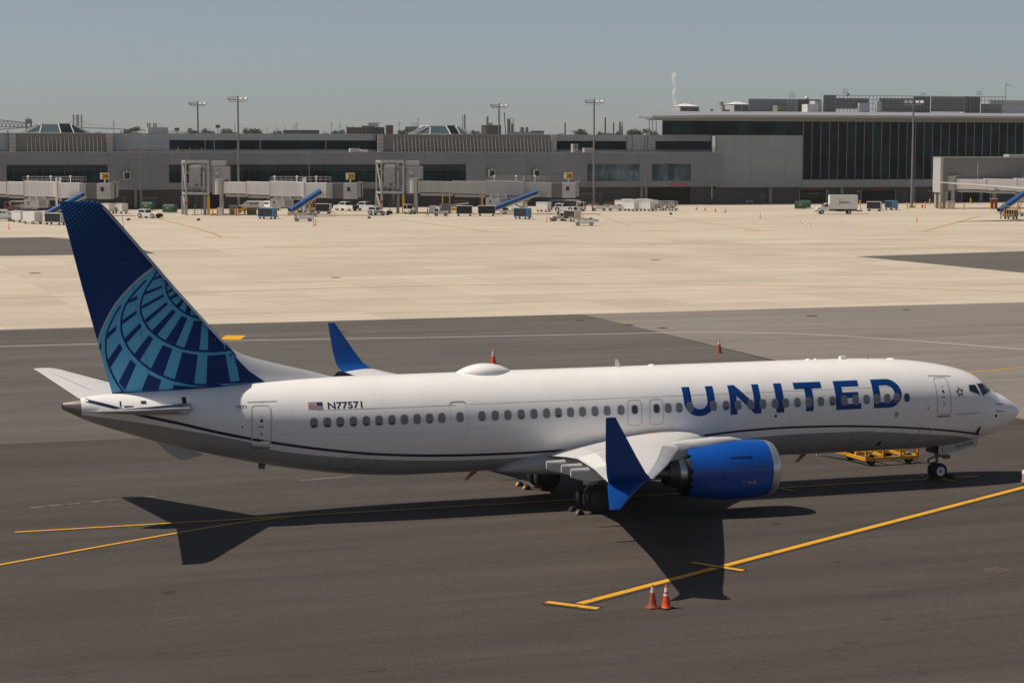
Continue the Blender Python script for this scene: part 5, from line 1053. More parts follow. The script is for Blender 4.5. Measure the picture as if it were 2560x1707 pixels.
        fx.bar((-7.7, 3.2, 10.2), (-6.5, -0.5, 4.3), 0.26); fx.bar((-7.0, 1.0, 9.0), (-3.0, 3.0, 4.6), 0.18); fx.bar((-7.7, 3.2, 3.8), (-6.5, -0.5, 0.2), 0.24)
        fx.build('portal_frame', STEEL, t)
        for x, y, m in ((-7.8, 3.4, STEEL), (-6.5, -0.6, CONC_COL), (-2.1, -0.6, BOLLARD), (-3.4, 3.4, STEEL)): MB().mm(x-0.26, x+0.26, y-0.26, y+0.26, 0, 3.6).build('portal_leg', m, t)
        corr_box(-6.2, -3.8, 1.2, 8.0, 5.6, 9.7).build('walkway', CORR, t)
        wk = corr_box(-3.8, -1.6, 1.6, 4.5, 4.4, 9.6).build('walkway_link', mat('link_dark', (0.26, 0.26, 0.25), 0.6), t)
        MB().mm(-3.5, -3.1, 1.5, 1.58, 5.0, 8.6).build('link_strip', LTGREY, wk)
        MB().mm(-4.9, -4.4, 1.12, 1.2, 5.6, 6.1).build('red_sign', RED, t)
        st = MB()
        for i in range(11): st.mm(-5.4+i*0.02, -4.2+i*0.02, -0.4+i*0.30, -0.1+i*0.30, i*0.38, i*0.38+0.06)
        st.bar((-4.9, -0.5, 0.1), (-4.9, 3.0, 4.2), 0.08, 0.3).bar((-3.6, -0.5, 0.1), (-3.6, 3.0, 4.2), 0.08, 0.3).bar((-3.6, -0.5, 1.1), (-3.6, 3.0, 5.2), 0.06).bar((-4.9, -0.5, 1.1), (-4.9, 3.0, 5.2), 0.06)
        st.build('stairs', STEEL_D, t); MB().mm(-6.45, -2.2, -0.4, 3.2, 4.3, 4.42).build('landing', STEEL, t)
        rl = MB(); rails(rl, -6.3, -2.3, -0.7, 4.4); rl.build('landing_rail', STEEL, t)
        MB().mm(-6.75, -6.25, -0.9, -0.87, 2.1, 2.6).build('notice', RED, t)
    return t
BRIDGE_G = mat('bridge_greyish', (0.42, 0.415, 0.415), 0.55, var=0.06, vscale=0.7, stretch=(3, 3, 0.3))
b24 = jet_bridge((34.3, 413.9, 0), 'white jet bridge at the left edge with yellow number 24', '24', (4.3, 3.4, 6.5), BRIDGE_W, False)
b25 = jet_bridge((79.0, 403.8, 0), 'white jet bridge with yellow number 25 and steel portal frame', '25', (4.45, 4.6, 6.8), BRIDGE_W)
b26 = jet_bridge((118.3, 402.3, 0), 'long grey jet bridge with yellow number 26 and steel portal frame', '26', (6.9, 6.6, 7.8), BRIDGE_G)
b27 = jet_bridge((241.0, 400.4, 0), 'white jet bridge at the right edge behind a grey wing', '', (6.4, 6.7, 8.5), BRIDGE_W, False)
wk = thing('fixed_walkway', 'dark ribbed elevated walkway box beside the glazed hall at right', 'walkway', (238.2, 400.2, 0), 0)
corr_box(0, 70, 0, 3, 3.7, 11.1, 0.36).build('cladding', mat('walkway_cladding', (0.23, 0.228, 0.225), 0.6, var=0.04, vscale=0.6), wk); MB().mm(-0.15, 0.5, -0.1, 3.1, 3.6, 11.2).build('corner_trim', CORR, wk); MB().mm(-0.2, 70, -0.12, 3.1, 11.15, 11.35).build('roof_edge', STEEL, wk)
for x, y in ((0.5, 0.6), (1.6, 0.6), (14, 0.6), (30, 0.6), (0.5, 2.5)): MB().mm(x-0.35, x+0.35, y-0.35, y+0.35, 0, 3.7).build('leg', CONC_COL, wk)
MB().mm(9.0, 9.25, -0.16, 0, 6.0, 10.0).build('drain', STEEL, wk); MB().mm(17.5, 70, 0.5, 2.8, 11.35, 11.9).build('roof_plant', STEEL, wk); MB().mm(-0.3, 0.0, 0.1, 0.4, 8.6, 9.2).build('lamp', WHITE, wk)

# grey wing of another aircraft, seen past the right edge
ow = thing('parked_aircraft', 'pale grey wing of another aircraft reaching in from the right edge', 'aircraft', (198.9, 338.6, 0), IMG)
wsec = [(0.0, 0.0, 0.55, 7.35, 0.10), (0.6, -0.35, 1.5, 7.28, 0.16), (7.7, 2.0, 6.2, 6.72, 0.40), (17.6, 5.0, 12.0, 5.9, 0.75), (27, 8.0, 19, 5.2, 1.2)]
MB().loft([foil((x, y0-4, z), (x, y1-4, z+0.02), (0, 0, 1), t_) for x, y0, y1, z, t_ in wsec]).build('wing', WINGM, ow, 50)
MB().lathe([(0, 0.03), (0.1, 0.10), (0.25, 0.03)], (-0.05, -3.8, 7.35), (1, 0, 0), 8).build('wing_tip_lamp', mat('tip_lamp', (0.7, 0.25, 0.2), 0.3), ow, 40)
rg = [[Vector((13.0+0.25*math.cos(a)*e, -1.6+s_, 6.05+0.45*math.sin(a)*e)) for a in [2*math.pi*k/10 for k in range(10)]] for s_, e in ((0, 0.1), (0.8, 0.9), (2.5, 1.0), (4.5, 0.6), (5.2, 0.1))]
MB().loft(rg).build('flap_fairing', MIDGREY, ow, 50)
# ------------------------------------------------------------------ vehicles and ground equipment
WINDOWM = mat('vehicle_glass', (0.02, 0.026, 0.03), 0.1)
def wheels(t, pts, r, w=0.22, rim=LTGREY):
    """pts: (x, y) wheel centres; tyre with hub on the outer face"""
    for x, y in pts:
        s = -1 if y < 0 else 1
        q = MB().lathe([(-w/2, r*0.5), (-w/2, r*0.92), (-w*0.3, r), (w*0.3, r), (w/2, r*0.92), (w/2, r*0.5)], (x, y, r), (0, 1, 0), 16).build('wheel', RUBBER, t, 40)
        MB().lathe([(0.0, 0.01), (0.02, r*0.25), (0.0, r*0.52)], (x, y+s*w*0.42, r), (0, s, 0), 12).build('rim', rim, q, 40)
def body(t, prof, w, m, name='body'):
    """side profile in (x,z) extruded across, roof edges narrowed"""
    zm = max(p[1] for p in prof); n = len(prof); zs = [p[1] for p in prof]
    def ring_(y, k): return [Vector((p[0], y*(1-0.10*max(0, (p[1]-zm*0.55)/(zm*0.45))), p[1])) for p in prof]
    return MB().loft([ring_(-w/2, 0), ring_(-w/2*0.98, 0), ring_(w/2*0.98, 0), ring_(w/2, 0)]).build(name, m, t)
def side_glass(t, poly, w, sgn, name='side_window', m=None):
    MB().prism(poly, 1, sgn*w/2-0.012, sgn*w/2+0.012).build(name, m or WINDOWM, t)
def van(label, loc, rz, col=WHITE, L=5.6, H=2.05, group='vans on the apron', pas=True):
    t = thing('van', label, 'van', loc, rz, group); h = H
    b = body(t, [(-L/2, 0.35), (-L/2, h*0.9), (-L/2+0.25, h), (L/2-1.75, h), (L/2-0.95, 1.15), (L/2-0.08, 0.95), (L/2, 0.35)], 1.95, col)
    for sg in (-1, 1):
        side_glass(b, [(L/2-1.8, h*0.86), (L/2-1.12, 1.22), (L/2-2.1, 1.22), (L/2-2.1, h*0.86)], 1.86, sg)
        x = L/2-2.25; 
        while x-1.0 > -L/2+0.2 and pas: side_glass(b, [(x, h*0.86), (x, 1.22), (x-0.95, 1.22), (x-0.95, h*0.86)], 1.86, sg); x -= 1.05
        MB().mm(-L/2+0.3, L/2-0.6, sg*0.985-0.01, sg*0.985+0.01, 0.45, 0.6).build('sill_trim', STEEL_D, b)
    MB().add([(L/2-1.69, -0.78, h*0.95), (L/2-1.69, 0.78, h*0.95), (L/2-0.98, 0.88, 1.2), (L/2-0.98, -0.88, 1.2)], [(0, 1, 2, 3)]).build('windscreen', WINDOWM, b)
    MB().add([(-L/2-0.012, -0.7, h*0.86), (-L/2-0.012, 0.7, h*0.86), (-L/2-0.012, 0.75, 1.2), (-L/2-0.012, -0.75, 1.2)], [(0, 1, 2, 3)]).build('rear_window', WINDOWM, b)
    for y in (-0.75, 0.75): MB().mm(L/2-0.06, L/2+0.02, y-0.16, y+0.16, 0.62, 0.80).build('headlight', LTGREY, b); MB().mm(-L/2-0.03, -L/2+0.02, y-0.08, y+0.08, 0.8, 1.2).build('tail_lamp', RED, b)
    wheels(t, [(x, y) for x in (L/2-0.95, -L/2+1.15) for y in (-0.88, 0.88)], 0.36); return t
def pickup(label, loc, rz, tail=True):
    t = thing('pickup_truck', label, 'pickup', loc, rz, 'pickups parked by the concourse'); L = 5.7
    b = body(t, [(-L/2, 0.5), (-L/2, 1.2), (-0.75, 1.2), (-0.55, 1.88), (0.75, 1.9), (1.35, 1.25), (L/2-0.1, 1.12), (L/2, 0.5)], 1.95, WHITE)
    for sg in (-1, 1): side_glass(b, [(-0.45, 1.78), (0.68, 1.78), (1.15, 1.28), (-0.6, 1.28)], 1.88, sg)
    MB().add([(-0.60, -0.75, 1.82), (-0.60, 0.75, 1.82), (-0.79, 0.82, 1.28), (-0.79, -0.82, 1.28)], [(0, 1, 2, 3)]).build('rear_window', WINDOWM, b); MB().add([(0.80, -0.75, 1.85), (0.80, 0.75, 1.85), (1.37, 0.85, 1.29), (1.37, -0.85, 1.29)], [(0, 1, 2, 3)]).build('windscreen', WINDOWM, b)
    MB().mm(-L/2+0.08, -0.85, -0.85, 0.85, 1.19, 1.215).build('load_bed', BLACK, b); MB().mm(-L/2-0.04, -L/2, -0.9, 0.9, 0.45, 1.18).build('tailgate', BLACK if tail else WHITE, b)
    for y in (-0.88, 0.88): MB().mm(-L/2-0.06, -L/2-0.01, y-0.07, y+0.07, 0.8, 1.15).build('tail_lamp', RED, b); MB().mm(L/2-0.05, L/2+0.02, y-0.15, y+0.1, 0.75, 0.95).build('headlight', LTGREY, b)
    wheels(t, [(x, y) for x in (1.85, -1.75) for y in (-0.86, 0.86)], 0.40); return t
def tug(label, loc, rz):
    """low pushback tractor"""
    t = thing('pushback_tug', label, 'aircraft tug', loc, rz, 'pushback tugs')
    b = MB().prism([(-2.2, 0.35), (-2.2, 0.95), (-0.4, 1.0), (2.2, 0.85), (2.3, 0.35)], 1, -1.1, 1.1).build('body', WHITE, t)
    c = MB().prism([(-1.9, 0.95), (-1.8, 1.65), (-0.35, 1.65), (-0.1, 1.0)], 1, -0.95, 0.95).build('cab', WHITE, t)
    for sg in (-1, 1): side_glass(c, [(-1.7, 1.52), (-0.5, 1.52), (-0.3, 1.08), (-1.75, 1.08)], 1.91, sg)
    MB().add([(-0.33, -0.85, 1.58), (-0.33, 0.85, 1.58), (-0.10, 0.88, 1.06), (-0.10, -0.88, 1.06)], [(0, 1, 2, 3)]).build('windscreen', WINDOWM, c)
    MB().mm(2.22, 2.42, -1.1, 1.1, 0.2, 0.75).mm(2.2, 2.34, -0.6, 0.6, 0.7, 0.9).build('front_bumper', RUBBER, b); MB().lathe([(0, 0.12), (0.15, 0.12), (0.2, 0.02)], (-1.2, 0, 1.65), (0, 0, 1), 10).build('beacon', BOLLARD, c, 40)
    wheels(t, [(x, y) for x in (1.45, -1.35) for y in (-1.02, 1.02)], 0.46, 0.3, WHITE); return t
def tractor(label, loc, rz, m=WHITE_DIRTY, group='baggage tractors'):
    t = thing('baggage_tractor', label, 'tractor', loc, rz, group)
    b = MB().prism([(-1.5, 0.35), (-1.5, 1.0), (-0.2, 0.95), (-0.1, 1.05), (1.45, 0.98), (1.55, 0.35)], 1, -0.7, 0.7).build('body', m, t)
    c = MB()
    for x in (-1.35, 0.05):
        for y in (-0.62, 0.62): c.bar((x, y, 0.95), (x, y, 1.85), 0.08)
    c.mm(-1.45, 0.15, -0.7, 0.7, 1.85, 1.93); c.build('cab_frame', m, t)
    MB().mm(-1.36, -1.33, -0.6, 0.6, 1.0, 1.8).build('cab_glass', WINDOWM, t); MB().mm(0.04, 0.06, -0.6, 0.6, 1.05, 1.8).build('cab_glass', WINDOWM, t); MB().mm(-1.1, -0.5, -0.4, 0.4, 0.95, 1.45).build('seat', BLACK, t); MB().mm(1.5, 1.62, -0.7, 0.7, 0.4, 0.65).build('bumper', STEEL_D, b)
    MB().lathe([(0, 0.02), (0, 0.18), (0.03, 0.18)], (-0.15, 0, 1.35), (-1, 0, 0.6), 12).build('steering_wheel', BLACK, t)
    wheels(t, [(x, y) for x in (0.95, -0.9) for y in (-0.62, 0.62)], 0.36, 0.24); return t
def cart(label, loc, rz, style='open', L=3.0, group='baggage carts', code=None):
    """covered baggage cart: floor, end walls, roof, curtain, drawbar"""
    t = thing('baggage_cart', label, 'baggage cart', loc, rz, group)
    m = {'open': WHITE_DIRTY, 'white': WHITE, 'blue': CARTBLUE, 'cage': WHITE_DIRTY, 'grey': LTGREY}[style]; W = 1.55; h0, h1 = 0.55, 2.05
    MB().mm(-L/2, L/2, -W/2, W/2, h0-0.12, h0).build('floor', STEEL if style != 'blue' else CARTBLUE, t)
    if style == 'cage':
        mb = MB()
        for x in [-L/2+L*i/6 for i in range(7)]:
            for y in (-W/2, W/2): mb.bar((x, y, h0), (x, y, h1), 0.05)
        for z in (h0+0.5, h0+1.0, h1): 
            for y in (-W/2, W/2): mb.bar((-L/2, y, z), (L/2, y, z), 0.05)
        for x in (-L/2, L/2): mb.bar((x, -W/2, h1), (x, W/2, h1), 0.05)
        mb.build('cage', m, t)
        for k in range(6):
            x = -L/2+0.35+k*(L-0.7)/5; MB().box((x, rnd.uniform(-0.3, 0.3), h0+0.28+0.3*(k % 2)), (0.5, 0.8, 0.5)).build('cargo_box', (BRICKRED, STEEL_D, BEIGE)[k % 3], t)
    else:
        for x in (-L/2, L/2-0.06): MB().mm(x, x+0.06, -W/2, W/2, h0, h1-0.08).build('end_wall', m, t)
        MB().mm(-L/2-0.03, L/2+0.03, -W/2-0.03, W/2+0.03, h1-0.08, h1).build('roof', m, t)
        cm = {'open': mat('curtain_dark', (0.018, 0.020, 0.026), 0.75), 'blue': mat('curtain_dark', (0.018, 0.020, 0.026), 0.75), 'white': WHITE, 'grey': LTGREY}[style]
        mb = MB(); n = 10
        for i in range(n):
            a = -L/2+0.06+(L-0.12)*i/n; mb.mm(a, a+(L-0.12)/n*0.96, -W/2+0.02+0.03*(i % 2), -W/2+0.06+0.03*(i % 2), h0, h1-0.08)
        mb.mm(-L/2+0.06, L/2-0.06, W/2-0.06, W/2-0.02, h0, h1-0.08); mb.build('curtain', cm, t)
    MB().bar((L/2, 0, 0.42), (L/2+0.95, 0, 0.35), 0.08).bar((L/2+0.9, -0.12, 0.35), (L/2+0.9, 0.12, 0.35), 0.08).build('drawbar', BOLLARD if style == 'white' else STEEL_D, t)
    if code: text_on('cart_code', code, 0.34, mat('code_navy', (0.02, 0.06, 0.14), 0.6), t, (L/2+0.045, 0.0, 1.15), (0, 1, 0), (0, 0, 1), 0.01, True, 0.9)
    wheels(t, [(x, y) for x in (L/2-0.4, -L/2+0.4) for y in (-0.62, 0.62)], 0.21, 0.14, STEEL_D); return t
def belt_loader(label, loc, rz, lo, hi, L, canopy=True, m=WHITE, group='belt loaders'):
    """conveyor on a low chassis; blue cover hoops when canopy"""
    t = thing('belt_loader', label, 'belt loader', loc, rz, group)
    b = MB().prism([(-L*0.36, 0.35), (-L*0.36, 0.85), (-L*0.05, 0.9), (L*0.28, 0.75), (L*0.28, 0.35)], 1, -0.95, 0.95).build('chassis', m, t)
    a, z0, z1 = L/2, lo, hi
    MB().bar((-a, 0, z0), (a, 0, z1), 0.95, 0.32).build('conveyor', WHITE_DIRTY, t); bt = MB().bar((-a, 0, z0+0.17), (a, 0, z1+0.17), 0.75, 0.05).build('belt', RUBBER, t)
    if canopy:
        n = Vector((-(z1-z0), 0, 2*a)).normalized()
        rg = []
        for p in (Vector((-a*0.98, 0, z0)), Vector((a*0.96, 0, z1))):
            rg.append([p+n*0.12+Vector((0, -0.62, 0)), p+n*0.75+Vector((0, -0.58, 0)), p+n*0.95+Vector((0, -0.25, 0)), p+n*0.95+Vector((0, 0.25, 0)), p+n*0.75+Vector((0, 0.58, 0)), p+n*0.12+Vector((0, 0.62, 0))])
        MB().loft(rg, False, False).build('canopy', TARPBLUE, t)
        for k in range(7):
            mb = MB(); q = [rg[0][i]+(rg[1][i]-rg[0][i])*(k/6)+n*0.012 for i in range(6)]
            for i in range(5): mb.bar(q[i], q[i+1], 0.05)
            mb.build('canopy_hoop', TARPBLUE, t)
        MB().bar((a*0.1, -0.4, 0.7), (a*0.62, -0.4, z0+(z1-z0)*0.8), 0.12).bar((a*0.1, 0.4, 0.7), (a*0.62, 0.4, z0+(z1-z0)*0.8), 0.12).bar((a*0.45, -0.4, 0.5), (a*0.1, -0.4, z0+(z1-z0)*0.52), 0.12).build('lift_arms', BOLLARD, t)
    else:
        mb = MB(); rails(mb, L*0.0, L*0.45, 0.62, z0+(z1-z0)*0.55, 0.75, 0.6); mb.build('hand_rail', BOLLARD, t)
    MB().mm(-L*0.30, -L*0.18, -0.8, -0.25, 0.85, 1.35).build('seat', BLACK, t); MB().bar((-L*0.12, -0.55, 0.85), (-L*0.09, -0.55, 1.3), 0.06).build('controls', STEEL_D, t)
    wheels(t, [(x, y) for x in (-L*0.25, L*0.19) for y in (-0.85, 0.85)], 0.32, 0.24, WHITE); return t
def dumpster(label, loc, rz):
    t = thing('dumpster', label, 'dumpster', loc, rz, 'green dumpsters')
    MB().prism([(-0.85, 0.15), (-0.95, 1.25), (-0.2, 1.75), (0.9, 1.45), (0.75, 0.15)], 0, -1.25, 1.25).build('bin', DUMPGREEN, t)
    MB().add([(-1.2, -0.98, 1.27), (1.2, -0.98, 1.27), (1.2, -0.2, 1.79), (-1.2, -0.2, 1.79)], [(0, 1, 2, 3)]).build('lid', mat('lid_black_green', (0.01, 0.04, 0.02), 0.6), t)
    for s_ in (-1, 1): MB().mm(s_*1.25-0.04 if s_ > 0 else -1.33, 1.33 if s_ > 0 else -1.21, -0.3, 0.4, 0.75, 0.95).build('fork_pocket', DUMPGREEN, t)
    MB().mm(-0.35, 0.35, -0.99, -0.90, 0.9, 1.05).build('sticker', LTGREY, t); return t

van('white passenger van with long side windows at the left edge', (35.0, 384.4, 0), IMG, WHITE, 6.0, 2.1)
van('grey van parked under the gate 24 bridge tunnel', (45.0, 439.5, 0), IMG, LTGREY, 5.8, 2.1)
van('white minivan parked behind the yellow bollards at gate 25', (91.6, 433.6, 0), IMG+math.pi, WHITE, 5.2, 1.85)
van('small white van beside the minivan, its nose towards the camera', (95.2, 430.0, 0), IMG-R(60), WHITE, 4.8, 1.9)
pickup('white pickup with black tailgate, left one of the pair', (109.3, 422.2, 0), IMG+R(140)); pickup('white pickup seen from behind, right one of the pair', (113.2, 421.4, 0), IMG+R(150), False)
tug('white pushback tug below gate sign 24', (63.3, 392.4, 0), IMG-R(25)); tug('white pushback tug in front of the gate 26 portal frame', (109.3, 396.2, 0), IMG-R(25)); tug('white pushback tug under the gate 26 cab', (152.2, 406.0, 0), IMG-R(15))
tractor('white baggage tractor pulling two dark-sided carts', (119.1, 386.4, 0), IMG)
tractor('small white tractor beside the gate 26 rotunda column', (116.6, 399.6, 0), IMG-R(60)); tractor('white tractor with dark cab right of the gate 26 cab', (155.5, 406.6, 0), IMG+R(160))
tractor('tow tractor with green-lit cab ahead of the low belt loader', (132.5, 356.6, 0), IMG+R(200)); tractor('dark tug with red equipment at the far left', (42.4, 437.5, 0), IMG, BRICKRED, 'baggage tractors')
cart('first dark-sided baggage cart behind the tractor', (123.5, 385.2, 0), IMG+math.pi, 'open', 3.1).rotation_euler[2] = IMG
cart('second dark-sided baggage cart behind the tractor', (127.9, 384.6, 0), IMG, 'open', 3.4)
cart('blue baggage cart in front of the gate 25 bridge', (83.5, 380.8, 0), IMG-R(28), 'blue', 3.3, 'blue carts', 'A25'); cart('blue baggage cart below the gate 26 bridge', (129.5, 368.0, 0), IMG-R(35), 'blue', 3.0, 'blue carts', 'A23')
cart('blue cart in front of the glazed hall beside a white cart', (222.9, 394.6, 0), IMG-R(60), 'blue', 2.6, 'blue carts'); cart('pale blue cart behind the tug under the gate 26 cab', (154.2, 416.2, 0), IMG, 'blue', 3.0, 'blue carts')
cart('white cart with a dark open end facing the camera', (216.0, 389.6, 0), IMG-R(20), 'open', 3.0)
cart('grey cart with dark blue curtain behind the gate 26 cab', (157.6, 415.6, 0), IMG-R(35), 'open', 3.2); cart('grey cart hitched to the tow tractor with green-lit cab', (134.1, 353.8, 0), IMG-R(50), 'open', 3.0)
cart('white cart left of the louvred cabinet beside the van', (37.9, 377.6, 0), IMG-R(40), 'white', 2.6, 'white carts'); cart('white cart with dark open side beside the fin tip', (42.6, 364.6, 0), IMG-R(25), 'open', 3.4)
cart('white cart below gate sign 24, left of the pair', (59.2, 417.6, 0), IMG-R(40), 'white', 2.4, 'white carts'); cart('white cart below gate sign 24, right of the pair', (61.7, 417.0, 0), IMG-R(40), 'white', 2.4, 'white carts')
RW = ['front row, left', 'front row, right', 'second row, left', 'second row, middle', 'second row, right', 'rear row, left', 'rear row, right']
for k, (x, y) in enumerate(((166.2, 403.6), (169.4, 402.7), (167.6, 412.0), (171.0, 413.0), (174.4, 412.6), (172.4, 420.0), (176.4, 421.0))):
    cart('white box cart parked by the garage opening, '+RW[k], (x, y, 0), IMG-R(42), 'white', 2.9, 'parked white carts')
cart('open cage cart loaded with boxes, left of the pair', (173.0, 405.0, 0), IMG-R(30), 'cage', 2.5); cart('open cage cart loaded with boxes, right of the pair', (175.2, 403.4, 0), IMG-R(42), 'cage', 2.5)
belt_loader('belt loader with steep blue canopy below gate 25', (93.3, 391.0, 0), IMG+R(38), 0.8, 4.4, 7.0); belt_loader('belt loader with long blue canopy below gate 26', (136.4, 391.5, 0), IMG+R(8), 0.65, 4.0, 9.3)
belt_loader('belt loader with blue canopy half hidden behind the fin tip', (46.9, 384.0, 0), IMG+R(28), 0.8, 4.4, 7.2); belt_loader('belt loader with blue canopy at the right edge', (227.9, 354.9, 0), IMG+R(25), 0.8, 4.6, 7.0)
belt_loader('low white belt loader beside the red delineators', (87.3, 368.6, 0), IMG+math.pi, 0.9, 1.35, 5.4, False); belt_loader('low white belt loader nearest the camera, right of gate 26', (129.4, 335.8, 0), IMG+math.pi, 0.85, 1.4, 5.2, False)
belt_loader('low white belt loader with yellow rail, left of the parked pair', (160.0, 406.6, 0), IMG+math.pi, 0.85, 1.3, 4.6, False); belt_loader('low white belt loader with yellow rail, right of the parked pair', (163.3, 405.8, 0), IMG+math.pi, 0.85, 1.3, 4.6, False)
belt_loader('yellow railed loader parked behind the two dark-sided carts', (128.6, 408.0, 0), IMG, 1.0, 1.9, 6.0, False, BOLLARD)
tractor('white tractor parked under the gate 24 tunnel', (52.0, 424.0, 0), IMG-R(30)); tractor('white tractor behind the blue-canopied loader of gate 25', (98.8, 412.5, 0), IMG+R(20)); cart('white cart behind the long blue canopy of gate 26', (143.0, 408.5, 0), IMG-R(25), 'white', 3.0, 'white carts'); cart('grey open cart behind the steep blue canopy of gate 25', (100.2, 405.0, 0), IMG-R(10), 'open', 3.0)
belt_loader('low yellow loader beside the gate 25 rotunda column', (86.5, 415.0, 0), IMG, 0.9, 1.5, 5.0, False, BOLLARD); cart('white cart nearest the gate 26 lift column', (146.8, 404.0, 0), IMG-R(35), 'white', 2.8, 'white carts')
for k, (x, lb) in enumerate(((126.6, 'first'), (128.0, 'second'), (134.4, 'third'), (136.0, 'fourth'))):
    t = thing('marker_post', 'tall yellow post behind the dark-sided carts, %s from the left' % lb, 'post', (x, 409.5-0.33*(x-126.6), 0), 0, 'tall yellow posts'); MB().tube((0, 0, 0), (0, 0, 4.2), 0.13, n=8).build('shaft', BOLLARD, t, 40); MB().mm(-0.3, 0.3, -0.3, 0.3, 0, 0.1).build('foot', STEEL_D, t)
dumpster('green dumpster left of the gate 25 portal frame, in the back', (69.9, 434.5, 0), IMG-R(20)); dumpster('green dumpster beside the gate 25 portal frame', (71.8, 418.9, 0), IMG-R(20)); dumpster('green dumpster in front of the terminal hall, nearer one', (206.9, 405.6, 0), IMG-R(15)); dumpster('green dumpster in front of the terminal hall, farther one', (210.6, 411.0, 0), IMG-R(15))
# box truck
t = thing('box_truck', 'white box truck with lettering parked before the glazed hall', 'truck', (200.4, 376.0, 0), IMG+math.pi)
bx = MB().mm(-3.6, 2.05, -1.2, 1.2, 1.05, 3.85).build('cargo_box', WHITE, t)
cbp = [(2.15, 0.55), (2.15, 2.15), (2.95, 2.2), (3.45, 1.55), (4.55, 1.35), (4.7, 0.55)]; cb_ = body(t, cbp, 2.1, WHITE, 'cab')
for sg in (-1, 1): side_glass(cb_, [(2.35, 2.05), (2.85, 2.05), (3.3, 1.55), (2.35, 1.5)], 2.02, sg)
MB().add([(3.0, -0.88, 2.14), (3.0, 0.88, 2.14), (3.48, 0.95, 1.58), (3.48, -0.95, 1.58)], [(0, 1, 2, 3)]).build('windscreen', WINDOWM, cb_)
MB().mm(-3.6, 4.5, -0.5, 0.5, 0.6, 1.0).build('chassis_frame', STEEL_D, t); MB().mm(-0.9, 0.6, 0.8, 1.1, 0.55, 1.0).build('side_tank', BLACK, t); MB().mm(4.55, 4.8, -1.05, 1.05, 0.5, 0.75).build('bumper', STEEL_D, t); MB().mm(-4.6, -3.62, -1.1, 1.1, 0.55, 0.75).bar((-4.5, -1.0, 0.7), (-4.5, -1.0, 1.4), 0.08).bar((-4.5, 1.0, 0.7), (-4.5, 1.0, 1.4), 0.08).build('tail_lift', STEEL_D, t)
text_on('truck_word', 'Express', 0.62, mat('truck_navy', (0.03, 0.03, 0.16), 0.5), bx, (-0.9, 1.206, 2.30), (-1, 0, 0), (0, 0, 1), 0.012, True, 2.1); text_on('truck_word', 'United Ground', 0.26, mat('truck_grey', (0.12, 0.12, 0.13), 0.5), bx, (-0.4, 1.206, 2.92), (-1, 0, 0), (0, 0, 1), 0, True, 1.6)
MB().prism([(-2.6, 2.05), (-0.2, 2.42), (0.6, 1.9), (-0.3, 2.25)], 1, 1.203, 1.209).build('truck_swoosh', mat('truck_red', (0.5, 0.16, 0.10), 0.5), bx)
wheels(t, [(3.6, -0.95), (3.6, 0.95), (-1.9, -0.95), (-1.9, 0.95), (-1.9, -0.68), (-1.9, 0.68)], 0.46, 0.26, LTGREY)
# louvred ground power cabinet at left, stake cart at right, gate clutter
t = thing('air_start_cabinet', 'white wheeled cabinet with louvred front beside the passenger van', 'cabinet', (39.4, 370.4, 0), IMG-R(35))
MB().mm(-1.5, 1.5, -0.95, 0.95, 0.35, 2.15).build('housing', WHITE, t); mb = MB()
for k in range(10): mb.mm(-1.54, -1.5, -0.7, 0.7, 0.75+0.115*k, 0.80+0.115*k)
lv = mb.build('louvres', LTGREY, t); MB().mm(-1.515, -1.5, -0.74, 0.74, 0.7, 1.95).build('louvre_back', STEEL_D, t); wheels(t, [(1.0, -0.85), (1.0, 0.85), (-1.0, -0.85), (-1.0, 0.85)], 0.3)
t = thing('stake_cart', 'dark cart with yellow stakes at the right edge', 'cart', (218.6, 341.4, 0), IMG+R(60))
MB().mm(-1.4, 1.4, -0.9, 0.9, 0.45, 0.6).mm(-1.4, 1.4, -0.9, 0.9, 0.6, 1.1).build('bed', STEEL_D, t); mb = MB()
for k in range(7): mb.bar((-1.38+k*0.46, -0.92, 0.7), (-1.38+k*0.46, -0.92, 1.9), 0.07)
for k in range(5): mb.bar((-1.42, -0.9+k*0.45, 0.7), (-1.42, -0.9+k*0.45, 1.9), 0.07)
mb.bar((-1.4, -0.92, 2.5), (1.4, -0.92, 2.5), 0.07).bar((-1.4, -0.92, 0.6), (-1.4, -0.92, 2.5), 0.08).bar((1.4, -0.92, 0.6), (1.4, -0.92, 2.5), 0.08).bar((-1.42, -0.92, 2.5), (-1.42, 0.92, 2.5), 0.07).bar((-1.42, 0.92, 0.6), (-1.42, 0.92, 2.5), 0.08); mb.build('stakes', BOLLARD, t); MB().mm(-1.36, 1.36, -0.86, 0.86, 1.1, 1.75).build('load', BLACK, t); wheels(t, [(1.0, -0.8), (1.0, 0.8), (-1.0, -0.8), (-1.0, 0.8)], 0.28)
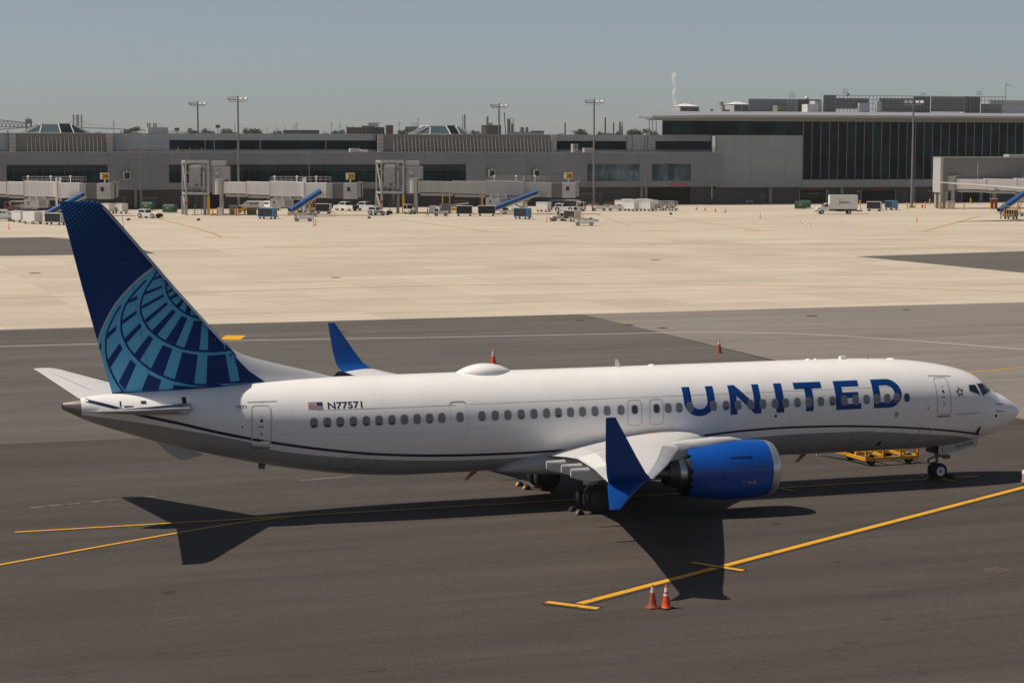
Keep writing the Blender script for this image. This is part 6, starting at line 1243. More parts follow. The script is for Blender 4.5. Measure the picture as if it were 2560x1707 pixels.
for k, (x, y, w_, h_, m, lb) in enumerate(((78.6, 401.4, 1.0, 1.5, WHITE, 'white service cabinet between the gate 25 bollards'), (82.6, 408.6, 1.6, 1.7, SOFFIT, 'beige utility cabinet behind the gate 25 bollards'), (85.6, 404.8, 1.8, 1.3, mat('bin_olive', (0.22, 0.17, 0.04), 0.6), 'olive box behind the gate 25 bollards'), (122.0, 401.4, 1.3, 1.6, WHITE, 'white cabinet beside the gate 26 rotunda column'), (124.2, 400.2, 2.2, 1.9, STEEL_D, 'dark skip behind the person in yellow'), (239.6, 398.2, 1.6, 1.7, LTGREY, 'grey cabinet under the ribbed walkway'), (249.0, 395.8, 1.4, 2.2, mat('gpu_red', (0.16, 0.03, 0.03), 0.6), 'dark red machine with white hood under the right bridge'))):
    t = thing('utility_cabinet', lb, 'cabinet', (x, y, 0), IMG); MB().mm(-w_/2, w_/2, -0.5, 0.5, 0.1, h_).build('housing', m, t); MB().mm(-w_/2+0.1, w_/2-0.1, -0.53, -0.5, 0.25, h_-0.15).build('door', m, t); MB().mm(-w_/2, w_/2, -0.5, 0.5, 0, 0.1).build('plinth', CONC_COL, t); MB().mm(-w_/2-0.05, w_/2+0.05, -0.55, 0.55, h_, h_+0.06).build('lid', STEEL if k != 6 else WHITE, t)
# bollards
bol = thing('bollard', 'b', 'bollard', (0, 0, 0), 0, 'yellow bollards')
MB().lathe([(0, 0.15), (1.25, 0.15), (1.36, 0.10), (1.40, 0.01)], (0, 0, 0), (0, 0, 1), 14).build('post', BOLLARD, bol, 40); MB().lathe([(0, 0.22), (0.05, 0.22), (0.05, 0.01)], (0, 0, 0), (0, 0, 1), 12).build('base', CONC_COL, bol)
BL = [(76.7, 399.3, 'first from left in the row at the gate 25 column'), (77.6, 399.1, 'second from left in the row at the gate 25 column'), (79.9, 398.5, 'third from left in the row at the gate 25 column'), (81.0, 398.1, 'fourth from left in the row at the gate 25 column'), (81.8, 399.9, 'fifth from left in the row at the gate 25 column'), (84.1, 404.4, 'last in the row at the gate 25 column'),
 (105.2, 423.4, 'left of the pickups, first of two'), (106.2, 423.1, 'left of the pickups, second of two'), (116.8, 403.8, 'at the stairs of the gate 26 portal frame'), (121.7, 402.4, 'behind the person in yellow'), (231.2, 402.3, 'first left of the terminal hall mast'), (234.3, 404.4, 'just left of the terminal hall mast'), (236.5, 403.8, 'just right of the terminal hall mast'), (251.6, 427.4, 'near the hall wall, farther back'),
 (236.2, 397.3, 'at the walkway leg, left of two'), (236.9, 397.2, 'at the walkway leg, right of two'), (235.7, 393.6, 'in front of the walkway legs'), (237.8, 394.4, 'before the grey cabinet under the walkway'), (240.4, 394.0, 'right of the grey cabinet under the walkway'), (246.1, 392.5, 'left of the dark red machine, first of two'), (246.9, 392.3, 'left of the dark red machine, second of two'), (248.6, 391.7, 'right of the dark red machine'), (264.5, 430.5, 'deep under the right bridge'), (229.5, 420.5, 'before the entrance opening')]
for k, (x, y, lb) in enumerate(BL):
    o = bol if k == 0 else dup(bol, (x, y, 0)); o.location = (x, y, 0); o['label'] = 'yellow bollard '+lb
# hydrant
t = thing('fire_hydrant', 'red fire hydrant right of the terminal hall mast', 'hydrant', (236.9, 405.6, 0)); MB().lathe([(0, 0.22), (0.06, 0.22), (0.06, 0.14), (0.6, 0.14), (0.62, 0.18), (0.72, 0.15), (0.85, 0.03)], (0, 0, 0), (0, 0, 1), 14).build('barrel', RED, t, 40); MB().tube((-0.28, 0, 0.45), (0.28, 0, 0.45), 0.07, n=8).tube((0, -0.26, 0.45), (0, 0, 0.45), 0.09, n=8).build('outlet', RED, t, 40)
# traffic cones: base, body, white collars
def cone(label, loc, h=0.72, old=False, group='traffic cones', tilt=0):
    t = thing('traffic_cone', label, 'traffic cone', loc, rnd.uniform(0, 1.5), group); m = CONE_OLD if old else CONE_OR; b = h*0.25
    MB().mm(-b, b, -b, b, 0, 0.045).build('base', m if old else BLACK, t); r0, r1 = h*0.19, h*0.045
    def rr(q): return r0+(r1-r0)*q
    MB().lathe([(0.045, r0*1.12)]+[(0.06+(h-0.06)*q, rr(q)) for q in (0, 0.25, 0.5, 0.75, 0.97)]+[(h, r1*0.5)], (0, 0, 0), (0, 0, 1), 18).build('body', m, t, 40)
    wm = WHITE_DIRTY if old else WHITE
    for q0, q1 in (((0.64, 0.90),) if old else ((0.50, 0.60), (0.68, 0.87))): MB().lathe([(0.06+(h-0.06)*q0, rr(q0)+0.004), (0.06+(h-0.06)*q1, rr(q1)+0.004)], (0, 0, 0), (0, 0, 1), 18).build('collar', wm, t, 40)
    if not old and h > 0.7 and group != 'far cones':
        for j, q in ((0, 0.40), (1, 0.30)): pass
    return t
cone('faded orange cone, left of the foreground pair', (25.02, 58.75, 0), 0.74, True); cone('bright orange cone with two white collars, right of the foreground pair', (25.40, 58.55, 0), 0.76)
cone('bright orange cone behind the white dome on the fuselage', (43.1, 128.2, 0), 0.92); cone('dirty brown-orange cone standing beyond the fuselage crown', (60.1, 129.8, 0), 0.92, True)
for k, (x, y) in enumerate(((183.3, 408.2), (183.1, 403.4), (182.4, 396.6), (182.1, 391.0))): cone(('first', 'second', 'third', 'last')+() and 'orange cone on the apron right of the carts, '+('first', 'second', 'third', 'fourth')[k]+' from left', (x, y, 0), 0.9, False, 'far cones')
cone('small cone at the foot of the gate 25 portal frame', (73.3, 408.0, 0), 0.6, True, 'far cones')
def delineator(label, loc):
    t = thing('delineator_post', label, 'delineator', loc, 0, 'red delineator posts'); MB().lathe([(0, 0.25), (0.06, 0.25), (0.08, 0.07), (0.5, 0.055), (1.12, 0.045), (1.15, 0.02)], (0, 0, 0), (0, 0, 1), 12).build('post', CONE_OR, t, 40); MB().lathe([(0.75, 0.056), (0.9, 0.054)], (0, 0, 0), (0, 0, 1), 12).build('collar', WHITE, t, 40); return t
for lb, p in (('tall orange delineator near the passenger van at left', (33.2, 348.5, 0)), ('red delineator by the low belt loader, left of two', (84.7, 349.3, 0)), ('red delineator by the low belt loader, right of two', (85.2, 350.0, 0)), ('red delineator right of the blue cart, left of two', (129.4, 354.4, 0)), ('red delineator right of the blue cart, right of two', (130.05, 354.2, 0)), ('red delineator on the open apron before the panelled wall', (174.1, 358.1, 0)), ('red delineator on the apron right of the box truck', (195.8, 337.1, 0))): delineator(lb, p)
# wheel chocks and rubber blocks
def chock(label, loc, rz, yel=True, sc=1.0, group='wheel chocks'):
    t = thing('wheel_chock', label, 'chock', loc, rz, group); t.scale = (sc, sc, sc)
    MB().prism([(-0.16, 0), (0.16, 0), (0.06, 0.17), (-0.04, 0.17)], 1, -0.22, 0.22).build('wedge', RUBBER, t); MB().add([(-0.153, -0.10, 0.02), (-0.153, 0.10, 0.02), (-0.062, 0.08, 0.15), (-0.062, -0.08, 0.15)], [(0, 1, 2, 3)]).build('mark', YELLOW if yel else STEEL_D, t); return t
chock('black chock with yellow face behind the left main wheels, outer one', (28.72, 81.95, 0), 0); chock('black chock with yellow face behind the left main wheels, inner one', (28.72, 81.02, 0), 0)
chock('dark chock behind the near main wheel', (28.72, 74.8, 0), 0, False); chock('dark chock behind the inner wheel of the near main gear', (28.72, 75.65, 0), 0, False); chock('black chock behind the nose wheels', (46.1, 77.9, 0), 0, False); chock('black chock before the nose wheels', (47.15, 77.9, 0), math.pi, False)
for k, (x, y, lb) in enumerate(((57.8, 381.9, 'black rubber block on the apron left of the fin'), (69.9, 377.5, 'black rubber block on the apron before gate 25'), (102.6, 378.9, 'black rubber block before the gate 26 tug'), (166.3, 382.9, 'flat black plate on the apron before the white carts'))): chock(lb, (x, y, 0), IMG, False, 2.2, 'rubber blocks')
# yellow tow dolly under the forward fuselage
t = thing('tow_dolly', 'yellow steel frame dolly with drawbar under the forward fuselage', 'dolly', (46.6, 83.1, 0), R(2))
mb = MB(); X_, Y_ = (-1.35, 1.35), (-1.05, 1.05)
for y in Y_: mb.bar((X_[0], y, 0.30), (X_[1], y, 0.30), 0.11, 0.14).bar((X_[0], y, 0.95), (X_[1], y, 0.95), 0.07)
for x in X_: mb.bar((x, Y_[0], 0.30), (x, Y_[1], 0.30), 0.11, 0.14).bar((x, Y_[0], 0.95), (x, Y_[1], 0.95), 0.07)
for x in (-1.35, -0.45, 0.45, 1.35):
    for y in Y_: mb.bar((x, y, 0.25), (x, y, 1.0), 0.08)
for y in Y_: mb.bar((-1.3, y, 0.35), (-0.8, y, 0.95), 0.06).bar((1.3, y, 0.35), (1.0, y, 1.0), 0.06)
mb.bar((-0.5, -1.0, 0.45), (-0.5, 1.0, 0.45), 0.10).bar((0.5, -1.0, 0.45), (0.5, 1.0, 0.45), 0.10).bar((-1.3, 0, 0.42), (1.3, 0, 0.42), 0.14); mb.build('frame', BOLLARD, t)
MB().bar((-1.35, 0.6, 0.35), (-1.9, 2.4, 0.38), 0.14).bar((-1.3, 0.9, 0.35), (-1.85, 2.4, 0.38), 0.10).build('drawbar', BOLLARD, t); MB().tube((-1.9, 2.4, 0.36), (-1.9, 2.4, 0.02), 0.05, n=8).build('jockey_leg', STEEL, t)
wheels(t, [(0.95, -0.9), (0.95, 0.9), (-1.0, -0.9), (-1.0, 0.9)], 0.24, 0.16, STEEL_D)
# white equipment corner at the right edge
t = thing('ground_unit', 'corner of a white ground unit with dark top at the right edge', 'ground equipment', (50.62, 75.1, 0), IMG-R(14))
MB().mm(-1.4, 1.4, -0.75, 0.75, 0.12, 0.50).build('housing', WHITE, t); MB().mm(-1.3, 1.3, -0.65, 0.65, 0.5, 0.56).build('cover', RUBBER, t); MB().mm(-1.43, -1.4, -0.7, 0.7, 0.28, 0.46).build('panel', BLACK, t); MB().mm(-1.44, -1.40, -0.72, -0.5, 0.13, 0.2).build('reflector', RED, t); wheels(t, [(0.9, -0.65), (0.9, 0.65), (-0.9, -0.65), (-0.9, 0.65)], 0.16, 0.12)
# people
def person(label, loc, rz, top, legs, stride=0.25):
    t = thing('person', label, 'person', loc, rz, 'ramp workers')
    def skinned(name, vs, es, rad, m, root=0):
        me = bpy.data.meshes.new(name); me.from_pydata(vs, es, []); me.materials.append(m); o = obj(name, me, t)
        sm = o.modifiers.new('skin', 'SKIN'); sl = me.skin_vertices[0].data
        for i, r in enumerate(rad): sl[i].radius = r if isinstance(r, tuple) else (r, r); sl[i].use_root = (i == root)
        o.modifiers.new('sub', 'SUBSURF').levels = 1; o.modifiers['sub'].render_levels = 2; return o
    k = stride
    V_ = [(0, 0, 0.95), (0, 0, 1.18), (0, 0, 1.42), (0, 0, 1.52), (0.01, 0, 1.60), (0.02, 0, 1.70), (0, 0.19, 1.40), (-0.06, 0.24, 1.14), (0.05, 0.25, 0.90), (0.08, 0.25, 0.80), (0, -0.19, 1.40), (0.05, -0.24, 1.14), (0.16, -0.25, 0.92), (0.19, -0.25, 0.83), (0, 0.10, 0.90), (0.10+k*0.3, 0.10, 0.50), (k, 0.10, 0.09), (k+0.13, 0.10, 0.04), (0, -0.10, 0.90), (-k*0.2, -0.10, 0.50), (-k, -0.10, 0.10), (-k+0.11, -0.10, 0.04)]
    E_ = [(0, 1), (1, 2), (2, 3), (3, 4), (4, 5), (2, 6), (6, 7), (7, 8), (8, 9), (2, 10), (10, 11), (11, 12), (12, 13), (0, 14), (14, 15), (15, 16), (16, 17), (0, 18), (18, 19), (19, 20), (20, 21)]
    rd = [(0.14, 0.12), (0.15, 0.11), (0.16, 0.11), 0.055, 0.085, 0.075, 0.065, 0.05, 0.04, 0.045, 0.065, 0.05, 0.04, 0.045, 0.09, 0.065, 0.045, 0.04, 0.09, 0.065, 0.045, 0.04]
    skinned('body', V_, E_, rd, legs)
    skinned('vest', [(0, 0, 0.96), (0, 0, 1.18), (0, 0, 1.40), (0, 0.12, 1.42), (0, -0.12, 1.42)], [(0, 1), (1, 2), (2, 3), (2, 4)], [(0.16, 0.14), (0.165, 0.13), (0.175, 0.13), 0.09, 0.09], top)
    h = MB().lathe([(-0.12, 0.02), (-0.10, 0.06), (-0.03, 0.085), (0.04, 0.082), (0.10, 0.05), (0.12, 0.01)], (0.02, 0, 1.64), (0, 0, 1), 12).build('face', SKINP, t, 60)
    MB().lathe([(0.0, 0.092), (0.06, 0.085), (0.11, 0.05), (0.13, 0.01)], (0.01, 0, 1.655), (0, 0, 1), 12).mm(0.02, 0.16, -0.07, 0.07, 1.66, 1.675).build('cap', CLOTH_D, t, 60); return t
person('person in yellow hi-vis top walking behind the baggage tractor', (115.7, 384.0, 0), IMG+math.pi, HIVIS, CLOTH_D); person('person in dark clothes and hi-vis vest standing near the gate 26 mast', (156.8, 402.0, 0), IMG, mat('hivis_dim', (0.16, 0.22, 0.03), 0.8), CLOTH_D, 0.05)
person('person in orange jacket beside the dark stake cart', (216.6, 341.8, 0), IMG, CONE_OR, CLOTH_D, 0.08)

# ------------------------------------------------------------------ skyline beyond the concourse
def far(x, y, z, k): return (x*k, y*k, (z-14.5)*k+14.5)
def tree(label, loc, w, h, seed, n=900):
    r = random.Random(seed); t = thing('tree', label, 'tree', loc, 0, 'trees beyond the concourse')
    mb = MB().tube((0, 0, 0), (0, 0, h*0.45), 0.35, 0.2, 7)
    for k in range(5):
        a = r.uniform(0, 6.28); mb.tube((0, 0, h*0.35+k*0.5), (math.cos(a)*w*0.3, math.sin(a)*w*0.3, h*0.6+k*0.6), 0.14, 0.05, 5)
    mb.build('trunk', BARK, t)
    cl = []
    for k in range(18):
        a, q = r.uniform(0, 6.28), math.sqrt(r.random()); zz = r.uniform(0.45, 0.90) if k % 3 else r.uniform(0.84, 0.93); env = 1.0 if zz < 0.8 else 0.72
        cl.append((math.cos(a)*q*w*0.42*env, math.sin(a)*q*w*0.42*env, h*zz-0.4, r.uniform(0.16, 0.25)*w))
    cr = MB()
    for k in range(n):
        cx, cy, cz_, rr = cl[r.randrange(len(cl))]; d = Vector((r.gauss(0, 1), r.gauss(0, 1), r.gauss(0, 0.8))).normalized()*rr*r.random()**0.4
        p = Vector((cx, cy, cz_))+d; u = Vector((r.gauss(0, 1), r.gauss(0, 1), r.gauss(0, 1))).normalized(); v = u.cross(Vector((r.gauss(0, 1), r.gauss(0, 1), r.gauss(0, 1)))).normalized(); s_ = r.uniform(0.35, 0.75)*w/10
        cr.add([p-u*s_, p+v*s_*0.6, p+u*s_, p-v*s_*0.6], [(0, 1, 2, 3)])
    me = bpy.data.meshes.new('crown'); me.from_pydata(cr.v, [], cr.f); me.materials.append(LEAF); obj('crown', me, t)
TR = [(153.0,1111.1,3.8,19.0),(168.1,1105.9,4.9,20.7),(172.2,1104.5,4.6,22.0),(200.4,1094.8,5.2,20.6),(207.4,1092.2,6.5,20.1),(217.1,1088.8,5.2,20.7),(221.1,1087.5,3.3,19.6),(227.3,1085.3,4.0,21.0),(231.9,1083.8,6.1,20.7),(239.4,1081.2,2.8,19.0),(243.1,1079.9,4.0,20.1),(266.6,1071.8,4.2,19.0),(270.9,1070.3,4.8,20.3),(274.4,1069.1,3.7,20.5),(305.4,1058.3,5.0,20.5),(310.8,1056.5,4.2,21.3),(341.5,1045.8,6.4,19.7),(384.2,1031.0,2.8,19.1),(393.6,1027.8,6.9,20.5),(398.1,1026.2,2.8,18.9),(403.5,1024.3,4.6,19.6),(408.8,1022.5,4.7,19.4),(413.5,1020.9,4.2,19.6),(419.1,1018.9,5.4,20.5),(423.8,1017.4,5.2,20.8),(427.5,1016.0,4.6,21.5),(431.3,1014.7,4.2,19.9)]
ORD = ['first', 'second', 'third', 'fourth', 'fifth', 'sixth', 'seventh', 'eighth', 'ninth', 'tenth', 'eleventh', 'twelfth', 'thirteenth', 'fourteenth', 'fifteenth', 'sixteenth', 'seventeenth', 'eighteenth', 'nineteenth', 'twentieth', 'twenty-first', 'twenty-second', 'twenty-third', 'twenty-fourth', 'twenty-fifth', 'twenty-sixth', 'twenty-seventh']
for k, (x, y, w, z) in enumerate(TR):
    p = far(x, y, z, 1.5); tree('dark green tree crown above the concourse roof, %s from the left' % ORD[k], (p[0], p[1], 0), w*1.5*1.5, p[2]+0.8, 100+k)
def building(label, x, y, w, dep, h, m, win=None, extra=None, name='distant_building', cat='building'):
    t = thing(name, label, cat, (x, y, 0), IMG, 'buildings on the skyline'); MB().mm(-w/2, w/2, 0, dep, 0, h).build('wall', m, t); MB().mm(-w/2-0.2, w/2+0.2, -0.2, dep+0.2, h, h+0.35).build('parapet', FARCONC, t)
    if win:
        nx, zs = win
        for z in zs:
            for i in range(nx):
                a = -w/2+w*(i+0.22)/nx; f_ = MB().mm(a, a+w/nx*0.56, -0.06, 0.0, z, z+1.6).build('window', STEEL_D, t); MB().mm(a+0.08, a+w/nx*0.56-0.08, -0.08, -0.06, z+0.08, z+1.5).build('pane', WINDOWM, f_)
    return t
t = building('red brick block with window rows left of the dark billboard', 387.0, 1453, 19.5, 14, 24.2, BRICKRED, (7, (20.0, 22.0))); MB().mm(1, 9.5, 2, 8, 24.5, 25.6).build('roof_house', BRICKRED, t)
building('white roof block above the dark billboard', 422.2, 1547, 6.9, 8, 28.3, WHITE); building('slim red brick tower right of the dark billboard', 407.0, 1446.5, 5.0, 6, 25.7, BRICKRED, (2, (19.5, 22.0)))
building('low beige block behind the trees, left of the second lantern', 421.9, 1441.3, 8.6, 8, 24.7, BEIGE, (3, (21.5,))); building('long low dark warehouse right of the tall gate 25 mast', 369.5, 1565, 26.5, 14, 22.6, mat('warehouse_brown', (0.12, 0.10, 0.09), 0.8), (9, (19.6,)))
t = building('brick factory with painted letters and a silo on its roof', 540.0, 1612, 15.9, 12, 27.4, mat('factory_dark', (0.09, 0.075, 0.08), 0.8)); MB().mm(-8.0, -2.6, -0.15, 0, 0, 27.3).build('brick_front', BRICKRED, t)
for k, ch in enumerate(('K', 'E', 'N')): text_on('painted_letter', ch, 3.0, WHITE_DIRTY, t, (-5.3, -0.2, 24.4-2.7*k), (1, 0, 0), (0, 0, 1), 0.05, True, 2.6)
MB().tube((-3.4, 3, 27.5), (-3.4, 3, 34.7), 1.15, n=14).mm(-2.2, 1.2, 2, 5, 27.4, 29.6).build('rooftop_silo', BEIGE, t, 40)
t = building('long white depot with flat roof right of the crane', 467.1, 1319.8, 23.5, 10, 20.6, WHITE_DIRTY); MB().mm(3, 11.7, -0.3, 9, 20.6, 21.7).build('roof_block', STEEL_D, t)
def far_thing(name, label, cat, loc, group=None): return thing(name, label, cat, loc, IMG, group)
for k, (x, y, w, z) in enumerate(((530.4, 1509.5, 3.2, 25.5), (534.0, 1508.3, 2.4, 25.5))):
    t = far_thing('storage_tank', 'dark storage tank behind the white depot, '+('larger' if k == 0 else 'smaller')+' one', 'tank', (x, y, 0), 'storage tanks'); MB().lathe([(0, w/2), (z-1, w/2), (z, w/2*0.7), (z, 0.01)], (0, 0, 0), (0, 0, 1), 16).build('shell', FARSTEEL, t, 40); MB().lathe([(z-2.2, w/2+0.12), (z-2.0, w/2+0.12)], (0, 0, 0), (0, 0, 1), 16).build('band', FARCONC, t)
def board(label, x, y, w, z, h, col, legs=True):
    t = far_thing('billboard', label, 'billboard', (x, y, 0), 'billboards'); MB().mm(-w/2, w/2, -0.2, 0.2, z-h, z).build('panel', col, t); MB().mm(-w/2-0.1, w/2+0.1, -0.3, 0.3, z-h-0.25, z-h).build('catwalk', STEEL_D, t)
    for x_ in ((-w*0.3, w*0.3) if w > 6 else (0,)): MB().bar((x_, 0.3, 0), (x_, 0.3, z-h), 0.4).build('post', STEEL_D, t)
board('wide dark billboard above the concourse roof', 344.8, 1256.3, 10.8, 23.2, 4.3, DKBLDG); board('small dark billboard left of the leftmost mast', 244.8, 1396.8, 3.1, 23.2, 1.8, DKBLDG); board('small blue-grey billboard on a single post', 270.9, 1387.8, 3.0, 25.2, 1.8, mat('board_blue', (0.06, 0.07, 0.12), 0.7))
# stacks and columns
def stack(label, x, y, w, z, m=FARSTEEL, rings=2):
    t = far_thing('smokestack', label, 'smokestack', (x, y, 0), 'smokestacks'); MB().tube((0, 0, 0), (0, 0, z), w*0.62, w*0.48, 12).build('shaft', m, t, 40)
    for k in range(rings): MB().lathe([(z-0.3-k*z*0.18, w*0.60), (z-k*z*0.18, w*0.60)], (0, 0, 0), (0, 0, 1), 12).build('ring', STEEL_D, t)
for k, (x, y, w, z, m, lb) in enumerate(((404.1, 2505.7, 1.6, 35.6, FARSTEEL, 'first of the four grey stacks beyond the penthouse'), (406.6, 2504.8, 1.8, 35.6, FARSTEEL, 'second of the four grey stacks beyond the penthouse'), (411.1, 2503.3, 1.8, 35.6, FARSTEEL, 'third of the four grey stacks beyond the penthouse'), (413.7, 2502.4, 1.8, 35.6, FARSTEEL, 'last of the four grey stacks beyond the penthouse'), (597.0, 1592.3, 1.1, 29.9, mat('stack_brown', (0.10, 0.055, 0.045), 0.8), 'brown smokestack left of the tall gate 26 mast'), (738.8, 1860.7, 1.4, 37.6, mat('stack_navy', (0.03, 0.04, 0.06), 0.7), 'tall dark smokestack right of the gate 26 mast'), (794.6, 2476.3, 1.9, 48.1, FARSTEEL, 'tall grey refinery column, thicker of the pair'), (792.2, 2477.2, 0.9, 47.0, FARSTEEL, 'slim grey refinery column, thinner of the pair'), (970.2, 2415.5, 2.0, 38.2, FARSTEEL, 'short dark column left of the far refinery tower'), (625.9, 2111.4, 0.5, 38.8, FARSTEEL, 'thin pole stack left of the second lantern, tallest'), (619.7, 2113.6, 0.5, 35.5, FARSTEEL, 'thin pole stack left of the second lantern, left one'), (624.4, 2111.9, 0.5, 35.5, FARSTEEL, 'thin pole stack left of the second lantern, middle one'), (1020.5, 2398.1, 1.0, 40.0, FARSTEEL, 'slim column between trees near the hall roof tip'))): stack(lb, x, y, w, z, m)
def lattice(label, x, y, w, z, name='refinery_tower'):
    t = far_thing(name, label, 'refinery tower', (x, y, 0), 'refinery towers'); mb = MB(); n = 9
    for sx in (-1, 1):
        for sy in (-1, 1): mb.bar((sx*w/2, sy*w/2, 0), (sx*w/2*0.85, sy*w/2*0.85, z), 0.5)
    mb.build('frame', FARSTEEL, t); mb = MB()
    for k in range(n): zz = 12+(z-12)*k/(n-1); mb.mm(-w*0.55, w*0.55, -w*0.55, w*0.55, zz-0.25, zz); mb.bar((-w/2, -w/2, zz-2.5), (w/2, -w/2, zz), 0.3)
    mb.build('decks', FARSTEEL, t); MB().tube((-w*0.2, 0, 0), (-w*0.2, 0, z*0.97), w*0.2, n=10).tube((w*0.25, 0, 0), (w*0.25, 0, z*0.85), w*0.16, n=10).build('vessels', FARSTEEL, t, 40)
lattice('large dark lattice refinery tower right of the crane boom', 848.5, 2457.6, 9.0, 43.5); lattice('smaller lattice refinery tower right of the gate 26 mast', 978.9, 2412.4, 4.6, 39.5)
t = far_thing('crane', 'black crane boom leaning left of the refinery tower', 'crane', (487.3, 1418.7, 0)); MB().bar((0, 0, 2), (-2.1, 0, 34.8), 0.6).build('boom', BLACK, t); MB().mm(-3, 3, -2, 2, 0, 3.5).build('cab', BOLLARD, t); MB().mm(-2.5, -1.7, -0.4, 0.4, 34.3, 35.3).build('boom_head', BLACK, t)
# power poles with crossarms
PP = [(301.5,1483.0,27.6),(304.5,1482.0,27.6),(323.8,1475.3,25.1),(330.5,1473.0,24.8),(336.3,1471.0,25.1),(342.4,1468.8,26.4),(343.9,1468.3,27.7),(367.6,1460.1,28.1),(373.4,1458.1,27.4),(377.9,1456.5,26.5),(381.9,1455.2,26.2),(399.8,1448.9,28.9),(413.8,1444.1,28.9),(424.3,1440.5,28.2),(307.9,1480.8,24.7),(310.7,1479.8,24.7)]
PP.sort(key=lambda p: p[0])
for k, (x, y, z) in enumerate(PP):
    t = far_thing('power_pole', 'thin power pole on the skyline, %s from the left' % ORD[k], 'power pole', (x, y, 0), 'power poles'); MB().tube((0, 0, 0), (0, 0, z), 0.22, 0.14, 6).build('pole', FARSTEEL, t)
    if k % 2 or k > 6: MB().bar((-1.5, 0, z-1.4), (1.5, 0, z-1.4), 0.14).bar((-1.2, 0, z-2.8), (1.2, 0, z-2.8), 0.14).build('crossarm', FARSTEEL, t)
# lift bridge (truss) and cable-stayed bridge
t = far_thing('lift_bridge', 'dark steel truss lift bridge with tower at the far left', 'bridge', (402, 4093.8, 0)); tr = MB(); n = 11; x0, x1 = -60, 25
tp = lambda x: 53.5-0.10*(x+25) if x > -25 else 53.5
for i in range(n):
    a, b = x0+(x1-x0)*i/n, x0+(x1-x0)*(i+1)/n; tr.bar((a, 0, tp(a)), (b, 0, tp(b)), 1.3); tr.bar((a, 0, 40), (b, 0, 40), 1.5); tr.bar((a, 0, 40), ((a+b)/2, 0, tp((a+b)/2)), 0.9); tr.bar(((a+b)/2, 0, tp((a+b)/2)), (b, 0, 40), 0.9); tr.bar((b, 0, 40), (b, 0, tp(b)), 0.7)
NAVYST = mat('bridge_navy', (0.035, 0.05, 0.09), 0.7)
tr.build('truss', NAVYST, t); tw = MB()
for x in (25.5, 34.5): tw.bar((x, -3, 0), (x, -3, 54.5), 1.5).bar((x, 5, 0), (x, 5, 54.5), 1.5)
for k in range(7): z = 4+k*8; tw.bar((25.5, -3, z), (34.5, -3, z+7), 0.8).bar((34.5, -3, z), (25.5, -3, z+7), 0.8)
tw.mm(24.5, 35.5, -4, 6, 47, 55); tw.build('tower', NAVYST, t)
t = far_thing('cable_stayed_bridge', 'pale cable-stayed bridge with paired pylons behind the left lantern', 'bridge', (583, 4560.4, 0)); PAL = mat('bridge_pale', (0.30, 0.29, 0.285), 0.8)
for x in (-7.2, 0.0, 3.0, 10.0): MB().bar((x, 0, 0), (x, 0, 70), 3.1, 3.1).build('pylon', PAL, t)
dk = smooth([(-240, 32), (-96, 43), (0, 43.5), (10, 42.3), (65, 40.5), (122, 38), (180, 35), (240, 32), (330, 26)], 5); mb = MB()
for a, b in zip(dk, dk[1:]): mb.bar((a[0], 0, a[1]), (b[0], 0, b[1]), 8, 1.8)
mb.build('deck', FARCONC, t); mb = MB()
for x in (-200, -150, 95, 103, 111, 150, 190, 230, 275): mb.bar((x, 0, 0), (x, 0, 36.5 if x < 120 else 30), 2.2)
mb.build('pier', FARCONC, t); mb = MB()
for k in range(1, 13):
    mb.bar((-3, 0, 69-k*1.6), (-3-k*8.6, 0, 43), 0.16); mb.bar((6, 0, 69-k*1.6), (6+k*9.0, 0, 42-k*0.3), 0.16)
mb.build('stay_cables', mat('cable_white', (0.7, 0.7, 0.7), 0.5), t)
t = far_thing('transmission_tower', 'thin red and white transmission tower by the bridge deck', 'transmission tower', (438.6, 3022.9, 0)); MB().bar((-1.4, 0, 0), (-0.3, 0, 43), 0.35).bar((1.4, 0, 0), (0.3, 0, 43), 0.35).bar((-2.4, 0, 38), (2.4, 0, 38), 0.3).bar((-2.0, 0, 41), (2.0, 0, 41), 0.3).build('frame', mat('tower_red', (0.25, 0.12, 0.12), 0.7), t)
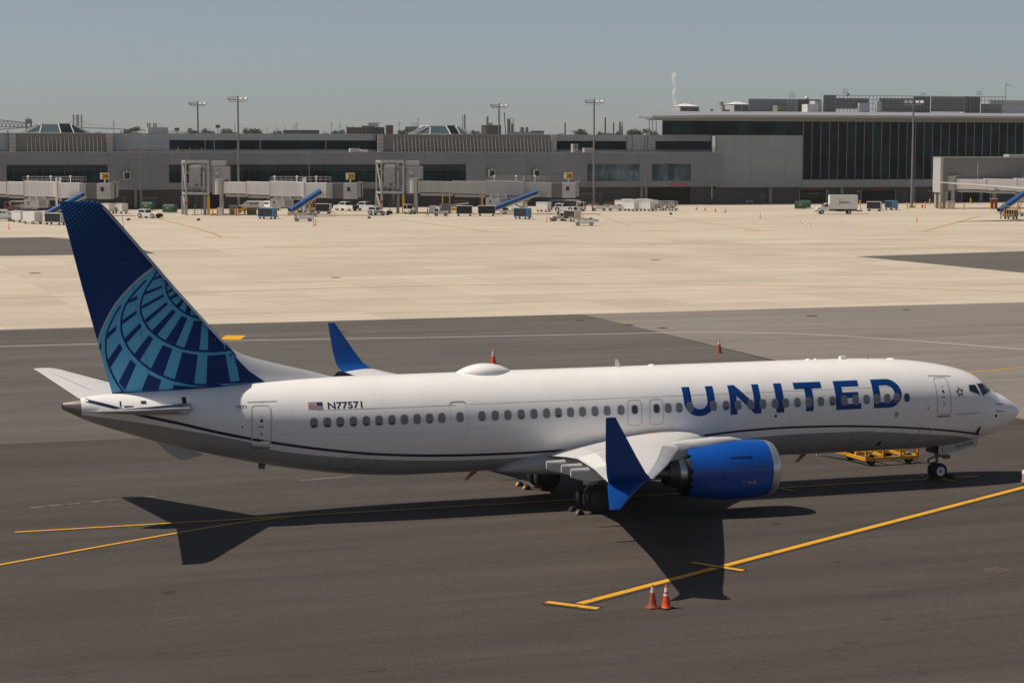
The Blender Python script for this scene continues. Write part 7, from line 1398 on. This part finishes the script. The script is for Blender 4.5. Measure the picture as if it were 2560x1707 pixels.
# steam plume over the hall roof
pm = bpy.data.materials.new('steam'); pm.use_nodes = True; nt = pm.node_tree; nt.nodes.remove(nt.nodes['Principled BSDF']); pv = nt.nodes.new('ShaderNodeVolumePrincipled'); pv.inputs['Color'].default_value = (0.97, 0.97, 0.97, 1); pv.inputs['Anisotropy'].default_value = 0.2
n_ = nt.nodes.new('ShaderNodeTexNoise'); n_.inputs['Scale'].default_value = 0.8; n_.inputs['Detail'].default_value = 4; g_ = nt.nodes.new('ShaderNodeNewGeometry'); nt.links.new(g_.outputs['Position'], n_.inputs['Vector'])
mr = nt.nodes.new('ShaderNodeMapRange'); mr.inputs[1].default_value = 0.38; mr.inputs[2].default_value = 0.65; mr.inputs[3].default_value = 0.0; mr.inputs[4].default_value = 1.3; nt.links.new(n_.outputs[0], mr.inputs[0]); nt.links.new(mr.outputs[0], pv.inputs['Density']); nt.links.new(pv.outputs[0], nt.nodes['Material Output'].inputs['Volume'])
PTS = [(-0.2, 0, -1.0, 0.25), (-0.9, 0, 0.2, 0.5), (-1.4, 0, 1.4, 0.55), (-1.6, 0, 3.0, 0.5), (-1.4, 0, 5.0, 0.5), (-1.5, 0, 6.8, 0.6), (-1.6, 0, 7.7, 0.75), (-1.6, 0, 8.4, 0.3)]
sp_ = MB().loft([[Vector((x+r_*math.cos(a)*(1+0.15*math.sin(3*a+i)), y+r_*math.sin(a), z)) for a in [2*math.pi*k/14 for k in range(14)]] for i, (x, y, z, r_) in enumerate(PTS)]).build('steam_plume', pm); sp_.location = (203.2, 463, 22.9); tag(sp_, 'thin white steam plume rising from the hall roof cupola', 'steam'); sp_['kind'] = 'stuff'
# ------------------------------------------------------------------ air
hz = bpy.data.materials.new('haze_air'); hz.use_nodes = True; nt = hz.node_tree; nt.nodes.remove(nt.nodes['Principled BSDF']); pv = nt.nodes.new('ShaderNodeVolumePrincipled'); pv.inputs['Color'].default_value = (0.86, 0.90, 0.95, 1); pv.inputs['Density'].default_value = 0.000045; pv.inputs['Anisotropy'].default_value = 0.0
nt.links.new(pv.outputs[0], nt.nodes['Material Output'].inputs['Volume'])
tag(MB().mm(-1550, 4050, -650, 5650, -1.5, 72.0).build('haze', hz), kind='stuff')
